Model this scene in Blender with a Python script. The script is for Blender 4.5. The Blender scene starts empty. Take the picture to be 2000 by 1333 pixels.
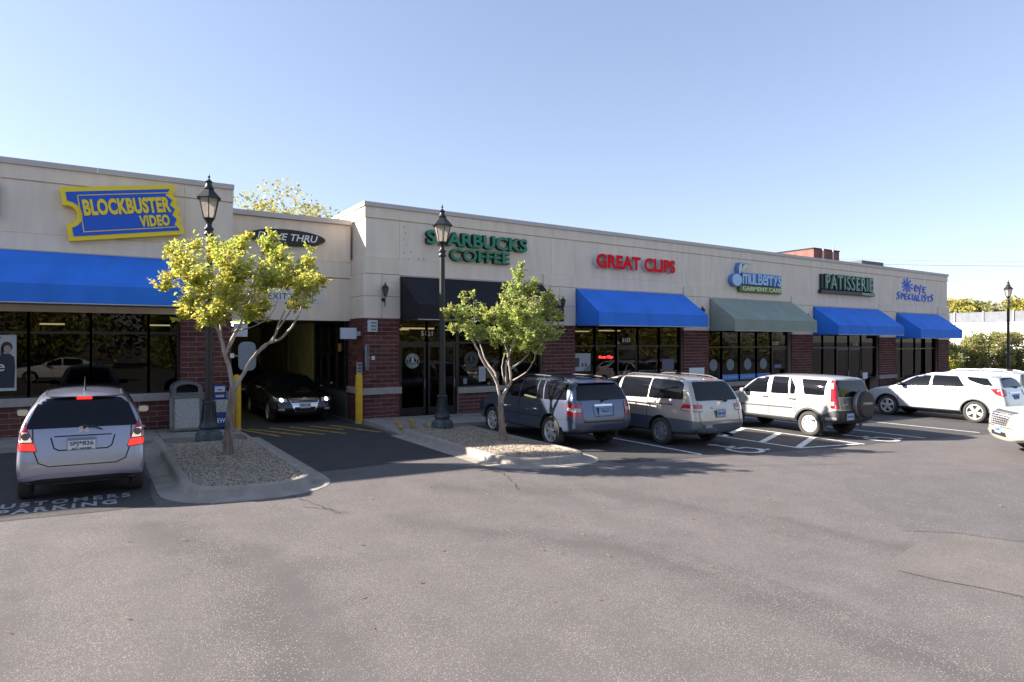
import bpy, bmesh, math, random
from mathutils import Vector, Matrix
from mathutils.bvhtree import BVHTree
RND = random.Random(11)
SC = bpy.context.scene
COL = SC.collection
PI = math.pi
rad = math.radians

# ------------------------------------------------------------------ camera, sky, sun, exposure
cam = bpy.data.cameras.new('camera')
camera = bpy.data.objects.new('camera', cam); COL.objects.link(camera)
camera.location = (0, 0, 2.5)
camera.rotation_euler = (rad(90), 0, -math.asin(0.5427154))
cam.sensor_width = 36; cam.lens = 36*1260/2000
cam.clip_start = 0.1; cam.clip_end = 3000
SC.camera = camera
SUN = Vector((-1.62, 1.08, 1.0)).normalized()          # towards the sun
SUN_EL = math.asin(SUN.z); SUN_ROT = math.atan2(SUN.x, SUN.y)
world = bpy.data.worlds.new('World'); SC.world = world; world.use_nodes = True
wn = world.node_tree; wn.nodes.clear()
sky = wn.nodes.new('ShaderNodeTexSky'); sky.sky_type = 'NISHITA'; sky.sun_disc = False
sky.sun_elevation = SUN_EL; sky.sun_rotation = SUN_ROT
sky.altitude = 200; sky.air_density = 1.0; sky.dust_density = 0.8; sky.ozone_density = 2.2
bg = wn.nodes.new('ShaderNodeBackground'); bg.inputs[1].default_value = 0.104
wo = wn.nodes.new('ShaderNodeOutputWorld')
tint = wn.nodes.new('ShaderNodeMix'); tint.data_type = 'RGBA'; tint.blend_type = 'MULTIPLY'; tint.inputs[0].default_value = 1.0; tint.inputs[7].default_value = (.96, .925, 1.0, 1)   # the whole sky a touch less green
gam = wn.nodes.new('ShaderNodeGamma'); gam.inputs[1].default_value = .68        # thin even autumn haze: softer gradient everywhere
wn.links.new(sky.outputs[0], gam.inputs[0]); wn.links.new(gam.outputs[0], tint.inputs[6]); wn.links.new(tint.outputs[2], bg.inputs[0]); wn.links.new(bg.outputs[0], wo.inputs[0])
sl = bpy.data.lights.new('sun', 'SUN'); sl.energy = 5.0; sl.angle = rad(0.5); sl.color = (1.0, 0.905, 0.785)
sun = bpy.data.objects.new('sun', sl); COL.objects.link(sun)
sun.rotation_euler = (-SUN).to_track_quat('-Z', 'Y').to_euler(); sun.location = (-40, 30, 40)
SC.view_settings.view_transform = 'Standard'; SC.view_settings.look = 'None'
SC.view_settings.exposure = 1.90; SC.view_settings.gamma = 1.0
SC.view_settings.use_curve_mapping = False
SC.render.engine = 'CYCLES'
SC.cycles.use_denoising = True
SC.cycles.max_bounces = 8; SC.cycles.transparent_max_bounces = 12
SC.cycles.sample_clamp_indirect = 6.0

def zg(x):                                             # the lot falls gently to the right
    return 0.12 - 0.015*max(-14.0, min(60.0, x))

# ------------------------------------------------------------------ materials
MATS = {}
def mat(name, col, rough=0.6, metal=0.0, spec=0.5, var=0.0, scale=4.0, bump=0.0, bscale=60.0, coat=0.0,
        emit=None, es=0.0, rnd=0.0, col2=None, detail=4.0, sc3=None, trans=0.0):
    if name in MATS: return MATS[name]
    m = bpy.data.materials.new(name); m.use_nodes = True
    nt = m.node_tree; N = nt.nodes; Lk = nt.links
    b = N['Principled BSDF']
    b.inputs['Roughness'].default_value = rough; b.inputs['Metallic'].default_value = metal
    b.inputs['Specular IOR Level'].default_value = spec
    b.inputs['Coat Weight'].default_value = coat; b.inputs['Coat Roughness'].default_value = 0.04
    b.inputs['Base Color'].default_value = (*col, 1)
    tc = N.new('ShaderNodeTexCoord')
    src = None
    if var > 0 or col2:
        mp = N.new('ShaderNodeMapping'); Lk.new(tc.outputs['Object'], mp.inputs[0])
        if sc3: mp.inputs['Scale'].default_value = sc3
        nz = N.new('ShaderNodeTexNoise'); nz.inputs['Scale'].default_value = scale; nz.inputs['Detail'].default_value = detail
        Lk.new(mp.outputs[0], nz.inputs['Vector'])
        mr = N.new('ShaderNodeMapRange'); mr.inputs[1].default_value = 0.3; mr.inputs[2].default_value = 0.7
        Lk.new(nz.outputs['Fac'], mr.inputs[0])
        mx = N.new('ShaderNodeMix'); mx.data_type = 'RGBA'
        c2 = col2 or tuple(min(1, c*(1+var)) for c in col); c1 = tuple(c*(1-var) for c in col) if not col2 else col
        mx.inputs[6].default_value = (*c1, 1); mx.inputs[7].default_value = (*c2, 1)
        Lk.new(mr.outputs[0], mx.inputs[0]); src = mx.outputs[2]
    if rnd > 0:
        oi = N.new('ShaderNodeObjectInfo'); ge = N.new('ShaderNodeNewGeometry')
        ad = N.new('ShaderNodeMath'); ad.operation = 'ADD'; Lk.new(oi.outputs['Random'], ad.inputs[0]); Lk.new(ge.outputs['Random Per Island'], ad.inputs[1])
        fr = N.new('ShaderNodeMath'); fr.operation = 'FRACT'; Lk.new(ad.outputs[0], fr.inputs[0])
        m2 = N.new('ShaderNodeMapRange'); m2.inputs[3].default_value = 1-rnd; m2.inputs[4].default_value = 1+rnd; Lk.new(fr.outputs[0], m2.inputs[0])
        hs = N.new('ShaderNodeHueSaturation'); Lk.new(m2.outputs[0], hs.inputs['Value'])
        if src: Lk.new(src, hs.inputs['Color'])
        else: hs.inputs['Color'].default_value = (*col, 1)
        src = hs.outputs[0]
    if src: Lk.new(src, b.inputs['Base Color'])
    if bump > 0:
        nb = N.new('ShaderNodeTexNoise'); nb.inputs['Scale'].default_value = bscale; nb.inputs['Detail'].default_value = 3
        Lk.new(tc.outputs['Object'], nb.inputs['Vector'])
        bp = N.new('ShaderNodeBump'); bp.inputs['Strength'].default_value = bump; bp.inputs['Distance'].default_value = 0.01
        Lk.new(nb.outputs['Fac'], bp.inputs['Height']); Lk.new(bp.outputs[0], b.inputs['Normal'])
    if emit:
        b.inputs['Emission Color'].default_value = (*emit, 1); b.inputs['Emission Strength'].default_value = es
    MATS[name] = m
    return m

def window_glass(name, tint, ior=1.65):
    m = bpy.data.materials.new(name); m.use_nodes = True
    nt = m.node_tree; N = nt.nodes; Lk = nt.links; N.clear()
    tr = N.new('ShaderNodeBsdfTransparent'); tr.inputs[0].default_value = (*tint, 1)
    gl = N.new('ShaderNodeBsdfGlossy'); gl.inputs['Roughness'].default_value = 0.005
    fr = N.new('ShaderNodeFresnel'); fr.inputs[0].default_value = ior
    mx = N.new('ShaderNodeMixShader'); o = N.new('ShaderNodeOutputMaterial')
    Lk.new(fr.outputs[0], mx.inputs[0]); Lk.new(tr.outputs[0], mx.inputs[1]); Lk.new(gl.outputs[0], mx.inputs[2]); Lk.new(mx.outputs[0], o.inputs[0])
    MATS[name] = m
    return m

def leaf_mat(name, c1, c2, c3, tl=0.45):
    m = bpy.data.materials.new(name); m.use_nodes = True
    nt = m.node_tree; N = nt.nodes; Lk = nt.links; N.clear()
    ge = N.new('ShaderNodeNewGeometry'); cr = N.new('ShaderNodeValToRGB')
    e = cr.color_ramp.elements; e[0].position = 0.0; e[0].color = (*c1, 1); e[1].position = 1.0; e[1].color = (*c3, 1)
    k = cr.color_ramp.elements.new(0.55); k.color = (*c2, 1)
    Lk.new(ge.outputs['Random Per Island'], cr.inputs[0])
    tc = N.new('ShaderNodeTexCoord'); nz = N.new('ShaderNodeTexNoise'); nz.inputs['Scale'].default_value = 1.3
    Lk.new(tc.outputs['Object'], nz.inputs['Vector'])
    hs = N.new('ShaderNodeHueSaturation'); mr = N.new('ShaderNodeMapRange'); mr.inputs[1].default_value = .35; mr.inputs[2].default_value = .65
    mr.inputs[3].default_value = 0.485; mr.inputs[4].default_value = 0.525; Lk.new(nz.outputs['Fac'], mr.inputs[0]); Lk.new(mr.outputs[0], hs.inputs['Hue'])
    Lk.new(cr.outputs[0], hs.inputs['Color'])
    df = N.new('ShaderNodeBsdfPrincipled'); df.inputs['Roughness'].default_value = 0.42; df.inputs['Specular IOR Level'].default_value = 0.5
    Lk.new(hs.outputs[0], df.inputs['Base Color'])
    tr = N.new('ShaderNodeBsdfTranslucent'); Lk.new(hs.outputs[0], tr.inputs[0])
    mx = N.new('ShaderNodeMixShader'); mx.inputs[0].default_value = tl; o = N.new('ShaderNodeOutputMaterial')
    Lk.new(df.outputs[0], mx.inputs[1]); Lk.new(tr.outputs[0], mx.inputs[2]); Lk.new(mx.outputs[0], o.inputs[0])
    MATS[name] = m
    return m

# ------------------------------------------------------------------ objects
def tag(o, label=None, cat=None, group=None, kind=None):
    if label: o['label'] = label
    if cat: o['category'] = cat
    if group: o['group'] = group
    if kind: o['kind'] = kind
    return o
def thing(name, label, cat, loc=(0, 0, 0), rz=0.0, group=None, kind=None, rot=None):
    o = bpy.data.objects.new(name, None); COL.objects.link(o)
    o.location = loc; o.rotation_euler = rot or (0, 0, rz); o.empty_display_size = 0.3
    return tag(o, label, cat, group, kind)
def wloc(o):
    v = Vector((0, 0, 0))
    while o is not None:
        v += Vector(o.location); o = o.parent
    return v
def link(name, me, parent=None, loc=(0, 0, 0), rot=(0, 0, 0)):
    o = bpy.data.objects.new(name, me); COL.objects.link(o)
    if parent: o.parent = parent
    o.location = loc; o.rotation_euler = rot
    return o

class MB:
    def __init__(s): s.v = []; s.f = []; s.m = []
    def add(s, vs, fs, mi=0):
        n = len(s.v); s.v += [tuple(v) for v in vs]
        for f in fs: s.f.append(tuple(n+i for i in f)); s.m.append(mi)
        return s
    def hexa(s, p, mi=0):                                # 8 corners: bottom 4 ccw, top 4 ccw
        return s.add(p, [(3,2,1,0), (4,5,6,7), (0,1,5,4), (1,2,6,5), (2,3,7,6), (3,0,4,7)], mi)
    def box(s, x0, x1, y0, y1, z0, z1, mi=0):
        return s.hexa([(x0,y0,z0),(x1,y0,z0),(x1,y1,z0),(x0,y1,z0),(x0,y0,z1),(x1,y0,z1),(x1,y1,z1),(x0,y1,z1)], mi)
    def ramp(s, x0, x1, y0, y1, za0, za1, zb0, zb1, mi=0):   # z bottom/top at x0 and at x1
        return s.hexa([(x0,y0,za0),(x1,y0,zb0),(x1,y1,zb0),(x0,y1,za0),(x0,y0,za1),(x1,y0,zb1),(x1,y1,zb1),(x0,y1,za1)], mi)
    def prism(s, poly, fn, a, b, mi=0):                  # poly 2D (ccw seen from the 'a' side), fn(u,v,w)->xyz
        n = len(poly)
        vs = [fn(u, v, a) for u, v in poly] + [fn(u, v, b) for u, v in poly]
        fs = [tuple(range(n)), tuple(reversed(range(n, 2*n)))] + [(i, n+i, n+(i+1) % n, (i+1) % n) for i in range(n)]
        return s.add(vs, fs, mi)
    def tube(s, pts, rs, n=8, mi=0, caps=True):
        pts = [Vector(p) for p in pts]
        if not hasattr(rs, '__len__'): rs = [rs]*len(pts)
        vs = []; fs = []
        up = None
        for i, p in enumerate(pts):
            d = (pts[min(i+1, len(pts)-1)] - pts[max(i-1, 0)]).normalized()
            if up is None:
                up = Vector((0, 0, 1)) if abs(d.z) < .9 else Vector((1, 0, 0))
            a = d.cross(up).normalized(); up = a.cross(d).normalized()
            for k in range(n):
                t = 2*PI*k/n
                vs.append(p + (a*math.cos(t) + up*math.sin(t))*rs[i])
        for i in range(len(pts)-1):
            for k in range(n):
                fs.append((i*n+k, i*n+(k+1) % n, (i+1)*n+(k+1) % n, (i+1)*n+k))
        if caps:
            fs.append(tuple(reversed(range(n)))); fs.append(tuple(range((len(pts)-1)*n, len(pts)*n)))
        return s.add(vs, fs, mi)
    def lathe(s, prof, n=16, c=(0, 0, 0), axis='z', ph=0.0, mi=0, caps=True):
        vs = []; fs = []
        for r, h in prof:
            for k in range(n):
                t = ph + 2*PI*k/n; x, y = r*math.cos(t), r*math.sin(t)
                vs.append((c[0]+x, c[1]+y, c[2]+h) if axis == 'z' else (c[0]+h, c[1]+x, c[2]+y) if axis == 'x' else (c[0]+y, c[1]+h, c[2]+x))
        for i in range(len(prof)-1):
            for k in range(n):
                fs.append((i*n+k, i*n+(k+1) % n, (i+1)*n+(k+1) % n, (i+1)*n+k))
        if caps:
            fs.append(tuple(reversed(range(n)))); fs.append(tuple(range((len(prof)-1)*n, len(prof)*n)))
        return s.add(vs, fs, mi)
    def mesh(s, name, mats, smooth=False, bevel=0.0, off=None, seg=1, angle=40, recalc=False):
        me = bpy.data.meshes.new(name)
        o = off or Vector((0, 0, 0))
        me.from_pydata([(v[0]-o[0], v[1]-o[1], v[2]-o[2]) for v in s.v], [], s.f)
        if not isinstance(mats, (list, tuple)): mats = [mats]
        for m in mats: me.materials.append(m)
        me.polygons.foreach_set('material_index', s.m)
        if bevel > 0 or recalc:
            bm = bmesh.new(); bm.from_mesh(me)
            if recalc: bmesh.ops.recalc_face_normals(bm, faces=bm.faces[:])
            if bevel > 0:
                bmesh.ops.bevel(bm, geom=[e for e in bm.edges if len(e.link_faces) == 2 and e.calc_face_angle(0) > .5], offset=bevel, segments=seg, affect='EDGES', profile=.5)
            bm.to_mesh(me); bm.free()
        if smooth:
            me.polygons.foreach_set('use_smooth', [True]*len(me.polygons))
            if angle < 180: me.set_sharp_from_angle(angle=rad(angle))
        me.update()
        return me
    def build(s, name, mats, parent=None, world=True, **kw):
        off = wloc(parent) if (parent and world) else None
        return link(name, s.mesh(name, mats, off=off, **kw), parent)

FACE = lambda u, v, w: (u, w, v)                          # facade plane: u = x, v = z, w = y
GRND = lambda u, v, w: (u, v, w)

_TXT = {}
def text_bm(s, bold=0.0, spacing=1.0, shear=0.0, res=4):
    c = bpy.data.curves.new('text', 'FONT'); c.body = s; c.size = 1; c.extrude = 0.5; c.offset = bold; c.space_character = spacing; c.shear = shear
    c.resolution_u = res
    o = bpy.data.objects.new('text', c)
    me = bpy.data.meshes.new_from_object(o)
    bpy.data.objects.remove(o); bpy.data.curves.remove(c)
    bm = bmesh.new(); bm.from_mesh(me); bpy.data.meshes.remove(me)
    bmesh.ops.remove_doubles(bm, verts=bm.verts[:], dist=1e-4)
    return bm
def text_part(name, s, x0, x1, z0, z1, y0, y1, m, parent, bold=0.0, spacing=1.0, shear=0.0, fn=None, world=True, res=4):
    """text fitted into a rectangle; front at y0, back at y1"""
    bm = text_bm(s, bold, spacing, shear, res)
    xs = [v.co.x for v in bm.verts]; ys = [v.co.y for v in bm.verts]
    ax, bx, ay, by = min(xs), max(xs), min(ys), max(ys)
    off = wloc(parent) if (parent and world) else Vector((0, 0, 0))
    for v in bm.verts:
        u = x0 + (v.co.x-ax)/(bx-ax)*(x1-x0); w = z0 + (v.co.y-ay)/(by-ay)*(z1-z0); d = y0 + (0.5-v.co.z)*(y1-y0)
        p = Vector(fn(u, w, d) if fn else (u, d, w)) - off
        v.co = p
    me = bpy.data.meshes.new(name); bm.to_mesh(me); bm.free()
    me.materials.append(m)
    return link(name, me, parent)
def letters(s, x0, x1, z0, z1, yf, yb, face_m, side_m, parent, bold=0.02, grow=0.0, edge_m=None, spacing=1.0, shear=0.0, sort=True):
    """channel letters: every letter an object 'letter' (the can) with a child 'letter_face'"""
    def islands(bold_):
        bm = text_bm(s, bold_, spacing, shear); bm.verts.index_update()
        seen = set(); out = []
        for v in bm.verts:
            if v in seen: continue
            st = [v]; seen.add(v); isl = []
            while st:
                a = st.pop(); isl.append(a)
                for e in a.link_edges:
                    b = e.other_vert(a)
                    if b not in seen: seen.add(b); st.append(b)
            fs = {f for a in isl for f in a.link_faces}
            out.append((isl, list(fs)))
        out.sort(key=lambda t: min(a.co.x for a in t[0]))
        return bm, out
    bm1, big = islands(bold+grow)
    bm2, small = islands(bold)
    xs = [v.co.x for v in bm2.verts]; ys = [v.co.y for v in bm2.verts]
    ax, bx, ay, by = min(xs), max(xs), min(ys), max(ys)
    off = wloc(parent)
    def emit(isl, fs, d0, d1):
        idx = {v: i for i, v in enumerate(isl)}
        vs = [(x0+(v.co.x-ax)/(bx-ax)*(x1-x0)-off.x, (d0 + (0.5-v.co.z)*(d1-d0))-off.y, z0+(v.co.y-ay)/(by-ay)*(z1-z0)-off.z) for v in isl]
        return vs, [tuple(idx[v] for v in f.verts) for f in fs]
    for (i1, f1), (i2, f2) in zip(big, small):
        vs, fs = emit(i1, f1, yf, yb)
        me = bpy.data.meshes.new('letter'); me.from_pydata(vs, [], fs); me.materials.append(side_m)
        L = link('letter', me, parent)
        vs, fs = emit(i2, f2, yf-0.012, yf+0.01)
        me = bpy.data.meshes.new('letter_face'); me.from_pydata(vs, [], fs); me.materials.append(face_m)
        link('letter_face', me, L)
    bm1.free(); bm2.free()
# ------------------------------------------------------------------ shared materials
M_stucco = mat('stucco', (0.73, 0.64, 0.54), .9, var=.075, scale=2.2, sc3=(1.6, 1.6, .28), detail=7, bump=.25, bscale=90, spec=.2)
M_coping = mat('coping_metal', (0.50, 0.46, 0.44), .55, var=.06, scale=.6, spec=.4)
M_brick = mat('brick', (0.112, 0.042, 0.040), .85, var=.18, scale=9, bump=.3, bscale=120, rnd=.28, spec=.25)
M_mortar = mat('mortar', (0.36, 0.28, 0.26), .95, var=.1, scale=20, spec=.1)
M_stone = mat('sill_stone', (0.34, 0.31, 0.29), .85, var=.12, scale=6, bump=.2, bscale=80, spec=.2)
M_frame = mat('bronze_frame', (0.022, 0.020, 0.021), .38, metal=.3, var=.2, scale=8)
M_glass = window_glass('shop_glass', (0.26, 0.25, 0.22), 1.36)
M_int = mat('interior_wall_paint', (0.16, 0.105, 0.06), .8, var=.5, scale=.9, sc3=(1, 1, 2.2))
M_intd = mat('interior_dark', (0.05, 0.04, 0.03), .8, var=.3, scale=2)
M_roof = mat('roof_membrane', (0.20, 0.19, 0.18), .9, var=.15, scale=.7)
M_blue = mat('awning_blue', (0.030, 0.19, 0.72), .68, var=.13, scale=1.6, detail=7, sc3=(1, 1, .5), bump=.06, bscale=14, spec=.3)
M_black_aw = mat('awning_black', (0.012, 0.012, 0.017), .7, var=.2, scale=2, spec=.3)
M_sage = mat('awning_sage', (0.27, 0.315, 0.27), .75, var=.08, scale=1.5, bump=.08, bscale=10, spec=.2)
M_awtrim = mat('awning_frame_white', (0.5, 0.5, 0.5), .5)
M_awin = mat('awning_underside', (0.30, 0.26, 0.24), .8)
M_black = mat('black_iron', (0.014, 0.016, 0.018), .42, var=.3, scale=12, bump=.1, bscale=90)
M_ironbase = mat('weathered_iron_base', (0.055, 0.075, 0.085), .6, var=.5, scale=9, bump=.4, bscale=60)
M_yellow = mat('bollard_yellow', (0.62, 0.36, 0.012), .42, var=.12, scale=5)
M_white = mat('white_paint', (0.75, 0.75, 0.75), .5)
M_dark = mat('flat_black', (0.008, 0.008, 0.009), .8)
M_conc = mat('concrete', (0.30, 0.27, 0.24), .9, var=.16, scale=3.5, bump=.3, bscale=70, spec=.2)
M_concd = mat('gutter_concrete', (0.31, 0.28, 0.25), .9, var=.22, scale=2.5, bump=.3, bscale=80, spec=.2)
M_line = mat('road_paint_white', (0.62, 0.62, 0.60), .75, var=.25, scale=9)
M_line2 = mat('road_paint_worn', (0.36, 0.36, 0.37), .8, var=.35, scale=14)
M_yline = mat('road_paint_yellow', (0.42, 0.26, 0.03), .8, var=.45, scale=6)

# ------------------------------------------------------------------ asphalt
def asphalt(name, base, stones, density, sscale=46.0, tracks=(), fade=False, stain=.25):
    m = bpy.data.materials.new(name); m.use_nodes = True
    nt = m.node_tree; N = nt.nodes; Lk = nt.links; b = N['Principled BSDF']
    b.inputs['Roughness'].default_value = .85; b.inputs['Specular IOR Level'].default_value = .25
    tc = N.new('ShaderNodeTexCoord')
    def noise(sc, det=4, rough=.55):
        n = N.new('ShaderNodeTexNoise'); n.inputs['Scale'].default_value = sc; n.inputs['Detail'].default_value = det; n.inputs['Roughness'].default_value = rough
        Lk.new(tc.outputs['Object'], n.inputs['Vector']); return n.outputs['Fac']
    def rng(x, a, b_, c=0.0, d=1.0):
        r = N.new('ShaderNodeMapRange'); r.inputs[1].default_value = a; r.inputs[2].default_value = b_; r.inputs[3].default_value = c; r.inputs[4].default_value = d
        Lk.new(x, r.inputs[0]); return r.outputs[0]
    def mth(op, x, y):
        q = N.new('ShaderNodeMath'); q.operation = op
        for i, v in enumerate((x, y)):
            if isinstance(v, (int, float)): q.inputs[i].default_value = v
            else: Lk.new(v, q.inputs[i])
        return q.outputs[0]
    def mix(f, a, c):
        q = N.new('ShaderNodeMix'); q.data_type = 'RGBA'
        if isinstance(f, (int, float)): q.inputs[0].default_value = f
        else: Lk.new(f, q.inputs[0])
        for i, v in ((6, a), (7, c)):
            if isinstance(v, tuple): q.inputs[i].default_value = (*v, 1)
            else: Lk.new(v, q.inputs[i])
        return q.outputs[2]
    big = rng(noise(.42, 5, .6), .36, .64)
    mid = rng(noise(1.7, 5, .65), .3, .7)
    fine = rng(noise(170, 2), .3, .7)
    c = mix(mid, tuple(x*(1-stain) for x in base), tuple(x*(1+stain) for x in base))
    c = mix(mth('MULTIPLY', fine, .5), c, tuple(x*1.55 for x in base))
    # exposed stones: voronoi cells, each cell kept or not by its own random colour
    def stones_layer(scale, thr, size):
        v = N.new('ShaderNodeTexVoronoi'); v.inputs['Scale'].default_value = scale; v.inputs['Randomness'].default_value = 1.0
        Lk.new(tc.outputs['Object'], v.inputs['Vector'])
        sp = N.new('ShaderNodeSeparateColor'); Lk.new(v.outputs['Color'], sp.inputs[0])
        wear = mth('ADD', mth('MULTIPLY', big, .5), mth('MULTIPLY', mid, .3))
        keep = mth('LESS_THAN', sp.outputs[0], mth('MULTIPLY', mth('ADD', wear, .25), thr))
        sz = mth('LESS_THAN', v.outputs['Distance'], mth('ADD', mth('MULTIPLY', sp.outputs[1], size*.6), size*.5))
        return mth('MULTIPLY', keep, sz), sp.outputs[2]
    track = None
    for (pts, w, amt) in tracks:
        # distance to a polyline in plan, in metres
        dmin = None
        for (p, q) in zip(pts[:-1], pts[1:]):
            sub = N.new('ShaderNodeVectorMath'); sub.operation = 'SUBTRACT'; Lk.new(tc.outputs['Object'], sub.inputs[0]); sub.inputs[1].default_value = (p[0], p[1], 0)
            ab = Vector((q[0]-p[0], q[1]-p[1], 0)); L2 = ab.length_squared
            dt = N.new('ShaderNodeVectorMath'); dt.operation = 'DOT_PRODUCT'; Lk.new(sub.outputs[0], dt.inputs[0]); dt.inputs[1].default_value = ab/L2
            cl = N.new('ShaderNodeClamp'); Lk.new(dt.outputs['Value'], cl.inputs[0])
            sc_ = N.new('ShaderNodeVectorMath'); sc_.operation = 'SCALE'; sc_.inputs[0].default_value = ab; Lk.new(cl.outputs[0], sc_.inputs['Scale'])
            df = N.new('ShaderNodeVectorMath'); df.operation = 'SUBTRACT'; Lk.new(sub.outputs[0], df.inputs[0]); Lk.new(sc_.outputs[0], df.inputs[1])
            mu = N.new('ShaderNodeVectorMath'); mu.operation = 'MULTIPLY'; Lk.new(df.outputs[0], mu.inputs[0]); mu.inputs[1].default_value = (1, 1, 0)
            ln = N.new('ShaderNodeVectorMath'); ln.operation = 'LENGTH'; Lk.new(mu.outputs[0], ln.inputs[0])
            dmin = ln.outputs['Value'] if dmin is None else mth('MINIMUM', dmin, ln.outputs['Value'])
        wob = mth('ADD', dmin, mth('MULTIPLY', mth('SUBTRACT', mid, .5), w*.45))
        t = mth('MULTIPLY', rng(wob, w*.05, w*1.25, 1.0, 0.0), amt)
        track = t if track is None else mth('MAXIMUM', track, t)
    k1, r1 = stones_layer(sscale, density, .34)
    k2, r2 = stones_layer(sscale*1.9, density*1.0, .36)
    if track is not None:
        inv = mth('SUBTRACT', 1.0, track)
        k1 = mth('MULTIPLY', k1, mth('GREATER_THAN', inv, mth('MULTIPLY', r1, .9))); k2 = mth('MULTIPLY', k2, mth('GREATER_THAN', inv, r2))
        c = mix(mth('MULTIPLY', track, .6), c, tuple(x*.70 for x in base))
    st1 = mix(r1, stones, tuple(x*.62 for x in stones)); st2 = mix(r2, tuple(x*.85 for x in stones), tuple(x*.5 for x in stones))
    c = mix(mth('MULTIPLY', k2, .75), c, st2)
    c = mix(mth('MULTIPLY', k1, .85), c, st1)
    # hairline cracks
    wv = N.new('ShaderNodeTexVoronoi'); wv.feature = 'DISTANCE_TO_EDGE'; wv.inputs['Scale'].default_value = .33
    wp = N.new('ShaderNodeTexNoise'); wp.inputs['Scale'].default_value = 2.2; wp.inputs['Detail'].default_value = 5; Lk.new(tc.outputs['Object'], wp.inputs['Vector'])
    wa = N.new('ShaderNodeVectorMath'); wa.operation = 'SCALE'; wa.inputs['Scale'].default_value = .8; Lk.new(wp.outputs['Color'], wa.inputs[0])
    wb_ = N.new('ShaderNodeVectorMath'); Lk.new(tc.outputs['Object'], wb_.inputs[0]); Lk.new(wa.outputs[0], wb_.inputs[1]); Lk.new(wb_.outputs[0], wv.inputs['Vector'])
    crack = mth('MULTIPLY', mth('LESS_THAN', wv.outputs['Distance'], .0022), rng(noise(.9, 2), .5, .62))
    c = mix(mth('MULTIPLY', crack, 0.0), c, (.02, .018, .016))
    Lk.new(c, b.inputs['Base Color'])
    bp = N.new('ShaderNodeBump'); bp.inputs['Strength'].default_value = .45; bp.inputs['Distance'].default_value = .008
    hgt = mth('ADD', mth('MULTIPLY', k1, .8), mth('ADD', mth('MULTIPLY', fine, .5), mth('MULTIPLY', k2, .5)))
    Lk.new(hgt, bp.inputs['Height']); Lk.new(bp.outputs[0], b.inputs['Normal'])
    MATS[name] = m
    return m
TRACKS = [([(5.0, 9.6), (7.2, 8.0), (7.8, 5.5), (8.1, 4.0), (8.2, 1.0)], .50, .6),
          ([(3.4, 8.2), (5.3, 5.6), (5.5, 3.9), (5.4, 1.0)], .46, .7),
          ([(0.6, 9.5), (1.5, 7.0), (1.3, 5.0), (.8, 2.0)], .60, .75),
          ([(-1.0, 9.0), (-.6, 6.5), (-.6, 3.0)], .5, .4)]
M_lane = asphalt('lane_asphalt', (0.097, 0.089, 0.089), (0.335, 0.305, 0.29), 1.45, sscale=60, tracks=TRACKS, stain=.13)
M_bay = asphalt('bay_asphalt', (0.058, 0.055, 0.056), (0.22, 0.20, 0.19), .10, stain=.18)
M_drive = asphalt('driveway_asphalt', (0.046, 0.045, 0.048), (0.2, 0.18, 0.17), .05, stain=.22)
M_patch = asphalt('patch_asphalt', (0.090, 0.085, 0.087), (0.33, 0.30, 0.285), .8, stain=.12)
M_patch2 = asphalt('old_patch_asphalt', (0.108, 0.099, 0.096), (0.35, 0.315, 0.295), 1.0, sscale=64, stain=.15)

# ------------------------------------------------------------------ ground
def sheet(name, poly, m, lift, kind='structure', sub=None):
    bm = bmesh.new()
    f = bm.faces.new([bm.verts.new((x, y, 0)) for x, y in poly])
    for xc in (-14, 60):
        bmesh.ops.bisect_plane(bm, geom=bm.verts[:]+bm.edges[:]+bm.faces[:], plane_co=(xc, 0, 0), plane_no=(1, 0, 0))
    bmesh.ops.triangulate(bm, faces=bm.faces[:])
    for v in bm.verts: v.co.z = zg(v.co.x) + lift
    bmesh.ops.recalc_face_normals(bm, faces=bm.faces[:])
    if bm.faces[:][0].normal.z < 0: bmesh.ops.reverse_faces(bm, faces=bm.faces[:])
    me = bpy.data.meshes.new(name); bm.to_mesh(me); bm.free(); me.materials.append(m)
    o = link(name, me); o['kind'] = kind
    return o
def rough(poly, step=.35, amp=.05, seed=3):
    r = random.Random(seed); out = []
    for (a, b) in zip(poly, poly[1:]+poly[:1]):
        L = math.hypot(b[0]-a[0], b[1]-a[1]); n = max(1, int(L/step))
        for i in range(n):
            t = i/n; out.append((a[0]+(b[0]-a[0])*t+r.uniform(-amp, amp)*(i > 0), a[1]+(b[1]-a[1])*t+r.uniform(-amp, amp)*(i > 0)))
    return out
sheet('ground', [(-700, -700), (1500, -700), (1500, 1500), (-700, 1500)], M_lane, 0.0)
sheet('parking_asphalt', rough([(-14, 10.95), (.75, 10.7), (.75, 17.2), (-14, 17.2)], .6, .06, 4), M_bay, .004)
sheet('parking_asphalt', rough([(9.1, 9.9), (14, 9.15), (22, 8.2), (34, 7.2), (34, 16.9), (9.1, 16.9)], .6, .06, 5), M_bay, .004)
sheet('driveway', rough([(3.2, 12.0), (6.6, 12.3), (6.6, 34.0), (3.2, 34.0)], .8, .03, 6), M_drive, .004)
sheet('asphalt_patch', rough([(11.7, 6.75), (14.0, 5.95), (17.5, 5.0), (17.5, 1.5), (11.0, 3.0), (9.75, 3.35), (9.5, 3.95), (9.0, 4.35), (10.3, 5.84)], .4, .05, 7), M_patch, .004)
sheet('asphalt_patch', rough([(9.4, 3.92), (8.5, 3.98), (7.7, 3.84), (7.3, 3.6), (7.5, 2.9), (7.6, 2.5), (9.4, 2.4), (11, 2.6), (9.75, 3.28)], .25, .04, 8), M_patch2, .008)
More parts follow.
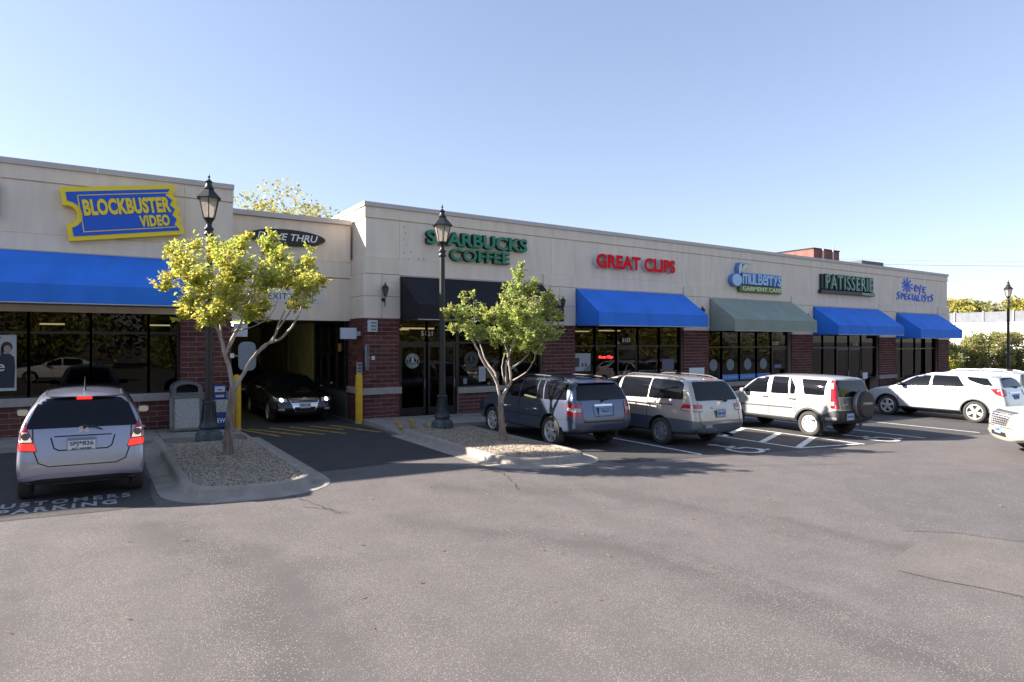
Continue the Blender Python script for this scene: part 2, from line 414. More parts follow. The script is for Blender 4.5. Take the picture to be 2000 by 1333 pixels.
# sealed seam running off the front of the left island
def strip(name, pts, w, m, lift, kind='structure'):
    L = []; Rr = []
    for i, p in enumerate(pts):
        a = pts[max(0, i-1)]; b = pts[min(len(pts)-1, i+1)]
        d = Vector((b[0]-a[0], b[1]-a[1])).normalized(); n = Vector((-d.y, d.x))*w/2
        L.append((p[0]+n.x, p[1]+n.y)); Rr.append((p[0]-n.x, p[1]-n.y))
    bm = bmesh.new()
    lv = [bm.verts.new((x, y, zg(x)+lift)) for x, y in L]; rv = [bm.verts.new((x, y, zg(x)+lift)) for x, y in Rr]
    for i in range(len(pts)-1): bm.faces.new((rv[i], rv[i+1], lv[i+1], lv[i]))
    bmesh.ops.recalc_face_normals(bm, faces=bm.faces[:])
    if bm.faces[:][0].normal.z < 0: bmesh.ops.reverse_faces(bm, faces=bm.faces[:])
    me = bpy.data.meshes.new(name); bm.to_mesh(me); bm.free(); me.materials.append(m)
    o = link(name, me); o['kind'] = kind
    return o
M_crack = mat('crack_dark', (.055, .05, .048), .95)
def jag(a, b, n, amp, seed):
    r = random.Random(seed)
    return [(a[0]+(b[0]-a[0])*i/n+r.uniform(-amp, amp), a[1]+(b[1]-a[1])*i/n+r.uniform(-amp, amp)) for i in range(n+1)]
strip('pavement_crack', jag((2.55, 10.45), (2.9, 8.9), 14, .03, 1), .022, M_crack, .006)
strip('pavement_crack', jag((6.4, 10.2), (5.9, 8.9), 12, .04, 2), .018, M_crack, .006)
strip('pavement_crack', jag((-3.0, 10.9), (-.9, 10.95), 14, .03, 3), .02, M_crack, .010)
strip('pavement_crack', jag((9.3, 9.3), (13.5, 7.4), 26, .03, 8), .014, M_crack, .006)
strip('pavement_crack', jag((2.55, 9.6), (3.0, 8.9), 14, .04, 9), .016, M_crack, .006)
strip('pavement_seam', jag((10.3, 5.84), (9.0, 3.5), 12, .015, 4), .02, M_patch2, .009)
# bay lines
for x, y0, y1 in ((11.42, 9.85, 16.5), (14.3, 9.3, 16.5), (16.4, 8.9, 16.5), (19.1, 8.7, 16.5), (21.9, 8.5, 16.5), (27.3, 8.3, 16.5)):
    strip('parking_line', [(x, y0), (x, y1)], .10, M_line, .009)
strip('parking_line', [(14.3, 9.33), (16.4, 8.98)], .10, M_line, .010)
for y in (10.4, 9.38, 11.6):
    strip('parking_line', [(14.33, y), (16.37, y+.9)], .16, M_line, .011)
def symbol(cx, cy, s):                                     # wheelchair symbol lying on the ground
    bm = MB()
    def seg(a, b, w):
        a = Vector(a); b = Vector(b); d = (b-a).normalized(); n = Vector((-d.y, d.x))*w/2
        P = [a-n, b-n, b+n, a+n]
        bm.add([(cx+p.x*s, cy+p.y*s, zg(cx+p.x*s)+.013) for p in P], [(0, 1, 2, 3)])
    def arc(c, r, a0, a1, w, n=16):
        for i in range(n):
            t0 = a0+(a1-a0)*i/n; t1 = a0+(a1-a0)*(i+1)/n
            P = [(c[0]+q*math.cos(t), c[1]+q*math.sin(t)) for q, t in ((r-w/2, t0), (r+w/2, t0), (r+w/2, t1), (r-w/2, t1))]
            bm.add([(cx+p[0]*s, cy+p[1]*s, zg(cx+p[0]*s)+.0125) for p in P], [(0, 1, 2, 3)])
    arc((0, -.15), .33, rad(120), rad(350), .11)
    arc((-.05, .62), .07, 0, 2*PI, .12, 12)
    seg((-.05, .48), (0, .05), .12); seg((-.03, .28), (.22, .28), .09); seg((0, .05), (.27, .05), .1); seg((.27, .09), (.42, -.38), .1); seg((.40, -.36), (.56, -.31), .09)
    o = bm.build('parking_symbol', M_line); o['kind'] = 'structure'
    return o
symbol(12.85, 9.95, 1.15); symbol(17.75, 9.35, 1.15)
for s, x0, x1, y0, y1 in (('CUSTOMERS', -1.36, .46, 11.47, 11.76), ('PARKING', -1.13, .27, 11.06, 11.36)):
    o = text_part('painted_lettering', s, x0, x1, y0, y1, 0, .002, M_line2, None, bold=.03, spacing=1.35, fn=lambda u, w, d: (u, w, zg(u)+.0105-d))
    o['kind'] = 'structure'
# yellow stripes across the drive-through mouth
for i in range(9):
    x = 3.0+.55*i; a = (x, 19.0-.06*i); b = (x+.95, 17.05-.09*i)
    if i == 4: b = (x+.6, 17.6)
    a = (max(a[0], 3.3), a[1]); b = (min(b[0], 6.5), b[1])
    if b[0]-a[0] > .2: strip('yellow_stripe', [a, b], .11, M_yline, .009)

# ------------------------------------------------------------------ sidewalk slabs
sw = thing('sidewalk', None, None, (0, 17.5, 0), kind='structure')
def slab(x0, x1, y0, y1, z=.12, drop=0.0, m=None):
    b = MB(); g = .006
    b.hexa([(x0+g, y0+g, zg(x0)-.1), (x1-g, y0+g, zg(x1)-.1), (x1-g, y1-g, zg(x1)-.1), (x0+g, y1-g, zg(x0)-.1),
            (x0+g, y0+g, zg(x0)+z-drop), (x1-g, y0+g, zg(x1)+z-drop), (x1-g, y1-g, zg(x1)+z), (x0+g, y1-g, zg(x0)+z)])
    return b.build('slab', m or M_conc, sw, bevel=.008)
x = -8.0
while x < 3.0:
    x1 = min(x+1.55, 3.15); slab(x, x1, 17.15, 18.1); slab(x, x1, 18.1, 18.95); x = x1
x = 6.75
while x < 46:
    x1 = x+1.55
    if x < 8.2:
        slab(x, x1, 15.9, 17.3, drop=.09); slab(x, x1, 17.3, 18.98)
    else:
        slab(x, x1, 16.7, 17.8); slab(x, x1, 17.8, 18.98)
    x = x1
b = MB()
for k, (xa, ya) in enumerate(((6.95, 16.3), (7.35, 16.4), (7.75, 16.35), (7.15, 17.0), (7.6, 17.0))):
    b.add([(xa, ya, zg(xa)+.085+(ya-15.9)*.064), (xa+.09, ya, zg(xa)+.085+(ya-15.9)*.064), (xa+.28, ya+.62, zg(xa)+.085+(ya+.62-15.9)*.064), (xa+.17, ya+.62, zg(xa)+.085+(ya+.62-15.9)*.064)], [(0, 1, 2, 3)])
b.build('yellow_stripe', M_yline)['kind'] = 'structure'

# ------------------------------------------------------------------ kerbed islands with gravel
def island(name, label, x0, x1, yn, yb, pan=.3, skew=0.0, right_pan=True):
    root = thing(name, None, None, ((x0+x1)/2, (yn+yb)/2, zg((x0+x1)/2)), kind='structure')
    def outline(inset):
        a, b, n = x0+inset, x1-inset, yn+inset
        r = (b-a)/2*.92; cx = (a+b)/2; pts = []
        pts.append((a, yb))
        N = 14
        for i in range(N+1):
            t = PI + PI*i/N
            ex = 2.6
            ct, st = math.cos(t), math.sin(t)
            px = cx + (b-a)/2*math.copysign(abs(ct)**(2/ex), ct); py = n + r + r*math.copysign(abs(st)**(2/ex), st)
            pts.append((px, py + skew*(px-cx)))
        pts.append((b, yb))
        # densify straight legs
        out = []
        for p, q in zip(pts[:-1], pts[1:]):
            L = math.hypot(q[0]-p[0], q[1]-p[1]); k = max(1, int(L/.4))
            for i in range(k): out.append((p[0]+(q[0]-p[0])*i/k, p[1]+(q[1]-p[1])*i/k))
        out.append(pts[-1])
        return out
    base = outline(0)
    def normals(P):
        ns = []
        for i in range(len(P)):
            a = P[max(0, i-1)]; c = P[min(len(P)-1, i+1)]
            d = Vector((c[0]-a[0], c[1]-a[1])).normalized(); ns.append(Vector((d.y, -d.x)))   # points outwards (path runs left leg, nose, right leg)
        return ns
    ns = [-n for n in normals(base)]
    prof = [(pan, -.06), (pan, .006), (pan*.5, .012), (.02, .02), (0.0, .03), (-.025, .10), (-.04, .135), (-.065, .15), (-.16, .152), (-.17, .10), (-.17, -.06)]
    nseg = len(base)-1
    # kerb in cast lengths with joints
    start = 0; cuts = []; acc = 0
    for i in range(nseg):
        acc += math.hypot(base[i+1][0]-base[i][0], base[i+1][1]-base[i][1])
        if acc > 1.9 or i == nseg-1: cuts.append((start, i+1)); start = i+1; acc = 0
    rr = random.Random(5)
    for (s, e) in cuts:
        vs = []; fs = []
        dz = rr.uniform(-.004, .004)
        for i in range(s, e+1):
            t = .004 if i == s else -.004 if i == e else 0
            j = min(i+1, nseg); d = Vector((base[j][0]-base[max(0, i-1)][0], base[j][1]-base[max(0, i-1)][1])).normalized()
            for (o, z) in prof:
                X = base[i][0]-ns[i].x*o + d.x*t; Y = base[i][1]-ns[i].y*o + d.y*t
                zz = z + (dz if z > .03 else 0)
                vs.append((X, Y, zg(X)+zz))
        k = len(prof)
        for i in range(e-s):
            for j in range(k-1):
                fs.append((i*k+j, (i+1)*k+j, (i+1)*k+j+1, i*k+j+1))
            fs.append((i*k+k-1, (i+1)*k+k-1, (i+1)*k, i*k))
        fs.append(tuple(range(k))); fs.append(tuple(reversed(range((e-s)*k, (e-s+1)*k))))
        b = MB().add(vs, fs); b.build('kerb', M_conc, root, smooth=True, angle=50, recalc=True)
    inner = [(p[0]+n.x*.16, p[1]+n.y*.16) for p, n in zip(base, ns)]
    # soil bed, slightly crowned
    bm = bmesh.new(); bm.faces.new([bm.verts.new((x, y, zg(x)+.10)) for x, y in inner]); bmesh.ops.triangulate(bm, faces=bm.faces[:])
    bmesh.ops.recalc_face_normals(bm, faces=bm.faces[:])
    if bm.faces[:][0].normal.z < 0: bmesh.ops.reverse_faces(bm, faces=bm.faces[:])
    me = bpy.data.meshes.new('bed'); off = wloc(root)
    for v in bm.verts: v.co -= off
    bm.to_mesh(me); bm.free(); me.materials.append(mat('bed_soil', (.20, .17, .13), .95, var=.3, scale=15)); link('bed', me, root)
    return inner
def inside(p, poly):
    c = False; n = len(poly); j = n-1
    for i in range(n):
        if (poly[i][1] > p[1]) != (poly[j][1] > p[1]) and p[0] < (poly[j][0]-poly[i][0])*(p[1]-poly[i][1])/(poly[j][1]-poly[i][1])+poly[i][0]: c = not c
        j = i
    return c
M_pebble = mat('pebble', (0.45, 0.385, 0.315), .85, rnd=.45, spec=.2)
def gravel(label, poly, n, seed):
    r = random.Random(seed)
    xs = [p[0] for p in poly]; ys = [p[1] for p in poly]
    vs = []; fs = []
    ico = [(0, 0, 1), (.9, 0, .2), (.28, .85, .2), (-.72, .53, .2), (-.72, -.53, .2), (.28, -.85, .2), (0, 0, -.7)]
    icf = [(0, 1, 2), (0, 2, 3), (0, 3, 4), (0, 4, 5), (0, 5, 1), (6, 2, 1), (6, 3, 2), (6, 4, 3), (6, 5, 4), (6, 1, 5)]
    cnt = 0
    while cnt < n:
        p = (r.uniform(min(xs), max(xs)), r.uniform(min(ys), max(ys)))
        if not inside(p, poly): continue
        s = r.uniform(.011, .022); th = r.uniform(0, 2*PI); e = r.uniform(.6, 1.0); tx = r.uniform(-.5, .5)
        z = zg(p[0]) + .125 + r.uniform(-.012, .022)
        k = len(vs)
        for (a, b, c) in ico:
            a, b, c = a*s*(1+r.uniform(-.2, .2)), b*s*e, c*s*.62 + a*s*tx*.5
            vs.append((p[0]+a*math.cos(th)-b*math.sin(th), p[1]+a*math.sin(th)+b*math.cos(th), z+c))
        fs += [tuple(k+i for i in f) for f in icf]
        cnt += 1
    me = bpy.data.meshes.new('gravel'); me.from_pydata(vs, [], fs); me.materials.append(M_pebble)
    me.polygons.foreach_set('use_smooth', [True]*len(me.polygons))
    o = link('gravel', me); tag(o, label, 'gravel', kind='stuff')
in1 = island('planting_island', '', 1.12, 3.18, 10.62, 17.15)
in2 = island('planting_island', '', 6.78, 8.88, 10.42, 15.9, skew=-.10)
gravel('tan gravel filling the kerbed island under the left tree', [(x, min(y, 16.0)) for x, y in in1], 19000, 1)
gravel('tan gravel filling the kerbed island under the right tree', in2, 17000, 2)
# fallen leaves on the left island and the lot
M_fallen = leaf_mat('fallen_leaf', (.34, .24, .04), (.30, .17, .04), (.22, .10, .03), .2)
r = random.Random(9); vs = []; fs = []
for i in range(330):
    if i < 150: p = (r.gauss(2.3, .55), r.gauss(13.4, 1.0)); ok = inside(p, in1); z = zg(p[0])+.165
    elif i < 200: p = (r.gauss(8, .5), r.gauss(13.2, .9)); ok = inside(p, in2); z = zg(p[0])+.165
    else: p = (r.uniform(-4, 14), r.uniform(4.2, 12.5)); ok = not inside(p, in1) and not inside(p, in2); z = zg(p[0])+.02
    if not ok: continue
    a = r.uniform(0, 6.28); s = r.uniform(.018, .036); k = len(vs)
    for u, v, w in ((-1, 0, 0), (0, .5, .15), (1, 0, .1), (0, -.5, .2)):
        vs.append((p[0]+(u*math.cos(a)-v*math.sin(a))*s, p[1]+(u*math.sin(a)+v*math.cos(a))*s, z+w*s))
    fs.append((k, k+1, k+2, k+3))
me = bpy.data.meshes.new('fallen_leaves'); me.from_pydata(vs, [], fs); me.materials.append(M_fallen)
tag(link('fallen_leaves', me), 'scattered yellow fallen leaves on gravel and asphalt', 'leaves', kind='stuff')
# ------------------------------------------------------------------ bricks
CAM = Vector((0, 0, 2.5)); FWD = Vector((.5427, .8399, 0)); RGT = Vector((.8399, -.5427, 0))
def px_size(c, L):
    d = c-CAM; t = d.dot(FWD)
    if t < 1: return 0
    r = d.dot(RGT)/t
    if abs(r) > .84: return 0
    return 1260*L/t
class Bricks:
    """collects the bricks of one building; the 300 that show largest become objects"""
    def __init__(s): s.L = []
    def wall(s, axis, fixed, a0, a1, z0, z1, out, hidden=()):
        # axis 'x': wall along x at y = fixed facing -y ; axis 'y': wall along y at x = fixed facing -x
        ch, bl, j = .1345, .405, .015
        n = max(1, round((z1-z0)/ch)); ch = (z1-z0)/n
        for r_ in range(n):
            p = a0 - (bl/2 if r_ % 2 else 0)
            while p < a1-.02:
                q0 = max(p, a0)+j/2; q1 = min(p+bl, a1)-j/2
                if q1-q0 > .03:
                    w = RND.uniform(-.0015, .0015)
                    s.L.append((axis, (q0+q1)/2, fixed+out+w, z0+ch*(r_+.5), round(q1-q0, 3), round(ch-j, 4)))
                p += bl
    def finish(s, root):
        it = []
        for (ax, c, f, z, l, h) in s.L:
            P = Vector((c, f, z)) if ax == 'x' else Vector((f, c, z))
            vis = px_size(P, l)*(1.0 if ax == 'x' else .35)
            it.append((vis, ax, P, l, h))
        it.sort(key=lambda t: -t[0])
        off = wloc(root); cache = {}
        def geo(l, h, ax):
            b = MB(); d = .045
            if ax == 'x': b.box(-l/2, l/2, 0, d, -h/2, h/2)
            else: b.box(0, d, -l/2, l/2, -h/2, h/2)
            return b
        rest = MB(); k = 0
        for (vis, ax, P, l, h) in it:
            if k < 300 and vis > 6:
                key = (ax, l, h)
                if key not in cache: cache[key] = geo(l, h, ax).mesh('brick', M_brick, bevel=.003)
                link('brick', cache[key], root, P-off); k += 1
            else:
                g = geo(l, h, ax); rest.add([Vector(v)+P for v in g.v], g.f)
        if rest.v:
            o = rest.build('brick', M_brick, root); o['kind'] = 'stuff'

def storefront(root, xs, z0, zt, z1, yf, doors=(), sill=None, frame=.055):
    """xs: mullion positions; zt: transom; doors: indices of modules that are doors"""
    for i, (a, b_) in enumerate(zip(xs[:-1], xs[1:])):
        dr = i in doors
        bot = zg((a+b_)/2)+.12 if dr else z0
        fr = MB(); f = frame; f2 = .1 if dr else f
        h = f/2
        fr.box(a-h+.001, a+h, yf, yf+.11, bot, z1); fr.box(b_-h+.001, b_+h, yf, yf+.11, bot, z1)
        fr.box(a+h, b_-h, yf+.002, yf+.108, z1-f, z1)
        fr.box(a+h, b_-h, yf+.002, yf+.108, zt-h, zt+h*1.3)
        if not dr: fr.box(a+h, b_-h, yf+.002, yf+.108, bot, bot+f)
        w = fr.build('window_frame', M_frame, root)
        g = MB(); g.box(a+h, b_-h, yf+.045, yf+.051, zt+h*1.3, z1-f); g.build('pane', M_glass, w)
        if not dr:
            g = MB(); g.box(a+h, b_-h, yf+.045, yf+.051, bot+f, zt-h); g.build('pane', M_glass, w)
        else:
            d = MB(); x0, x1 = a+h+.006, b_-h-.006; zt_ = zt-h-.006; zb = bot+.012
            d.box(x0, x0+.085, yf+.02, yf+.07, zb, zt_); d.box(x1-.085, x1, yf+.02, yf+.07, zb, zt_)
            d.box(x0+.085, x1-.085, yf+.022, yf+.068, zt_-.1, zt_); d.box(x0+.085, x1-.085, yf+.022, yf+.068, zb, zb+.24)
            D = d.build('door', M_frame, root)
            g = MB(); g.box(x0+.085, x1-.085, yf+.04, yf+.046, zb+.24, zt_-.1); g.build('pane', M_glass, D)
            hd = MB(); hx = x1-.06
            hd.tube([(hx, yf+.02, zb+.85), (hx, yf-.03, zb+.87), (hx, yf-.03, zb+1.15), (hx, yf+.02, zb+1.17)], .012, 6)
            hd.build('handle', mat('brushed_metal', (.45, .45, .46), .3, metal=1), D)

# ================================================================== right building (row of shops)
ST = thing('shop_building', 'long tan stucco shop row with brick piers and five shopfronts', 'building', (25.7, 19, zg(25)))
XA, XB, YB = 6.96, 44.55, 33.0
zc = lambda x: 6.78-.0036*(x-6.96)                       # coping top
BAYS = [  # x0, x1, brick top of the pier on the left, band top, band bottom, awning top, valance top, valance bottom
    (8.07, 13.52, 3.20, 5.09, 4.57, 4.53, 3.60, 3.16),
    (15.10, 20.85, 3.07, 4.95, 4.49, 4.45, 3.54, 3.07),
    (22.52, 28.42, 2.95, 4.82, 4.40, 4.36, 3.42, 2.94),
    (30.22, 36.42, 2.82, 4.70, 4.27, 4.22, 3.27, 2.82),
    (38.26, 43.20, 2.70, 4.60, 4.15, 4.10, 3.15, 2.67)]
b = MB()
# upper wall in runs of constant head height
segs = [(XA, 14.3), (14.3, 21.6), (21.6, 29.3), (29.3, 37.3), (37.3, XB)]
for (a, c), B in zip(segs, BAYS):
    b.ramp(a, c, 19.05, 19.40, B[6]-.35, zc(a)-.50, B[6]-.35, zc(c)-.50)
    b.ramp(a, c, 19.07, 19.40, zc(a)-.50, zc(a)-.47, zc(c)-.50, zc(c)-.47)        # shadow reveal under the frieze
b.box(XA, XA+.35, 19.40, YB, -.3, 6.26); b.box(XB-.35, XB, 19.40, YB, -.8, 6.1)
b.box(XA+.02, XA+.35, 19.40, YB, 6.26, 6.29)
b.box(XA, XB, YB, YB+.3, -.8, 6.3)
b.build('wall', M_stucco, ST)
# frieze panels with vertical joints
cuts = [XA-.03, 10.2, 14.1, 20.0, 25.6, 31.2, 37.6, XB+.03]
for a, c in zip(cuts[:-1], cuts[1:]):
    b = MB(); b.ramp(a+.004, c-.004, 19.015, 19.40, zc(a)-.47, zc(a)-.135, zc(c)-.47, zc(c)-.135)
    b.build('frieze_panel', M_stucco, ST)
    b = MB(); b.ramp(a-.002 if a > XA else a-.04, c-.004 if c < XB else c+.04, 18.96, 19.44, zc(a)-.133, zc(a), zc(c)-.133, zc(c))
    b.build('coping', M_coping, ST)
b = MB(); b.box(XA-.03, XA+.36, 19.405, YB+.3, 6.29, 6.645); b.build('frieze_panel', M_stucco, ST)
b = MB(); b.box(XA-.07, XA+.40, 19.442, YB+.34, 6.647, 6.78); b.build('coping', M_coping, ST)
b = MB(); b.box(XB-.36, XB+.03, 19.405, YB+.3, 6.12, 6.51); b.build('frieze_panel', M_stucco, ST)
b = MB(); b.box(XB-.40, XB+.04, 19.442, YB+.34, 6.512, 6.645); b.build('coping', M_coping, ST)
b = MB(); b.box(XA+.35, XB-.35, 19.40, YB, 6.0, 6.08); b.build('roof', M_roof, ST)
# field joints: thin vertical grooves are left between field panels 12 mm proud of the wall
fcuts = [XA, 8.07, 14.0, 15.1, 20.85, 26.0, 30.2, 37.0, XB]
for a, c in zip(fcuts[:-1], fcuts[1:]):
    B = BAYS[0] if a < 14 else BAYS[1] if a < 20.8 else BAYS[2] if a < 29 else BAYS[3] if a < 37 else BAYS[4]
    B2 = B
    b = MB(); b.ramp(a+.006, c-.006, 19.038, 19.06, B[3]+.012, zc(a)-.502, B[3]+.012, zc(c)-.502); b.build('field_panel', M_stucco, ST)
# band pieces between the two reveals
bcuts = [(XA-.07, 8.05, 0, .10), (8.06, 13.6, 0, .05), (13.61, 15.05, 1, .10), (15.06, 20.9, 1, .05), (20.91, 22.48, 2, .10), (22.49, 28.45, 2, .05), (28.46, 30.18, 3, .10), (30.19, 36.45, 3, .05), (36.46, 38.22, 4, .10), (38.23, 43.2, 4, .05), (43.21, XB+.10, 4, .10)]
for a, c, k, pr in bcuts:
    B = BAYS[k]
    b = MB(); b.box(a, c, 19.05-pr, 19.3, B[4]+.012, B[3]-.012); b.build('band_panel', M_stucco, ST)
b = MB(); b.box(XA-.07, XA+.02, 19.302, 20.35, 4.582, 5.078); b.build('band_panel', M_stucco, ST)
# stucco pier tops (four panels each) and brick piers
BR = Bricks()
piers = [(6.85, 8.05, 0, True), (13.56, 15.07, 1, False), (20.87, 22.49, 2, False), (28.44, 30.19, 3, False), (36.44, 38.23, 4, False), (43.22, XB+.12, 4, False)]
for (a, c, k, corner) in piers:
    B = BAYS[k]; zb = 2.58 if a > 43 else B[2]; zt = B[4]; xm = (a+c)/2; zm = zb+(zt-zb)*.50
    for (p, q) in ((a, xm), (xm, c)):
        for (u, v) in ((zb, zm), (zm, zt)):
            m_ = MB(); m_.box(p+.007, q-.007, 18.94, 19.3, u+.007, v-.007); m_.build('stucco_panel', M_stucco, ST)
    core = MB(); core.box(a+.05, c-.05, 18.97, 19.5, -.8, zt)
    f = zg(xm)+.12; zs = f+.72
    BR.wall('x', 18.97, a, c, zs+.21, zb-.004, -.012); BR.wall('x', 18.97, a, c, f-.06, zs, -.012)
    if corner:
        for (u, v) in ((zb, zm), (zm, zt)):
            m_ = MB(); m_.box(a, a+.2, 19.302, 20.35, u+.007, v-.007); m_.build('stucco_panel', M_stucco, ST)
        BR.wall('y', a+.012, 18.975, 20.35, zs+.21, zb-.004, -.012); BR.wall('y', a+.012, 18.975, 20.35, f-.2, zs, -.012)
        core.box(a+.03, a+.6, 19.502, 20.36, -.8, zt)
        core.build('mortar_core', M_mortar, ST); core = MB()
        m_ = MB(); m_.box(a-.05, a+.5, 18.98, 20.37, zs+.003, zs+.207); m_.build('sill_course', M_stone, ST, bevel=.012)
    if core.v: core.build('mortar_core', M_mortar, ST)
    m_ = MB(); m_.box(a-.05, c+.05, 18.90, 19.2, zs, zs+.21)
    if corner: m_ = MB(); m_.box(a-.05, c+.05, 18.90, 18.978, zs, zs+.21)
    m_.build('sill_course', M_stone, ST, bevel=.012)
YW = 19.10
# under-window walls
def underwall(a, c, zs, f, root, BRK, y=19.04):
    BRK.wall('x', y, a, c, f-.06, zs-.2, -.012)
    core2 = MB(); core2.box(a, c, y, y+.22, -.6, zs-.2); core2.build('mortar_wall', M_mortar, root)
    m_ = MB(); m_.box(a, c, y-.07, y+.22, zs-.2, zs); m_.build('window_sill', M_stone, root, bevel=.012)
underwall(10.17, 13.56, .95, zg(12)+.12, ST, BR); storefront(ST, [8.07, 9.06, 10.14], .95, 2.44, 3.16, YW, doors=(0, 1))
storefront(ST, [10.20, 11.9, 13.52], .95, 2.44, 3.16, YW)
storefront(ST, [15.10, 16.15, 17.25], .5, 2.30, 3.14, YW); storefront(ST, [17.25, 18.4], .5, 2.30, 3.14, YW, doors=(0,)); storefront(ST, [18.4, 19.6, 20.83], .5, 2.30, 3.14, YW)
storefront(ST, [22.52, 23.5, 24.72, 25.95, 27.05], .68, 2.22, 3.05, YW); storefront(ST, [27.05, 28.30], .5, 2.22, 3.05, YW, doors=(0,))
underwall(22.5, 27.0, .66, zg(24)+.12, ST, BR)
storefront(ST, [30.22, 31.3, 32.5], .5, 2.15, 2.92, YW); storefront(ST, [32.5, 33.7, 34.9], .5, 2.15, 2.92, YW, doors=(0, 1)); storefront(ST, [34.9, 36.4], .5, 2.15, 2.92, YW)
storefront(ST, [38.26, 39.2, 40.7, 41.9, 43.2], .3, 2.05, 2.75, YW)
BR.finish(ST)
# interiors
b = MB(); b.box(XA+.36, XB-.36, 25.5, 25.6, -.8, 4.2); b.build('interior_wall', M_int, ST)
for x in (14.3, 21.7, 29.3, 37.3):
    b = MB(); b.box(x-.1, x+.1, 19.52, 25.48, -.8, 4.18); b.build('partition_wall', M_int, ST)
b = MB(); b.ramp(XA+.36, XB-.36, 19.2, 25.5, -.3, .12, -.9, zg(44)+.11); b.build('interior_floor', M_intd, ST)
b = MB(); b.box(XA+.36, XB-.36, 19.41, 25.5, 4.2, 4.3); b.build('interior_ceiling', mat('ceiling_tile', (.4, .38, .34), .9), ST)
M_tube = mat('lit_tube', (.8, .8, .7), .5, emit=(1, .88, .62), es=1.6)
b = MB()
for x in (9.6, 12.4, 16.0, 18.6, 24.0, 26.6, 32.0, 40.2):
    for y in (21.0, 23.2): b.box(x-.6, x+.6, y-.07, y+.07, 2.92, 2.97)
b.build('ceiling_light', M_tube, ST)
# shelving and counters inside
b = MB()
for (x0, x1, y0, z1) in ((9.0, 10.6, 23.5, 1.9), (11.2, 13.6, 24.4, 2.4), (15.4, 17.0, 23.6, 1.3), (18.8, 20.6, 24.0, 2.0), (22.8, 24.4, 22.6, 1.1), (25, 27.8, 24.2, 2.3), (31, 33.5, 23, 1.2), (34.2, 36, 24, 2.1), (39, 42.5, 23, 1.3)):
    b.box(x0, x1, y0, y0+.5, 0, z1)
    for k in range(4): b.box(x0+.05, x1-.05, y0-.18, y0, .25+k*.45, .30+k*.45)
b.build('counter', mat('wood_counter', (.20, .075, .025), .5, var=.4, scale=3, sc3=(1, 1, 6)), ST)

# ================================================================== middle: drive-through link
DT = thing('drive_through_building', 'recessed tan link block over the dark drive-through lane', 'building', (5.05, 20.2, .05))
b = MB(); b.box(3.15, XA-.08, 20.22, 20.6, 3.16, 6.20); b.build('wall', M_stucco, DT)
b = MB(); b.box(3.15, XA-.08, 20.20, 20.5, 5.02, 6.19); b.build('field_panel', M_stucco, DT)
b = MB(); b.box(3.15, XA-.08, 20.13, 20.5, 4.50, 4.98); b.build('band_panel', M_stucco, DT)
b = MB(); b.box(3.15, XA-.08, 20.16, 20.5, 3.14, 4.475); b.build('lintel_panel', M_stucco, DT)
b = MB(); b.box(3.15, XA-.08, 20.08, 20.66, 6.202, 6.35); b.build('coping', M_coping, DT)
b = MB(); b.box(3.15, XA-.09, 20.66, 33, 5.7, 5.8); b.build('roof', M_roof, DT)
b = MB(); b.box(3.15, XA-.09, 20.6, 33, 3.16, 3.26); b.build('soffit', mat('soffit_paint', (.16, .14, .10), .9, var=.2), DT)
M_tun = mat('tunnel_wall_paint', (.55, .45, .30), .9, var=.18, scale=1.2)
b = MB(); b.box(6.72, 6.95, 23.85, 33, -.2, 3.16); b.box(3.15, 3.3, 20.36, 33, -.2, 3.16); b.box(3.3, 6.72, 32.8, 33, -.2, 3.16); b.build('lane_wall', M_tun, DT)
b = MB(); b.box(6.66, 6.72, 27.3, 27.7, 0, 3.16); b.box(6.6, 6.72, 23.85, 32.5, 1.0, 1.08); b.build('lane_trim', mat('lane_trim_grey', (.22, .21, .2), .7), DT)
# service window wall on the right of the lane
b = MB()
for y in (20.4, 21.3, 22.2, 23.1, 23.8): b.box(6.74, 6.84, y-.04, y+.04, .95, 3.1)
b.box(6.745, 6.835, 20.44, 23.76, .9, .98); b.box(6.745, 6.835, 20.44, 23.76, 2.2, 2.26); b.box(6.745, 6.835, 20.44, 23.76, 3.05, 3.15)
b.build('service_window_frame', M_frame, DT)
b = MB(); b.box(6.785, 6.795, 20.42, 23.78, .98, 3.05); b.build('service_window_pane', mat('dark_service_glass', (.01, .01, .012), .05), DT)
b = MB(); b.box(6.76, 6.95, 20.37, 23.84, -.2, .9); b.build('service_window_wall', mat('dark_dado', (.09, .08, .075), .8), DT)
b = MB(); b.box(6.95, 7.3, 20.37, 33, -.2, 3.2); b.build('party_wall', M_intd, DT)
lf = thing('lane_light', 'lit greenish fluorescent fitting hanging inside the drive-through lane', 'light', (3.75, 22.0, 3.05))
b = MB(); b.box(3.45, 4.05, 21.9, 22.1, 2.98, 3.10); b.build('lamp_housing', mat('tube_lit_green', (.6, .65, .4), .5, emit=(.75, .9, .42), es=3.0), lf)
b = MB(); b.box(3.6, 3.64, 21.98, 22.02, 3.10, 3.16); b.box(3.86, 3.9, 21.98, 22.02, 3.10, 3.16); b.build('hanger', M_dark, lf)

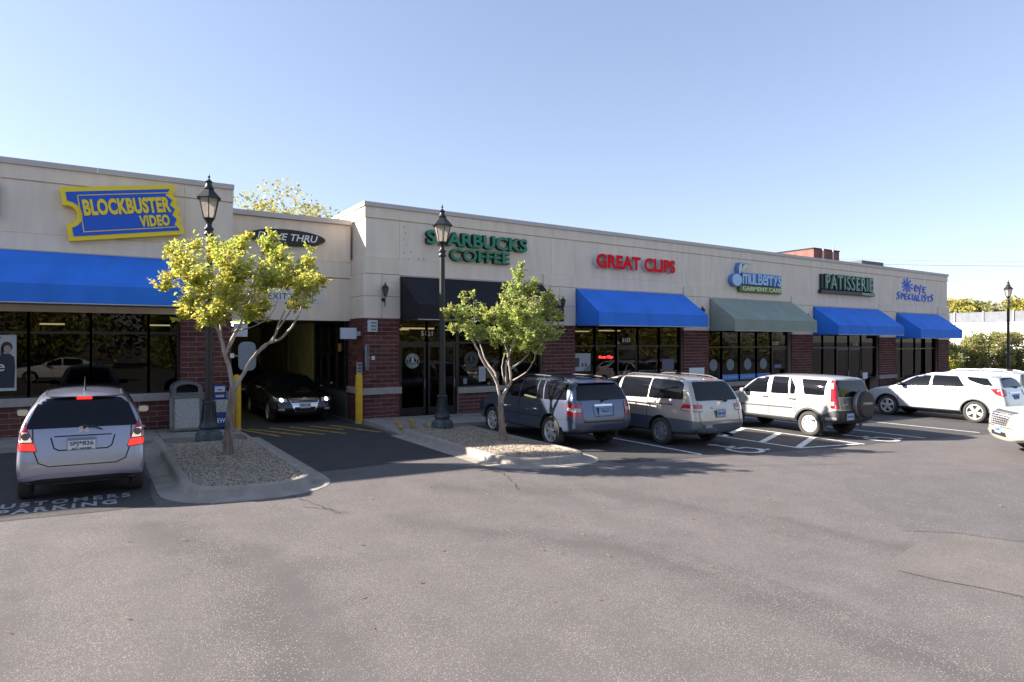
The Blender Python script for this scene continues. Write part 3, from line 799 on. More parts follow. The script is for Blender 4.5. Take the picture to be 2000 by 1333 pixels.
# ================================================================== left building
LB = thing('shop_building', 'tan stucco building with the blue and yellow ticket sign', 'building', (-4, 19, .2))
XL = -1.93
b = MB(); b.box(XL, 3.15, 19.05, 19.40, 3.2, 6.28); b.box(XL+.01, 3.15, 19.07, 19.40, 6.28, 6.31)
b.box(2.8, 3.15, 19.40, 33, -.2, 6.28); b.box(XL, 3.15, 33, 33.3, -.2, 6.28)
b.box(-5.8, XL, 19.062, 19.40, 3.2, 6.12); b.box(-17, -5.8, 19.05, 19.4, 3.2, 6.7); b.box(-17, XL, 33, 33.3, -.2, 6.28); b.box(-17.3, -17, 19.05, 33.3, -.2, 6.28)  # unseen wall left of the view, its heights shaped to set its cast shadow
b.box(-17, -2.95, 19.064, 19.4, -.2, 3.198)
b.build('wall', M_stucco, LB)
for a, c in ((XL, 1.98), (1.985, 3.18)):
    b = MB(); b.box(a, c, 19.015, 19.4, 6.31, 6.645); b.build('frieze_panel', M_stucco, LB)
    b = MB(); b.box(a, c, 19.038, 19.07, 5.06, 6.275); b.build('field_panel', M_stucco, LB)
    b = MB(); b.box(a, c, 19.0, 19.3, 4.66, 5.04); b.build('band_panel', M_stucco, LB)
for a, c in ((XL-.02, .05), (.055, 3.2)):
    b = MB(); b.box(a, c, 18.96, 19.44, 6.647, 6.78); b.build('coping', M_coping, LB)
b = MB(); b.box(-17.05, -5.8, 18.96, 19.44, 6.702, 7.5); b.box(-5.79, XL-.03, 18.96, 19.44, 6.122, 6.24); b.build('coping', M_coping, LB)  # unseen caps, one raised and one lowered to move the lot's shadow edge
b = MB(); b.box(3.145, 3.19, 19.0, 33, 6.31, 6.645); b.build('frieze_panel', M_stucco, LB)
b = MB(); b.box(2.76, 3.2, 19.445, 33.3, 6.647, 6.78); b.build('coping', M_coping, LB)
b = MB(); b.box(-17, 2.8, 19.66, 33, 5.45, 5.55); b.build('roof', M_roof, LB)
BL = Bricks(); core = MB()
core.box(1.9, 3.10, 18.97, 19.5, -.2, 4.6)
for (u, v) in ((3.30, 3.95), (3.95, 4.64)):
    for (p, q) in ((1.86, 2.5), (2.5, 3.14)):
        b = MB(); b.box(p+.006, q-.006, 18.94, 19.3, u+.006, v-.006); b.build('stucco_panel', M_stucco, LB)
b = MB(); b.box(3.05, 3.15, 19.31, 20.12, 3.3, 4.64); b.build('stucco_panel', M_stucco, LB)
BL.wall('x', 18.97, 1.86, 3.14, 1.13, 3.29, -.012); BL.wall('x', 18.97, 1.86, 3.14, .14, .93, -.012)
b = MB(); b.box(1.80, 3.2, 18.90, 19.3, .93, 1.13); b.build('sill_course', M_stone, LB, bevel=.012)
underwall(-2.9, 1.86, 1.15, .22, LB, BL)
core.build('mortar_core', M_mortar, LB); BL.finish(LB)
storefront(LB, [-2.58, -1.33, -.09, 1.16, 1.84], 1.15, 2.70, 3.34, YW)
b = MB(); b.box(-2.9, 1.9, 19.1, 19.3, 3.34, 3.6); b.build('window_head', M_frame, LB)
b = MB(); b.box(-4.5, 2.8, 25.0, 25.1, 0, 4.2); b.box(-4.6, -4.5, 19.4, 25.1, 0, 4.2); b.build('interior_wall', M_int, LB)
b = MB(); b.box(-4.5, 2.8, 19.3, 25, -.2, .25); b.build('interior_floor', M_intd, LB)
b = MB(); b.box(-4.5, 2.8, 19.41, 25, 3.9, 4.0); b.build('interior_ceiling', MATS['ceiling_tile'], LB)
b = MB()
for x in (-1.25, 1.3): b.box(x, x+.55, 21.4, 21.5, 2.94, 2.98)
b.build('ceiling_light', M_tube, LB)
b = MB()
for x in (-3.4, -1.6, .4):
    b.box(x, x+1.5, 22.4, 22.8, .25, 1.75)
    for k in range(4): b.box(x+.02, x+1.48, 22.3, 22.4, .5+k*.34, .53+k*.34)
b.build('shelf', MATS['wood_counter'], LB)
# edge of the next sign on the left building, cut by the picture's edge
ns = thing('wall_sign', 'dark edge of a wall sign at the left end of the tan wall', 'sign', (-2.55, 19, 5.9))
b = MB(); b.box(-2.85, -1.865, 18.86, 19.03, 5.35, 6.12); b.build('sign_box', M_dark, ns, bevel=.02)
b = MB(); b.box(-2.8, -1.92, 18.845, 18.86, 5.4, 6.07); b.build('sign_face', mat('dark_sign_face', (.03, .03, .035), .4), ns)

# old fixing marks left of the coffee shop letters
b = MB()
for (x, z) in ((8.23, 6.10), (8.27, 5.93), (8.22, 5.72), (8.22, 5.30), (8.45, 5.33), (8.25, 5.05), (8.38, 5.08), (8.72, 5.12), (8.90, 5.14), (8.30, 5.55)):
    s = .028+.02*((x*37+z*11) % 1)
    b.prism([(x+s*math.cos(2*PI*k/9)*(1+.25*math.sin(k*2.3)), z+s*1.2*math.sin(2*PI*k/9)) for k in range(9)], FACE, 19.0355, 19.04)
o = b.build('wall_mark', mat('wall_mark_grey', (.55, .485, .42), .9), ST); o['kind'] = 'stuff'
# ------------------------------------------------------------------ awnings
def awning(label, x0, x1, zt, zv, zb, m, seams=1, dy=1.3, yw=18.935, sag=False):
    root = thing('awning', label, 'awning', ((x0+x1)/2, yw, zb), group='fabric awnings over the shopfronts')
    yo = yw-dy; th = .012
    # sloping top in panels
    n = seams; 
    vs = []; fs = []; nu, nv = max(8, int((x1-x0)*2)), 8
    rr = random.Random(int(x0*10))
    for j in range(nv+1):
        t = j/nv
        for i in range(nu+1):
            s = i/nu; sg = -.012*math.sin(PI*t)*(1-abs(2*((s*n) % 1)-1)**4)
            vs.append((x0+(x1-x0)*s, yw+(yo-yw)*t, zt+(zv-zt)*t+sg))
    for j in range(nv):
        for i in range(nu):
            a = j*(nu+1)+i; fs.append((a, a+nu+1, a+nu+2, a+1))
    k = len(vs)
    b = MB().add(vs, fs); b.add([(v[0], v[1], v[2]-th) for v in vs], [tuple(reversed(f)) for f in fs])
    b.build('canopy', m, root, smooth=True)
    # valance
    b = MB(); b.box(x0, x1, yo, yo+th, zb, zv+.001); v = b.build('valance', m, root)
    for side, x in (('l', x0), ('r', x1)):
        e = th if side == 'l' else -th
        b = MB()
        nn = 10; vs = []; 
        # side cheek: triangle over a rectangle
        P = [(yw, zb), (yo+th, zb), (yo+th, zv), (yw, zt-.002)]
        q = [(x, y, z) for y, z in P] + [(x+e, y, z) for y, z in P]
        b.add(q, [(0, 1, 2, 3), (7, 6, 5, 4), (0, 4, 5, 1), (1, 5, 6, 2), (2, 6, 7, 3), (3, 7, 4, 0)])
        b.build('side_panel', m, root, recalc=True)
    b = MB()
    for y, z in ((yo+.03, zb+.02), (yw-.04, zb+.02), (yw-.04, zt-.09), (yo+.04, zv-.06)): b.tube([(x0+.02, y, z), (x1-.02, y, z)], .016, 6)
    for x in [x0+.02+(x1-x0-.04)*i/4 for i in range(5)]: b.tube([(x, yw-.04, zb+.02), (x, yo+.03, zb+.02), (x, yo+.04, zv-.07), (x, yw-.04, zt-.10)], .013, 6)
    b.build('awning_frame', M_awtrim, root)
    b = MB(); b.box(x0+.015, x1-.015, yo+.02, yw, zb-.004, zb+.004); b.build('underside', M_awin, root)
    b = MB(); b.box(x0, x1, yo-.004, yo+.016, zb-.022, zb-.001); b.build('hem', M_awtrim, root)
    return root
awning('long blue awning under the yellow-edged ticket sign', -2.85, 1.84, 4.62, 3.77, 3.36, M_blue)
awning('black awning over the coffee shop doors', *BAYS[0][:2], *BAYS[0][5:], M_black_aw)
awning('blue awning under the red hair salon lettering', *BAYS[1][:2], *BAYS[1][5:], M_blue)
awning('sage green awning under the garment care sign', *BAYS[2][:2], *BAYS[2][5:], M_sage, seams=5)
awning('blue awning under the dark green bakery sign', *BAYS[3][:2], *BAYS[3][5:], M_blue)
awning('small blue awning at the far right end of the shop row', *BAYS[4][:2], *BAYS[4][5:], M_blue)
# flashing strips over the awnings
for B in BAYS:
    b = MB(); b.box(B[0]-.02, B[1]+.02, 18.93, 19.06, B[5]+.004, B[5]+.03); b.build('flashing', M_coping, ST)
b = MB(); b.box(-2.9, 1.86, 18.93, 19.06, 4.625, 4.65); b.build('flashing', M_coping, LB)

# ------------------------------------------------------------------ rooftop things
def roofbox(name, label, x0, x1, y0, y1, z0, z1, m, cat, cap=True, extra=None):
    t = thing(name, label, cat, ((x0+x1)/2, y0, z0))
    b = MB(); b.box(x0, x1, y0, y1, z0, z1); b.build('body', m, t)
    if cap:
        b = MB(); b.box(x0-.04, x1+.04, y0-.04, y1+.04, z1, z1+.08); b.build('cap', M_dark, t)
    return t
t = roofbox('rooftop_stairhouse', 'red brick rooftop block rising behind the parapet', 41.5, 44.6, 26, 29.5, 6.08, 8.85, mat('far_brick', (.20, .085, .07), .9, var=.2, scale=3), 'rooftop block')
b = MB()
for x, h in ((42.3, .55), (43.5, .75)): b.tube([(x, 25.8, 6.1), (x, 25.8, 8.85+h-.5)], .06, 8)
b.build('vent_pipe', M_coping, t)
t = roofbox('rooftop_unit', 'dark flat ventilation unit on the roof near the right end', 40.6, 43.2, 22.2, 23.6, 6.08, 7.6, mat('unit_dark', (.05, .055, .065), .6), 'ventilation unit', cap=False)
b = MB()
for i in range(5): b.box(40.6, 43.2, 22.17, 22.2, 6.5+i*.2, 6.6+i*.2)
b.build('louvre', mat('unit_louvre', (.035, .04, .05), .5), t)
r = random.Random(4)
for x in (43.6, 44.3):
    t = thing('vent_pipe', 'left one of two thin vent pipes above the small right awning' if x < 44 else 'right one of two thin vent pipes at the roof corner', 'pipe', (x, 21, 6.08), group='thin roof vent pipes')
    b = MB(); b.tube([(x, 21, 6.08), (x, 21, 7.25)], .025, 6); b.build('pipe', M_coping, t)
    b = MB(); b.lathe([(.05, 0), (.05, .05), (0.01, .08)], 8, (x, 21, 7.25)); b.build('pipe_cap', M_coping, t)
# ================================================================== signs
M_sb = mat('sign_green', (0.008, 0.20, 0.105), .4)
M_sbs = mat('sign_green_side', (0.012, 0.02, 0.018), .5)
M_red = mat('sign_red', (0.80, 0.004, 0.012), .6, spec=.15)
M_pale = mat('sign_pale_side', (0.55, 0.56, 0.56), .5)
M_bby = mat('ticket_yellow', (0.86, 0.64, 0.02), .5)
M_bbb = mat('ticket_blue', (0.004, 0.09, 0.56), .5)
# --- ticket shaped sign
tk = thing('ticket_sign', 'tilted blue and yellow ticket shaped sign reading BLOCKBUSTER VIDEO', 'sign', (.6, 19.0, 5.7))
TW, TH = 2.50, 1.28; TO = Vector((-.52, 4.90)); TU = Vector((.987, .155)).normalized(); TV = Vector((-TU.y, TU.x))
tf = lambda u, v, w: (TO.x+TU.x*u+TV.x*v, w, TO.y+TU.y*u+TV.y*v)
out = [(0, 0), (TW-.05, 0)]
for (du, v) in ((0, .05), (.02, .17), (-.06, .27), (.02, .40), (-.07, .52), (.02, .66), (-.08, .78), (0, .90), (-.13, 1.03), (-.03, 1.14), (-.05, TH)): out.append((TW+du, v))
out += [(0, TH), (0, .86)]
for i in range(11):
    t = rad(80)-rad(160)*i/10; out.append((.06+.20*math.cos(t), .64+.22*math.sin(t)))
out += [(0, .42)]
def inset(poly, d):
    n = len(poly); res = []
    for i in range(n):
        a, b_, c = Vector(poly[i-1]), Vector(poly[i]), Vector(poly[(i+1) % n])
        e1 = (b_-a); e2 = (c-b_)
        if e1.length < 1e-6 or e2.length < 1e-6: res.append(tuple(b_)); continue
        e1.normalize(); e2.normalize()
        n1 = Vector((-e1.y, e1.x)); n2 = Vector((-e2.y, e2.x)); m_ = (n1+n2)
        m_ = m_/max(.4, m_.length_squared/2)
        res.append(tuple(b_+m_*d*.5*2*.5*1.0)) if False else res.append(tuple(b_+m_.normalized()*d/max(.55, m_.normalized().dot(n1))))
    return res
b = MB(); b.prism(out, tf, 18.80, 19.03); b.build('ticket_body', M_bby, tk)
b = MB(); b.prism(inset(out, .105), tf, 18.788, 18.82); b.build('blue_panel', M_bbb, tk)
b = MB()
for (u0, u1, v0, v1) in ((.32, TW-.14, TH-.21, TH-.19), (.32, .34, .21, TH-.19), (.32, TW-.16, .19, .21)): b.prism([(u0, v0), (u1, v0), (u1, v1), (u0, v1)], tf, 18.780, 18.79)
b.build('border_line', M_bby, tk)
text_part('lettering', 'BLOCKBUSTER', .40, 2.30, .58, .98, 18.772, 18.79, M_bby, tk, bold=.046, spacing=1.05, fn=tf)
text_part('lettering', 'VIDEO', 1.54, 2.22, .24, .53, 18.772, 18.79, M_bby, tk, bold=.046, spacing=1.08, fn=tf)
# --- coffee shop letters
sg = thing('letter_sign', 'green channel letters reading STARBUCKS COFFEE over the black awning', 'sign', (10.9, 19.03, 5.2))
M_sbo = mat('sign_pale_outline', (.45, .6, .52), .5)
letters('STARBUCKS', 8.95, 12.84, 5.63, 6.08, 18.87, 19.035, M_sb, M_sbs, sg, bold=.03, grow=.012)
letters('COFFEE', 9.80, 12.10, 5.15, 5.55, 18.87, 19.035, M_sb, M_sbs, sg, bold=.022, grow=.012)
sg = thing('letter_sign', 'red channel letters reading GREAT CLIPS', 'sign', (18.1, 19.03, 5.3))
letters('GREAT CLIPS', 15.98, 20.25, 5.30, 5.84, 18.84, 19.035, M_red, M_pale, sg, bold=.034, grow=.003, spacing=.98)
# --- garment care sign
sg = thing('garment_sign', 'light blue berry and MULBERRYS lettering over a green GARMENT CARE strip', 'sign', (25.6, 19.03, 5.2))
M_lb = mat('berry_blue', (.36, .55, .80), .45); M_mb = mat('berry_back_blue', (.035, .12, .36), .5); M_gs = mat('garment_green', (.10, .15, .055), .5); M_gl = mat('garment_letter', (.68, .76, .42), .5)
M_bs = mat('berry_side_blue', (.09, .22, .55), .5)
ell = lambda cx, cz, a, c, n=28: [(cx+a*math.cos(2*PI*i/n), cz+c*math.sin(2*PI*i/n)) for i in range(n)]
b = MB(); b.prism(ell(24.16, 5.24, .36, .29), FACE, 18.80, 19.035); b.build('berry', M_bs, sg)
b = MB(); b.prism(ell(24.16, 5.24, .33, .265), FACE, 18.79, 18.81); b.build('berry_face', M_lb, sg)
lf1 = [(24.28, 5.48), (24.40, 5.55), (24.52, 5.75), (24.50, 6.05), (24.36, 6.02), (24.24, 5.80)]
lf2 = [(24.40, 5.55), (24.62, 5.70), (25.05, 6.0), (24.85, 6.03), (24.60, 5.95), (24.46, 5.72)]
for q in (lf1, lf2):
    b = MB(); b.prism(q, FACE, 18.80, 19.035); b.build('leaf', M_bs, sg)
    cx = sum(p[0] for p in q)/6; cz = sum(p[1] for p in q)/6
    b = MB(); b.prism([(cx+(u-cx)*.78, cz+(v-cz)*.85) for u, v in q], FACE, 18.788, 18.81); b.build('leaf_face', mat('berry_leaf', (.62, .68, .52), .5), sg)
b = MB(); b.box(24.52, 27.50, 18.86, 19.035, 5.06, 5.60); b.build('letter_backer', M_mb, sg, bevel=.03)
xx = 24.60
for ch, wd in (('m', .46), ('u', .31), ('L', .27), ('B', .30), ('e', .28), ('r', .23), ('r', .23), ('y', .30), ('s', .27)):
    text_part('letter', ch, xx, xx+wd, 5.08 if ch != 'y' else 5.07, 5.565, 18.83, 18.87, M_lb, sg, bold=.012); xx += wd+.025
b = MB(); b.box(24.42, 27.50, 18.85, 19.035, 4.72, 5.045); b.build('green_strip', M_gs, sg, bevel=.03)
text_part('lettering', 'GARMENT CARE', 24.58, 27.44, 4.79, 4.98, 18.825, 18.86, M_gl, sg, bold=.01)
# --- bakery sign
sg = thing('bakery_sign', 'dark green sign with tall pale outlined letters reading PATISSERIE MARGO', 'sign', (33.3, 19.03, 5.0))
M_pg = mat('bakery_green', (.008, .12, .062), .5); M_pd = mat('bakery_dark', (.008, .016, .018), .5); M_pl = mat('bakery_letter', (.66, .78, .72), .5)
b = MB(); b.box(30.85, 35.75, 18.90, 19.035, 5.13, 5.90); b.build('back_box', M_pd, sg, bevel=.02)
letters('PATISSERIE', 31.08, 35.62, 5.15, 5.92, 18.86, 18.91, M_pg, M_pd, sg, bold=.035, grow=.01, spacing=1.05)
text_part('neon_outline', 'PATISSERIE', 31.22, 35.60, 5.18, 5.84, 18.835, 18.85, M_pl, sg, bold=-.034, spacing=1.2)
b = MB(); b.box(30.75, 35.80, 18.84, 19.035, 4.93, 5.10); b.build('lower_bar', M_pd, sg, bevel=.01)
text_part('lettering', 'MARGO', 34.55, 35.72, 4.95, 5.075, 18.825, 18.845, M_pl, sg, bold=.0)
# --- brush lettering
sg = thing('brush_sign', 'bright blue brush stroke lettering reading EYE SPECIALISTS with a starburst eye', 'sign', (40.7, 19.03, 4.9))
M_ey = mat('eye_blue', (.008, .10, .75), .4); M_eys = mat('eye_blue_side', (.06, .22, .62), .5)
def brush(name, strokes, x, z, sx, sz, w):
    b = MB()
    for st in strokes:
        P = [Vector((x+u*sx, z+v*sz)) for u, v in st]
        for a, c in zip(P[:-1], P[1:]):
            d = (c-a).normalized(); n = Vector((-d.y, d.x))*w*.5; e = d*w*.3
            q = [a-e-n*.8, c+e-n, c+e*1.3, c+e+n*.8, a-e+n]
            b.prism([tuple(p) for p in q], FACE, 18.985, 19.035)
    me = b.mesh(name, [M_eys, M_ey], off=wloc(sg), recalc=True)
    for p in me.polygons:
        if p.normal.y < -.9: p.material_index = 1
    link(name, me, sg)
star = [[(.5+.16*math.cos(t), .5+.16*math.sin(t)), (.5+rr_*math.cos(t), .5+rr_*math.sin(t))] for t, rr_ in ((.25, .5), (.9, .5), (1.5, .55), (2.1, .5), (2.7, .42), (3.5, .40), (4.1, .5), (4.7, .52), (5.3, .5), (5.9, .52))]
star += [[(.34, .5), (.5, .62), (.64, .52), (.5, .4), (.36, .48)]]
brush('starburst', star, 38.95, 5.36, 1.25, .72, .10)
GL = {'e': [[(0, .5), (.8, .55), (.75, .9), (.3, .95), (.05, .5), (.25, .08), (.8, .12)]], 'y': [[(.05, .75), (.4, .35)], [(.75, 1.1), (.45, .4), (.35, -.35)]], 'E': [[(.85, .95), (.1, .85), (.1, .1), (.85, .05)], [(.1, .5), (.7, .52)]],
      'S': [[(.95, .95), (.45, .85), (.15, .65), (.75, .4), (.6, .1), (0, 0)]], 'P': [[(.2, 0), (.25, .9), (.85, .85), (.8, .5), (.25, .45)]], 'C': [[(.85, .9), (.3, .75), (.1, .4), (.4, .08), (.9, .15)]],
      'I': [[(.5, .95), (.45, 0)]], 'A': [[(0, 0), (.45, .95), (.9, 0)], [(.2, .35), (.75, .35)]], 'L': [[(.2, .95), (.2, .08), (.85, .05)]], 'T': [[(.0, .85), (1.0, .95)], [(.5, .9), (.45, 0)]]}
for i, ch in enumerate('eyE'): brush('letter', GL[ch], 40.42+i*.50, 5.42-.02*i, .40, .36, .088)
xx = 38.45; rr = random.Random(3)
for i, ch in enumerate('SPECIALISTS'):
    wd = .26 if ch == 'I' else .40
    brush('letter', GL[ch], xx, 4.93-.005*i+rr.uniform(-.03, .03), wd*.86, (.42 if ch == 'S' else .34), .082); xx += wd*.96+.035
# --- drive-through oval and exit board
sg = thing('oval_sign', 'black oval sign with white italic lettering DRIVE THRU', 'sign', (4.95, 20.2, 5.3))
b = MB(); b.prism(ell(4.90, 5.63, 1.14, .245, 48), FACE, 20.07, 20.215); b.build('oval_board', mat('oval_black', (.012, .011, .014), .5), sg, bevel=.008)
text_part('lettering', 'DRIVE THRU', 4.02, 5.80, 5.535, 5.745, 20.058, 20.075, M_white, sg, bold=.012, shear=.25)
sg = thing('exit_board', 'white board with dark lettering EXIT ONLY over the drive-through lane', 'sign', (5.15, 20.2, 3.7))
b = MB(); b.box(4.22, 5.98, 20.135, 20.165, 3.69, 4.02); b.build('board', mat('board_white', (.62, .62, .64), .5), sg)
text_part('lettering', 'EXIT ONLY', 4.34, 5.72, 3.76, 3.95, 20.13, 20.14, mat('board_ink', (.02, .02, .03), .6), sg, spacing=1.1)

# --- house numbers on the transoms
for s, x0, x1, z0, z1, lab in (('5121', 8.86, 9.27, 2.67, 2.83, 'coffee shop'), ('5125', 17.58, 18.0, 2.47, 2.62, 'hair salon'), ('5127', 26.95-.0+.2, 27.55+.1, 2.32, 2.47, 'garment care'), ('5133', 34.15, 34.62, 2.25, 2.40, 'bakery')):
    t = thing('house_number', 'white numerals %s on the glass of the %s' % (s, lab+' door'), 'number', (x0, 19.1, z0))
    text_part('numerals', s, x0, x1, z0, z1, 19.132, 19.142, M_white, t, bold=.02)

# --- round coffee logo decals
def roundel(label, cx, cz, r, y, m1, m2):
    t = thing('logo_decal', label, 'decal', (cx, y, cz))
    b = MB(); b.prism(ell(cx, cz, r, r, 40), FACE, y-.004, y); b.build('disc', m2, t)
    b = MB(); b.prism(ell(cx, cz, r*.96, r*.96, 40), FACE, y-.007, y-.003); b.build('ring', m1, t)
    b = MB(); b.prism(ell(cx, cz, r*.60, r*.60, 32), FACE, y-.010, y-.006); b.build('centre', m2, t)
    b = MB(); b.prism(ell(cx, cz, r*.55, r*.55, 32), FACE, y-.013, y-.009); b.build('centre', M_dark, t)
    # plain stand-in for the figure: a small crown over wavy rays
    b = MB()
    b.prism(ell(cx, cz+r*.14, r*.16, r*.18, 16), FACE, y-.016, y-.012)
    for k in range(-4, 5):
        a = k*.2; b.prism([(cx+r*.05*k, cz-r*.02), (cx+r*.05*k+r*.03, cz-r*.02), (cx+r*.125*k*.9+r*.035, cz-r*.45+abs(k)*r*.045), (cx+r*.125*k*.9, cz-r*.45+abs(k)*r*.045)], FACE, y-.016, y-.012)
    b.prism([(cx-r*.15, cz+r*.30), (cx+r*.15, cz+r*.30), (cx+r*.19, cz+r*.46), (cx, cz+r*.40), (cx-r*.19, cz+r*.46)], FACE, y-.016, y-.012)
    b.build('figure', m2, t)
    for s, a0, a1, flip in (('STARBUCKS', 158, 22, 1), ('COFFEE', 222, 318, -1)):
        for i, ch in enumerate(s):
            a = rad(a0+(a1-a0)*(i/(len(s)-1)))
            th = a-PI/2 if flip == 1 else a+PI/2
            px, pz = cx+r*.78*math.cos(a), cz+r*.78*math.sin(a)
            f = lambda u, w, d, px=px, pz=pz, th=th: (px+u*math.cos(th)-w*math.sin(th), d, pz+u*math.sin(th)+w*math.cos(th))
            text_part('letter', ch, -r*.085, r*.085, -r*.13, r*.13, y-.010, y-.006, m2, t, bold=.02, fn=f, res=2)
    return t
M_lw = mat('decal_white', (.6, .64, .66), .5); M_lg = mat('decal_green', (.006, .05, .03), .5)
M_dg = mat('decal_dim', (.085, .09, .075), .5); M_dd = mat('decal_dim_dark', (.02, .025, .02), .5)
roundel('bright round green and white coffee logo on the left door glass', 8.56, 1.86, .235, 19.135, M_lg, M_lw)
roundel('faint round coffee logo on the window behind the tree', 10.72, 1.87, .27, 19.143, M_dd, M_dg)

# --- posters and papers in the windows
def paper(name, label, x0, x1, z0, z1, y, m, cat='notice', group=None):
    t = thing(name, label, cat, ((x0+x1)/2, y, z0), group=group)
    b = MB(); b.box(x0, x1, y-.004, y, z0, z1); b.build('sheet', m, t); return t
M_paper = mat('paper', (.42, .46, .50), .7); M_paperd = mat('paper_behind_glass', (.24, .25, .26), .7)
t = paper('notice', 'pale blue notice sheet on the coffee shop window by the tree stem', 11.02, 11.28, 1.12, 1.62, 19.143, M_paper)
b = MB()
for k in range(6): b.box(11.05, 11.25, 19.135, 19.139, 1.2+k*.06, 1.215+k*.06)
b.build('print', mat('print_grey', (.2, .24, .26), .7), t)
paper('notice', 'small grey notice card low on the coffee shop window', 10.42, 10.55, 1.05, 1.25, 19.143, M_paperd)
t = paper('salon_poster', 'white salon poster with small bottles in the window left of the red neon', 15.16, 15.95, 1.36, 2.03, 19.143, mat('poster_white', (.36, .38, .40), .6), 'poster')
b = MB(); b.box(15.20, 15.40, 19.134, 19.139, 1.52, 1.86); b.box(15.52, 15.60, 19.134, 19.139, 1.52, 1.66); b.box(15.68, 15.76, 19.134, 19.139, 1.52, 1.66); b.build('print', mat('print_dark', (.05, .06, .06), .7), t)
b = MB(); b.add([(15.55, 19.133, 1.37), (15.94, 19.133, 1.37), (15.94, 19.133, 1.62)], [(0, 1, 2)]); b.build('print_corner', mat('print_blue', (.12, .17, .22), .7), t)
t = thing('neon_sign', 'small red neon script reading Great Clips in the salon window', 'neon sign', (16.6, 19.1, 1.8))
text_part('neon_tube', 'Great Clips', 16.36, 17.08, 1.80, 1.93, 19.12, 19.138, mat('neon_red', (.6, .02, .02), .4, emit=(1, .03, .03), es=1.3), t, bold=-.006)
t = thing('feather_poster', 'red feather shaped poster high in the salon door glass', 'poster', (17.5, 19.1, 2.4))
b = MB(); b.prism([(17.46, 2.40), (17.56, 2.36), (17.62, 2.5), (17.66, 2.78), (17.62, 3.0), (17.50, 2.92), (17.38, 2.72), (17.36, 2.55)], FACE, 19.146, 19.15); b.build('feather', mat('feather_red', (.22, .02, .018), .6), t)
b = MB(); b.prism([(17.34, 2.5), (17.44, 2.36), (17.47, 2.38), (17.37, 2.52)], FACE, 19.143, 19.147); b.prism([(17.30, 2.44), (17.38, 2.36), (17.40, 2.37), (17.32, 2.46)], FACE, 19.143, 19.147); b.build('feather_stripe', M_paper, t)
paper('notice', 'lavender notice sheet in the right pane of the salon', 19.8, 20.5, 1.3, 1.75, 19.143, mat('paper_lavender', (.13, .12, .20), .7))
M_dot = mat('frosted_dot', (.17, .205, .235), .6)
for i, x in enumerate((22.98, 24.12, 25.34, 26.5)):
    t = thing('window_dot', ['frosted round decal on the far left garment care pane', 'frosted round decal on the second garment care pane', 'frosted round decal on the third garment care pane', 'frosted round decal on the fourth garment care pane beside the door'][i], 'decal', (x, 19.14, 1.4), group='round frosted decals on the garment care windows')
    b = MB(); b.prism(ell(x, 1.43, .26, .26, 28), FACE, 19.138, 19.143); b.build('dot', M_dot, t)
M_bstrip = mat('strip_blue', (.06, .24, .62), .5)
for s, x0, x1, lab in (('DRY CLEANING', 23.54, 24.69, 'blue window strip lettered DRY CLEANING'), ('ALTERATIONS', 24.77, 25.92, 'blue window strip lettered ALTERATIONS'), (None, 26.0, 27.02, 'blue window strip partly hidden behind the white and black parked car')):
    t = thing('window_strip', lab, 'window strip', ((x0+x1)/2, 19.14, .74), group='blue strips along the foot of the garment care windows')
    b = MB(); b.box(x0, x1, 19.136, 19.143, .745, .985); b.build('strip', M_bstrip, t)
    if s: text_part('lettering', s, x0+.12, x1-.12, .82, .91, 19.130, 19.137, mat('strip_letter', (.45, .6, .8), .5), t)
t = paper('notice', 'lavender open notice on the garment care door', 27.32, 27.85, 1.22, 1.36, 19.13, mat('paper_lavender2', (.16, .18, .36), .7))
t = thing('figure_poster', 'white window poster with a dark haired person in a dark dress', 'poster', (-2.0, 19.12, 1.35))
b = MB(); b.box(-2.52, -1.56, 19.136, 19.143, 1.33, 2.64); b.build('sheet', mat('poster_sheet', (.46, .50, .53), .6), t)
b = MB(); b.prism([(-1.95, 1.40), (-1.60, 1.40), (-1.585, 1.9), (-1.60, 2.12), (-1.68, 2.20), (-1.82, 2.20), (-1.92, 2.10), (-1.93, 1.85), (-2.02, 1.70)], FACE, 19.131, 19.136); b.build('printed_dress', mat('print_navy', (.022, .026, .05), .6), t)
b = MB(); b.prism(ell(-1.74, 2.36, .105, .125, 18), FACE, 19.129, 19.133); b.prism([(-1.86, 2.12), (-1.80, 2.12), (-1.79, 2.36), (-1.85, 2.36)], FACE, 19.129, 19.133); b.build('printed_hair', mat('print_hair', (.035, .025, .03), .6), t)
b = MB(); b.prism(ell(-1.73, 2.315, .07, .085, 16), FACE, 19.126, 19.130); b.prism([(-1.78, 2.2), (-1.69, 2.2), (-1.70, 2.26), (-1.77, 2.26)], FACE, 19.127, 19.130); b.build('printed_face', mat('print_skin', (.36, .28, .27), .6), t)
text_part('printed_letter', 'e', -1.95, -1.78, 1.80, 1.96, 19.120, 19.126, M_white, t)
text_part('printed_stars', '**', -2.05, -1.83, 2.55, 2.60, 19.130, 19.136, M_dark, t, bold=.02)

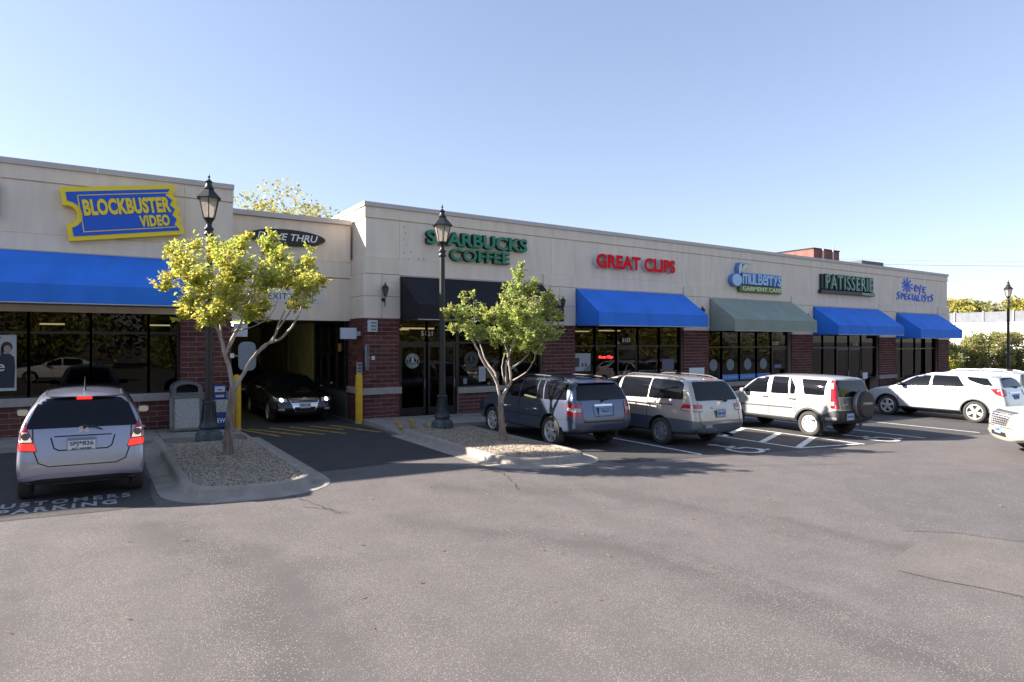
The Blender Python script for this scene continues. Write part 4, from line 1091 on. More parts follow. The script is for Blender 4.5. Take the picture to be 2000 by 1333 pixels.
# ================================================================== street furniture
def wall_lantern(x, z, label):
    t = thing('wall_lantern', label, 'wall lantern', (x, 18.94, z), group='black lanterns on the stucco pier tops')
    b = MB(); b.lathe([(.06, -.02), (.06, .02)], 10, (x, 18.93, z-.12), 'y'); b.tube([(x, 18.93, z-.12), (x, 18.80, z-.2), (x, 18.74, z-.12), (x, 18.74, z-.03)], .014, 6); b.tube([(x, 18.78, z-.16), (x, 18.78, z-.34)], [.02, .012], 6)
    b.build('bracket', M_black, t)
    b = MB(); c = (x, 18.74, z)
    b.lathe([(.05, -.03), (.055, 0)], 6, c); b.lathe([(.115, .22), (.12, .235), (.06, .31), (.02, .34), (.025, .37), (.008, .41)], 6, c)
    for k in range(6):
        a = 2*PI*k/6; b.tube([(x+.052*math.cos(a), 18.74+.052*math.sin(a), z), (x+.108*math.cos(a), 18.74+.108*math.sin(a), z+.225)], .007, 4)
    b.build('lantern_cage', M_black, t)
    b = MB(); b.lathe([(.048, .0), (.100, .222)], 6, c); b.build('lantern_glass', M_lglass, t)
M_lglass = mat('lantern_glass_small', (.10, .09, .085), .12)
for i, (x, z) in enumerate(((7.48, 3.90), (14.32, 3.74), (21.80, 3.60), (29.45, 3.46), (37.42, 3.32))):
    wall_lantern(x, z, ['black wall lantern on the corner pier left of the black awning', 'black wall lantern on the pier right of the coffee shop, by the tree crown', 'black wall lantern between the salon awning and the sage awning', 'black wall lantern between the sage awning and the bakery awning', 'black wall lantern left of the last blue awning'][i])

# frosted lantern glass of the street lamps
gm = bpy.data.materials.new('lamp_glass'); gm.use_nodes = True
nt = gm.node_tree; N = nt.nodes; N.clear()
tr = N.new('ShaderNodeBsdfTransparent'); tr.inputs[0].default_value = (.92, .90, .86, 1)
df = N.new('ShaderNodeBsdfTranslucent'); df.inputs[0].default_value = (.62, .57, .52, 1)
d2 = N.new('ShaderNodeBsdfPrincipled'); d2.inputs['Base Color'].default_value = (.55, .51, .47, 1); d2.inputs['Roughness'].default_value = .12
ma = N.new('ShaderNodeMixShader'); ma.inputs[0].default_value = .5; mb_ = N.new('ShaderNodeMixShader'); mb_.inputs[0].default_value = .62; o_ = N.new('ShaderNodeOutputMaterial')
nt.links.new(df.outputs[0], ma.inputs[1]); nt.links.new(d2.outputs[0], ma.inputs[2]); nt.links.new(tr.outputs[0], mb_.inputs[1]); nt.links.new(ma.outputs[0], mb_.inputs[2]); nt.links.new(mb_.outputs[0], o_.inputs[0])
def street_lamp(x, y, label, top=6.35):
    z0 = zg(x)+.10
    t = thing('street_lamp', label, 'street lamp', (x, y, z0), group='black lantern street lamps')
    s = (top)/6.25
    L = lambda name, prof, m, n=20, ph=0, smooth=True: None
    b = MB(); b.lathe([(.30, 0), (.30, .10), (.285, .20), (.25, .235), (.215, .27)], 8, (x, y, z0), ph=PI/8); b.build('base', M_ironbase, t)
    b = MB(); b.lathe([(.205, .27), (.19, .30), (.215, .34), (.20, .40), (.165, .46), (.15, .56), (.132, .70), (.125, .86), (.145, .885), (.145, .92), (.10, .945)], 24, (x, y, z0)); b.build('pedestal', mat('pedestal_iron', (.03, .04, .048), .5, var=.4, scale=10, bump=.3, bscale=50), t, smooth=True)
    b = MB()
    for k in range(12):
        a = 2*PI*k/12; b.tube([(x+.168*math.cos(a), y+.168*math.sin(a), z0+.46), (x+.128*math.cos(a), y+.128*math.sin(a), z0+.86)], .012, 5)
    b.build('flute', M_black, t)
    K = .70; h = top-2.06*K
    b = MB(); b.lathe([(.088, .94), (.082, 2.4), (.074, h)], 20, (x, y, z0)); b.build('pole', M_black, t, smooth=True)
    b = MB(); b.lathe([(.074, h), (.105, h+.02), (.105, h+.06), (.085, h+.08), (.085, h+.13), (.105, h+.15), (.105, h+.18), (.07, h+.20), (.06, h+.26), (.075, h+.33), (.11, h+.38), (.115, h+.56*K)], 16, (x, y, z0)); b.build('neck', M_black, t, smooth=True, angle=60)
    g = 0.0; zz = z0; z0 = z0+h+.56*K; hk = lambda P: [(a*K*1.08, b_*K) for a, b_ in P]
    b = MB(); b.lathe(hk([(.155, g), (.175, g+.03)]), 6, (x, y, z0), ph=.35)
    for k in range(6):
        a = .35+2*PI*k/6; b.tube([(x+.17*K*1.08*math.cos(a), y+.17*K*1.08*math.sin(a), z0+.02*K), (x+.305*K*1.08*math.cos(a), y+.305*K*1.08*math.sin(a), z0+.66*K)], .012, 5)
    b.build('lantern_cage', M_black, t)
    b = MB(); b.lathe(hk([(.155, g+.03), (.288, g+.655)]), 6, (x, y, z0), ph=.35, caps=False); b.build('lantern_glass', gm, t)
    b = MB(); b.lathe(hk([(.02, g+.02), (.05, g+.06), (.05, g+.2), (.035, g+.24), (.06, g+.34), (.06, g+.42), (.02, g+.5)]), 10, (x, y, z0)); b.build('bulb', mat('bulb_white', (.8, .78, .74), .4), t, smooth=True)
    b = MB(); b.lathe(hk([(.375, g+.65), (.385, g+.675), (.35, g+.70), (.20, g+.88), (.135, g+.97)]), 6, (x, y, z0), ph=.35); b.build('roof', M_black, t)
    b = MB(); b.lathe(hk([(.135, g+.97), (.15, g+1.0), (.12, g+1.05), (.09, g+1.12), (.085, g+1.20), (.11, g+1.22), (.05, g+1.28), (.02, g+1.32), (.02, g+1.35), (.045, g+1.38), (.02, g+1.42), (.008, g+1.50)]), 14, (x, y, z0)); b.build('finial', M_black, t, smooth=True, angle=60)
street_lamp(2.2, 16.25, 'black lantern street lamp behind the left tree', 6.17)
street_lamp(7.92, 15.75, 'black lantern street lamp behind the right tree, before the coffee shop doors', 6.12)
street_lamp(47.0, 16.7, 'distant black lantern street lamp in front of the hedge', 6.75)

# bollards
for x, y, lab in ((3.24, 18.82, 'yellow bollard behind the left tree trunk'), (6.64, 18.72, 'yellow bollard beside the brick pier of the drive-through')):
    z = zg(x); t = thing('bollard', lab, 'bollard', (x, y, z), group='yellow bollards flanking the drive-through')
    b = MB(); b.lathe([(.108, .02), (.108, 1.40), (.10, 1.455), (.08, 1.49), (.045, 1.512), (.01, 1.52)], 24, (x, y, z)); b.build('post', M_yellow, t, smooth=True, angle=50)
    b = MB(); b.lathe([(.13, .005), (.13, .03), (.11, .035)], 24, (x, y, z)); b.build('footing', M_concd, t)
t = thing('clearance_sign', 'small narrow red and white sign standing behind the right bollard', 'sign', (6.70, 18.88, zg(6.7)))
b = MB(); b.tube([(6.70, 18.9, zg(6.7)), (6.70, 18.9, 1.45)], .02, 6); b.build('post', M_coping, t)
b = MB(); b.box(6.62, 6.79, 18.865, 18.88, 1.50, 1.86); b.build('panel', mat('sign_lilac', (.42, .40, .46), .5), t)
b = MB(); b.box(6.62, 6.79, 18.86, 18.88, 1.863, 2.0); b.build('red_panel', mat('sign_dark_red', (.20, .03, .03), .5), t)
b = MB()
for k in range(3): b.box(6.65, 6.76, 18.858, 18.864, 1.56+k*.10, 1.60+k*.10)
b.build('print', mat('print_slate', (.06, .06, .09), .6), t)
# convex mirrors
def mirror(label, x, y, z, rz, arm_to):
    t = thing('traffic_mirror', label, 'mirror', (x, y, z))
    M_ = Matrix.Rotation(rz, 3, 'Z')
    pl = []
    w, h, r = .235, .40, .17
    for cx, cz, a0 in ((w-r, h-r, 0), (-(w-r), h-r, 90), (-(w-r), -(h-r), 180), (w-r, -(h-r), 270)):
        for k in range(7): a = rad(a0+15*k); pl.append((cx+r*math.cos(a), cz+r*math.sin(a)))
    f = lambda u, v, d: tuple(Vector((x, y, z)) + M_ @ Vector((u, d, v)))
    b = MB(); b.prism(pl, f, -.02, .02); b.build('mirror_back', mat('mirror_back_grey', (.20, .235, .29), .45, metal=.3), t, bevel=.008)
    b = MB(); b.tube([f(0, 0, -.02), arm_to], .014, 6); b.build('arm', M_coping, t)
    b = MB(); b.box(arm_to[0]-.05, arm_to[0]+.05, arm_to[1]-.012, arm_to[1]+.012, arm_to[2]-.06, arm_to[2]+.06); b.build('wall_plate', M_white, t)
mirror('grey oblong traffic mirror seen from behind, left of the lane', 3.52, 18.9, 2.08, .1, (3.14, 18.93, 2.1))
mirror('oblong traffic mirror seen edge-on at the brick corner pier', 6.86, 18.62, 2.0, rad(58), (7.16, 18.93, 1.98))
# small signs about the lane
t = thing('pier_sign', 'small pale sign with green lines high on the corner brick pier', 'sign', (7.13, 18.9, 2.8))
b = MB(); b.box(6.98, 7.28, 18.86, 18.955, 2.78, 3.14); b.build('panel', mat('sign_pale_lilac', (.50, .53, .62), .5), t, bevel=.006)
b = MB()
for k in range(3): b.box(7.06, 7.24, 18.852, 18.86, 2.83+k*.1, 2.88+k*.1)
b.build('print', mat('print_green', (.10, .24, .14), .6), t)
t = thing('lane_sign', 'pale blank box sign projecting from the corner pier into the lane', 'sign', (6.5, 19.2, 2.6))
b = MB(); b.box(6.24, 6.72, 19.15, 19.30, 2.56, 2.90); b.build('box', mat('box_sign_face', (.46, .49, .58), .35), t, bevel=.008)
b = MB(); b.box(6.722, 6.85, 19.19, 19.26, 2.66, 2.8); b.build('bracket', M_coping, t)
t = thing('lane_sign', 'white square sign hanging at the left of the drive-through lane', 'sign', (3.45, 19.4, 2.6))
b = MB(); b.box(3.26, 3.62, 19.38, 19.46, 2.62, 3.0); b.build('box', mat('box_sign_white', (.58, .60, .66), .4), t, bevel=.008)
b = MB(); b.box(3.12, 3.262, 19.40, 19.44, 2.75, 2.85); b.build('bracket', M_coping, t)
t = thing('hose_reel', 'small orange fitting on the service window wall of the lane', 'fitting', (6.7, 20.9, 2.2))
b = MB(); b.lathe([(.02, -.14), (.07, -.12), (.075, .1), (.04, .15)], 12, (6.70, 20.7, 2.28)); b.build('body', mat('orange_fitting', (.32, .13, .02), .5), t, smooth=True)
# litter bin
t = thing('litter_bin', 'grey litter bin with pebbled panels and arched hood before the brick wall', 'litter bin', (1.95, 18.4, zg(1.95)+.12))
z = zg(1.95)+.12; x0, x1, y0, y1 = 1.60, 2.30, 18.08, 18.72
M_bin = mat('bin_grey', (.15, .145, .14), .7, var=.15, scale=6)
b = MB(); b.box(x0, x1, y0, y1, z+.02, z+.10); b.box(x0, x1, y0, y1, z+.84, z+.93)
for a in (x0, x1-.07):
    for c in (y0, y1-.07): b.box(a, a+.07, c, c+.07, z+.10, z+.84)
b.build('bin_frame', M_bin, t, bevel=.012)
pm = mat('pebble_panel', (.62, .60, .60), .85, col2=(.16, .155, .16), scale=46, bump=.8, bscale=46, detail=2)
for (a, c, d, e) in ((x0+.07, x1-.07, y0+.018, y0+.05), (x0+.07, x1-.07, y1-.05, y1-.018), (x0+.018, x0+.05, y0+.07, y1-.07), (x1-.05, x1-.018, y0+.07, y1-.07)):
    b = MB(); b.box(a, c, d, e, z+.10, z+.84); b.build('pebble_panel', pm, t)
P = [(x0, z+.93), (x1, z+.93)] + [((x0+x1)/2+.35*math.cos(a)*(1 if True else 1), z+1.08+.20*math.sin(a)) for a in [PI*k/12 for k in range(13)]]
H = [(x0+.10, z+.99), (x1-.10, z+.99)] + [((x0+x1)/2+.25*math.cos(a), z+1.09+.11*math.sin(a)) for a in [PI*k/12 for k in range(13)]]
b = MB()
n = len(P)
for (ya, yb_) in ((y0, y0+.05), (y1-.05, y1)):
    vs = [(u, ya, v) for u, v in P]+[(u, ya, v) for u, v in H]+[(u, yb_, v) for u, v in P]+[(u, yb_, v) for u, v in H]
    fs = []
    for i in range(n):
        j = (i+1) % n
        fs += [(i, j, n+j, n+i), (2*n+i, 3*n+i, 3*n+j, 2*n+j), (i, 2*n+i, 2*n+j, j), (n+i, n+j, 3*n+j, 3*n+i)]
    b.add(vs, fs)
for i in range(1, n-1):                                    # roof skin between the two arches
    a, c = P[i], P[i+1]
    b.add([(a[0], y0+.05, a[1]), (c[0], y0+.05, c[1]), (c[0], y1-.05, c[1]), (a[0], y1-.05, a[1])], [(0, 1, 2, 3)])
b.build('hood', mat('bin_hood', (.12, .125, .13), .55), t, recalc=True)
b = MB(); b.box(x0+.05, x1-.05, y0+.2, y0+.22, z+.93, z+1.2); b.build('flap', M_dark, t)
# newspaper box
t = thing('newspaper_box', 'blue newspaper vending box with NEWS lettering behind the left tree', 'newspaper box', (2.72, 18.35, zg(2.7)+.12))
z = zg(2.72)+.12; M_nb = mat('news_blue', (.012, .045, .20), .4)
b = MB(); b.box(2.50, 2.94, 18.16, 18.58, z+.06, z+.80); b.box(2.56, 2.88, 18.2, 18.54, z+.80, z+1.16); b.build('cabinet', M_nb, t, bevel=.015)
b = MB(); b.box(2.53, 2.91, 18.145, 18.16, z+.46, z+.78); b.build('newspaper', mat('newsprint', (.48, .47, .43), .8, col2=(.22, .21, .2), scale=22), t)
b = MB(); b.box(2.60, 2.84, 18.185, 18.20, z+.98, z+1.12); b.build('price_card', mat('card_white', (.55, .55, .6), .6), t)
b = MB(); b.box(2.66, 2.78, 18.178, 18.185, z+1.02, z+1.05); b.build('card_mark', mat('card_red', (.4, .06, .05), .6), t)
b = MB(); b.box(2.62, 2.82, 18.17, 18.2, z+.84, z+.9); b.build('coin_slot', M_coping, t)
text_part('lettering', 'NEWS', 2.55, 2.90, z+.18, z+.30, 18.15, 18.16, M_white, t, bold=.01)
b = MB()
for a in (2.54, 2.86):
    for c in (18.2, 18.5): b.box(a, a+.05, c, c+.05, z, z+.06)
b.build('foot', M_dark, t)
# low signs by the wall, planter with flowers
for x, y, h, lab in ((19.45, 17.0, 1.47, 'white sign plate seen just above the gold minivan roof'), (31.2, 16.9, .98, 'small white sign plate behind the white and black parked car')):
    t = thing('post_sign', lab, 'sign', (x, y, zg(x)+.12))
    b = MB(); b.tube([(x, y+.03, zg(x)+.1), (x, y+.03, h-.02)], .022, 6); b.build('post', M_coping, t)
    b = MB(); b.box(x-.42 if x < 20 else x-.2, x+.42 if x < 20 else x+.2, y-.012, y+.008, h-.30, h); b.build('plate', mat('plate_white', (.62, .63, .67), .45), t, bevel=.004)
def blob_leaves(r, c, rad3, n, s, vs, fs, flat=.5):
    for i in range(n):
        u = Vector((r.gauss(0, 1), r.gauss(0, 1), r.gauss(0, 1))).normalized()*(r.random()**.35)
        p = Vector((c[0]+u.x*rad3[0], c[1]+u.y*rad3[1], c[2]+u.z*rad3[2]))
        a = Vector((r.gauss(0, 1), r.gauss(0, 1), r.gauss(0, .8)-.3)).normalized(); q = a.cross(Vector((r.gauss(0, 1), r.gauss(0, 1), r.gauss(0, 1)))).normalized()
        k = len(vs); L = s*r.uniform(.7, 1.3); W = L*flat
        vs += [tuple(p-a*L*.5), tuple(p+q*W*.5), tuple(p+a*L*.5), tuple(p-q*W*.5)]; fs.append((k, k+1, k+2, k+3))
t = thing('flower_planter', 'planter with dark leaves and purple flowers by the last brick pier', 'planter', (38.6, 18.2, zg(38)+.12))
b = MB(); b.lathe([(.35, 0), (.45, .35), (.48, .40), (.42, .40)], 16, (38.6, 18.2, zg(38.6)+.12)); b.build('pot', M_concd, t)
r = random.Random(8); vs = []; fs = []; blob_leaves(r, (38.6, 18.2, .25), (.75, .5, .42), 500, .14, vs, fs)
me = bpy.data.meshes.new('foliage'); me.from_pydata([tuple(Vector(v)-wloc(t)) for v in vs], [], fs); me.materials.append(leaf_mat('planter_leaf', (.03, .05, .02), (.05, .08, .03), (.06, .09, .05), .2)); link('foliage', me, t)
vs = []; fs = []; blob_leaves(r, (38.7, 18.05, .38), (.7, .45, .35), 120, .11, vs, fs, .9)
me = bpy.data.meshes.new('flowers'); me.from_pydata([tuple(Vector(v)-wloc(t)) for v in vs], [], fs); me.materials.append(leaf_mat('planter_flower', (.20, .10, .40), (.30, .18, .5), (.4, .25, .5), .2)); link('flowers', me, t)
# ================================================================== trees
M_bark = mat('bark', (.40, .355, .32), .9, col2=(.22, .185, .16), scale=7, sc3=(1, 1, .25), bump=.6, bscale=35)
M_barkd = mat('bark_base', (.32, .255, .21), .95, col2=(.12, .09, .075), scale=14, sc3=(1, 1, .22), bump=1.0, bscale=28)
def leafshape(p, a, q, L, W, vs, fs, fold=.25):
    """pointed oval leaf, folded along the midrib and curling down at the tip"""
    n = a.cross(q).normalized(); k = len(vs)
    tip = p + a*L - n*L*.18
    vs.extend([tuple(p), tuple(p+a*L*.32+q*W*.5+n*W*fold), tuple(p+a*L*.70+q*W*.42+n*W*fold-n*L*.05), tuple(tip), tuple(p+a*L*.70-q*W*.42+n*W*fold-n*L*.05), tuple(p+a*L*.32-q*W*.5+n*W*fold), tuple(p+a*L*.5)])
    fs.extend([(k, k+6, k+1), (k+1, k+6, k+2), (k+2, k+6, k+3), (k+3, k+6, k+4), (k+4, k+6, k+5), (k+5, k+6, k)])
def pear_tree(label, base, base_px, ppm, trunk, limbs, lumps, leaf, seed, nper, lsize):
    r = random.Random(seed)
    base = Vector(base)
    def W(px, py, dep=0.0):                                 # picture-plane sketch -> world, at the tree's own distance
        return base + RGT*((px-base_px[0])/ppm) + Vector((0, 0, (base_px[1]-py)/ppm)) + FWD*dep
    t = thing('pear_tree', label, 'tree', base, group='young pear trees in the gravel islands')
    def wig(pts, rs, sub=3):
        P = [Vector(p) for p in pts]; out = []; ro = []
        for i in range(len(P)-1):
            p0 = P[max(0, i-1)]; p1 = P[i]; p2 = P[i+1]; p3 = P[min(len(P)-1, i+2)]
            for k in range(sub):
                u = k/sub
                q = .5*((2*p1)+(p2-p0)*u+(2*p0-5*p1+4*p2-p3)*u*u+(3*p1-p0-3*p2+p3)*u**3)
                out.append(q + Vector((r.gauss(0, .006), r.gauss(0, .006), 0))); ro.append((rs[i]*(1-u)+rs[i+1]*u)*r.uniform(.93, 1.08))
        out.append(P[-1]); ro.append(rs[-1])
        return out, ro
    b = MB(); P, R_ = wig([W(*p) for p, _ in trunk], [q for _, q in trunk], 4)
    b.tube(P, R_, 14)
    for k in range(3):
        u = P[1+k*2]; b.tube([u, u+RGT*r.choice((-1, 1))*(R_[1]*1.15)+Vector((0, 0, .02))], [.03, .02], 6)
    b.build('trunk', M_barkd, t, smooth=True, angle=180)
    nodes = []
    for li, L in enumerate(limbs):
        dep = 0
        pts = []
        for (p, q, d) in L: pts.append(W(p[0], p[1], d))
        P, R_ = wig(pts, [q*.74 for _, q, _ in L], 4)
        b = MB(); b.tube(P, R_, 8)
        b.build('limb', M_bark, t, smooth=True, angle=180)
        nodes += [(p, q) for p, q in zip(P[len(P)//3:], R_[len(P)//3:])]
    # lumps of foliage: twigs run from the nearest limb node to points in the lump
    tw = MB(); vs = []; fs = []
    for (px, py, rp, dep) in lumps:
        c = W(px, py, dep); rl = rp/ppm
        ncl = max(3, int(nper*(rl/.35)**2.2))
        near = sorted(nodes, key=lambda n: (n[0]-c).length + .35*max(0, n[0].z-c.z))[0]
        hub = c - Vector((0, 0, rl*.55))
        mid = near[0].lerp(hub, .55) + Vector((r.gauss(0, .05), r.gauss(0, .05), -.04))
        tw.tube([near[0], mid, hub], [min(.020, near[1]), .013, .009], 5, caps=False)
        for i in range(ncl):
            while True:
                u = Vector((r.uniform(-1, 1), r.uniform(-1, 1), r.uniform(-1, 1)))
                if u.length < 1: break
            e = c + Vector((u.x*rl, u.y*rl, u.z*rl*.95))
            m_ = hub.lerp(e, .5) + Vector((r.gauss(0, .02), r.gauss(0, .02), .02))
            tw.tube([hub, m_, e], [.006, .0045, .003], 4, caps=False)
            nl = r.randint(9, 15); d = (e-hub); d = d.normalized() if d.length > .01 else Vector((0, 0, 1))
            for k in range(nl):
                f = r.uniform(.25, 1.08)
                p = (hub.lerp(m_, f*2) if f < .5 else m_.lerp(e, f*2-1))
                a = Vector((r.gauss(0, 1), r.gauss(0, 1), r.gauss(-.75, .55)))+d*.45; a.normalize()
                q = a.cross(Vector((r.gauss(0, .5), r.gauss(0, .5), 1))).normalized()
                leafshape(p+a*.015, a, q, lsize*r.uniform(.7, 1.2), lsize*r.uniform(.5, .68), vs, fs)
    tw.build('twigs', M_bark, t, smooth=True, angle=180)
    me = bpy.data.meshes.new('foliage'); me.from_pydata([tuple(Vector(v)-base) for v in vs], [], fs); me.materials.append(leaf)
    me.polygons.foreach_set('use_smooth', [False]*len(me.polygons))
    o = link('foliage', me, t); o['kind'] = 'stuff'
    return len(fs)
LEAF1 = leaf_mat('pear_leaf_yellow', (.40, .45, .075), (.58, .58, .11), (.64, .54, .12), .58)
LEAF2 = leaf_mat('pear_leaf_green', (.28, .37, .085), (.43, .49, .125), (.56, .54, .16), .56)
d = 0.0
T1L = [
  [((455, 755), .062, 0), ((448, 715), .055, 0), ((441, 685), .05, -.05), ((436, 655), .046, -.1), ((426, 628), .036, -.15), ((410, 603), .028, -.2), ((388, 565), .02, -.3), ((365, 520), .012, -.4)],
  [((441, 690), .048, -.05), ((452, 655), .052, .05), ((463, 632), .046, .12), ((468, 600), .038, .2), ((478, 560), .03, .3), ((492, 510), .02, .35), ((512, 455), .010, .4)],
  [((436, 652), .03, -.1), ((427, 615), .026, .1), ((436, 570), .02, .3), ((432, 520), .015, .5), ((450, 470), .01, .55)],
  [((457, 758), .055, 0), ((478, 716), .05, .05), ((492, 692), .048, .1), ((515, 668), .043, .1), ((545, 656), .036, .1), ((574, 628), .03, 0), ((590, 600), .022, -.1), ((600, 562), .015, -.15), ((606, 525), .009, -.2)],
  [((498, 686), .032, .1), ((522, 655), .026, .3), ((533, 615), .022, .45), ((556, 565), .016, .6), ((575, 515), .009, .6)],
  [((528, 662), .028, .1), ((556, 630), .022, -.2), ((590, 592), .016, -.4), ((625, 548), .009, -.5)],
  [((462, 640), .024, .1), ((497, 634), .018, -.15), ((538, 616), .014, -.35), ((560, 585), .009, -.5)],
  [((470, 600), .02, .2), ((500, 570), .016, -.1), ((522, 535), .010, -.4)],
  [((410, 603), .018, -.2), ((375, 575), .013, .1), ((345, 520), .009, .2), ((335, 475), .006, .2)]]
T1B = [(340, 482, 26, .0), (328, 520, 22, .2), (334, 468, 15, .1), (332, 545, 24, -.2), (378, 505, 36, -.4), (372, 545, 34, .4), (410, 475, 32, .2), (385, 470, 18, -.1), (450, 462, 28, .4), (455, 490, 30, -.4), (465, 442, 15, .5), (515, 470, 26, .3), (517, 440, 14, .35), (480, 520, 46, -.6), (425, 540, 46, .6), (415, 530, 40, -.7), (385, 575, 34, -.2), (430, 600, 38, -.4), (480, 585, 42, .6), (475, 575, 40, -.6), (530, 520, 44, .7), (540, 535, 42, -.5), (578, 520, 36, .3), (600, 545, 34, -.3), (626, 550, 24, -.5), (640, 540, 14, -.4), (565, 572, 32, .5), (545, 490, 26, .1), (608, 500, 18, -.2), (614, 478, 10, -.2), (580, 500, 20, .5), (365, 610, 18, -.2), (500, 600, 26, -.3), (405, 625, 14, -.3), (350, 580, 20, .3)]
pear_tree('wider yellow leaved tree in the left gravel island', (2.24, 13.99, zg(2.24)+.10), (445, 886), 1260/12.95, [((445, 890), .112), ((446, 850), .090), ((450, 800), .074), ((455, 752), .062)], T1L, T1B, LEAF1, 21, 38, .084)
T2L = [
  [((977, 786), .06, 0), ((971, 745), .05, 0), ((959, 720), .044, -.05), ((944, 700), .038, -.1), ((934, 678), .032, -.15), ((923, 656), .026, -.2), ((905, 628), .018, -.25), ((885, 595), .010, -.3)],
  [((972, 748), .04, 0), ((966, 722), .034, .1), ((950, 702), .030, .2), ((938, 672), .024, .3), ((928, 640), .018, .35), ((922, 590), .010, .3)],
  [((978, 786), .058, 0), ((985, 762), .052, .05), ((997, 742), .046, .1), ((997, 722), .042, .1), ((994, 700), .038, .1), ((990, 676), .03, .1), ((978, 650), .02, .2), ((955, 610), .010, .3)],
  [((990, 752), .036, .05), ((988, 730), .034, -.1), ((990, 700), .030, -.15), ((1000, 670), .024, -.2), ((1012, 620), .018, -.1), ((1022, 560), .012, 0), ((1014, 505), .006, 0)],
  [((996, 715), .036, .1), ((1015, 702), .030, .2), ((1030, 688), .026, .3), ((1040, 668), .02, .3), ((1058, 620), .012, .3), ((1075, 580), .007, .3)],
  [((1000, 738), .026, .1), ((1028, 720), .020, -.1), ((1042, 696), .016, -.25), ((1050, 675), .012, -.3), ((1075, 630), .007, -.3)],
  [((984, 738), .02, .05), ((980, 710), .016, .3), ((986, 680), .012, .45), ((1000, 630), .008, .5)]]
T2B = [(1012, 520, 20, 0), (1018, 500, 10, 0), (1008, 545, 24, .1), (1036, 550, 24, .2), (1046, 538, 12, .2), (1000, 568, 30, -.3), (1022, 590, 42, .5), (1020, 595, 42, -.5), (1060, 590, 34, .2), (1082, 578, 20, .3), (1092, 605, 18, .1), (1072, 632, 32, -.2), (1092, 640, 12, 0), (1032, 640, 42, -.4), (1030, 640, 40, .5), (985, 622, 40, .3), (955, 604, 28, -.3), (930, 590, 18, 0), (905, 602, 28, -.2), (880, 592, 18, -.3), (872, 610, 12, -.3), (912, 628, 26, .3), (940, 640, 26, -.3), (906, 568, 14, 0), (922, 562, 9, 0), (1005, 662, 28, .4), (1050, 662, 24, -.1), (966, 650, 22, .5), (885, 630, 14, -.2), (1074, 560, 14, .2), (978, 585, 18, .2)]
pear_tree('narrower greener tree in the right gravel island beside the blue SUV', (8.14, 12.93, zg(8.14)+.10), (985, 860), 1260/15.0, [((984, 864), .100), ((981, 835), .082), ((978, 805), .071), ((977, 782), .063)], T2L, T2B, LEAF2, 33, 36, .080)

# ------------------------------------------------------------------ other vegetation
def rough_tree(name, label, x, y, z, h, rx, n, ls, leaf, seed, crown0=.35, group=None, cat='tree', lump=9, trunk=True):
    r = random.Random(seed); t = thing(name, label, cat, (x, y, z), group=group)
    if trunk:
        b = MB(); b.tube([(x, y, z-.2), (x+r.uniform(-.1, .1), y, z+h*.3), (x+r.uniform(-.3, .3), y+r.uniform(-.3, .3), z+h*.75)], [h*.028, h*.02, h*.006], 8)
        for k in range(6):
            a = r.uniform(0, 6.28); s = z+h*r.uniform(.28, .5); b.tube([(x, y, s), (x+math.cos(a)*rx*.4, y+math.sin(a)*rx*.4, s+h*.15), (x+math.cos(a)*rx*.75, y+math.sin(a)*rx*.75, s+h*.3)], [h*.012, h*.008, h*.003], 5)
        b.build('trunk', M_bark, t, smooth=True, angle=180)
    vs = []; fs = []
    for k in range(lump):
        a = r.uniform(0, 6.28); q = r.uniform(.1, .8)*rx; hh = r.uniform(crown0, .92)
        q *= math.sqrt(max(.08, 1-((hh-(crown0+.2))/(1.02-crown0-.2))**2)) if hh > crown0+.2 else 1
        c = (x+q*math.cos(a), y+q*math.sin(a), z+h*hh); s = rx*r.uniform(.26, .46)
        blob_leaves(r, c, (s, s, s*.85), n//lump, ls, vs, fs)
    me = bpy.data.meshes.new('crown'); me.from_pydata([(v[0]-x, v[1]-y, v[2]-z) for v in vs], [], fs); me.materials.append(leaf); link('crown', me, t)
    return t
LF_far = leaf_mat('far_leaf_yellow', (.24, .26, .06), (.38, .36, .09), (.46, .33, .09), .45)
LF_hedge = leaf_mat('hedge_leaf', (.25, .28, .09), (.38, .37, .15), (.44, .38, .20), .6)
LF_hedgey = leaf_mat('hedge_leaf_yellow', (.42, .48, .06), (.54, .54, .09), (.58, .50, .12), .62)
LF_dark = leaf_mat('dark_leaf', (.06, .07, .02), (.13, .11, .03), (.20, .12, .04), .3)
rough_tree('shade_tree', 'yellowing tree top showing over the drive-through roof', 8.9, 36.8, 0, 10.7, 4.3, 14000, .21, LF_far, 6, lump=26, crown0=.45)
# hedge beyond the right end
hx = [(57.5, 27.0), (59.0, 26.2), (60.6, 25.6), (62.2, 24.8), (63.6, 24.1), (65.2, 23.2), (66.4, 22.4)]
for i, (x, y) in enumerate(hx):
    lab = ['bright yellow green bush at the end of the shop row', 'large yellow green bush second from the shop end', 'olive bush third from the shop end in the hedge', 'olive bush left of the distant street lamp', 'olive bush behind the distant street lamp', 'olive bush right of the distant street lamp', 'olive bush at the right edge of the picture'][i]
    rough_tree('bush', lab, x, y, zg(x)-.1, [3.3, 4.0, 3.7, 4.3, 4.5, 4.0, 4.3][i], 1.8, 6500, .20, LF_hedgey if i < 2 else LF_hedge, 40+i, crown0=.12, group='bushes in the hedge beyond the shop row', cat='bush', lump=14, trunk=False)
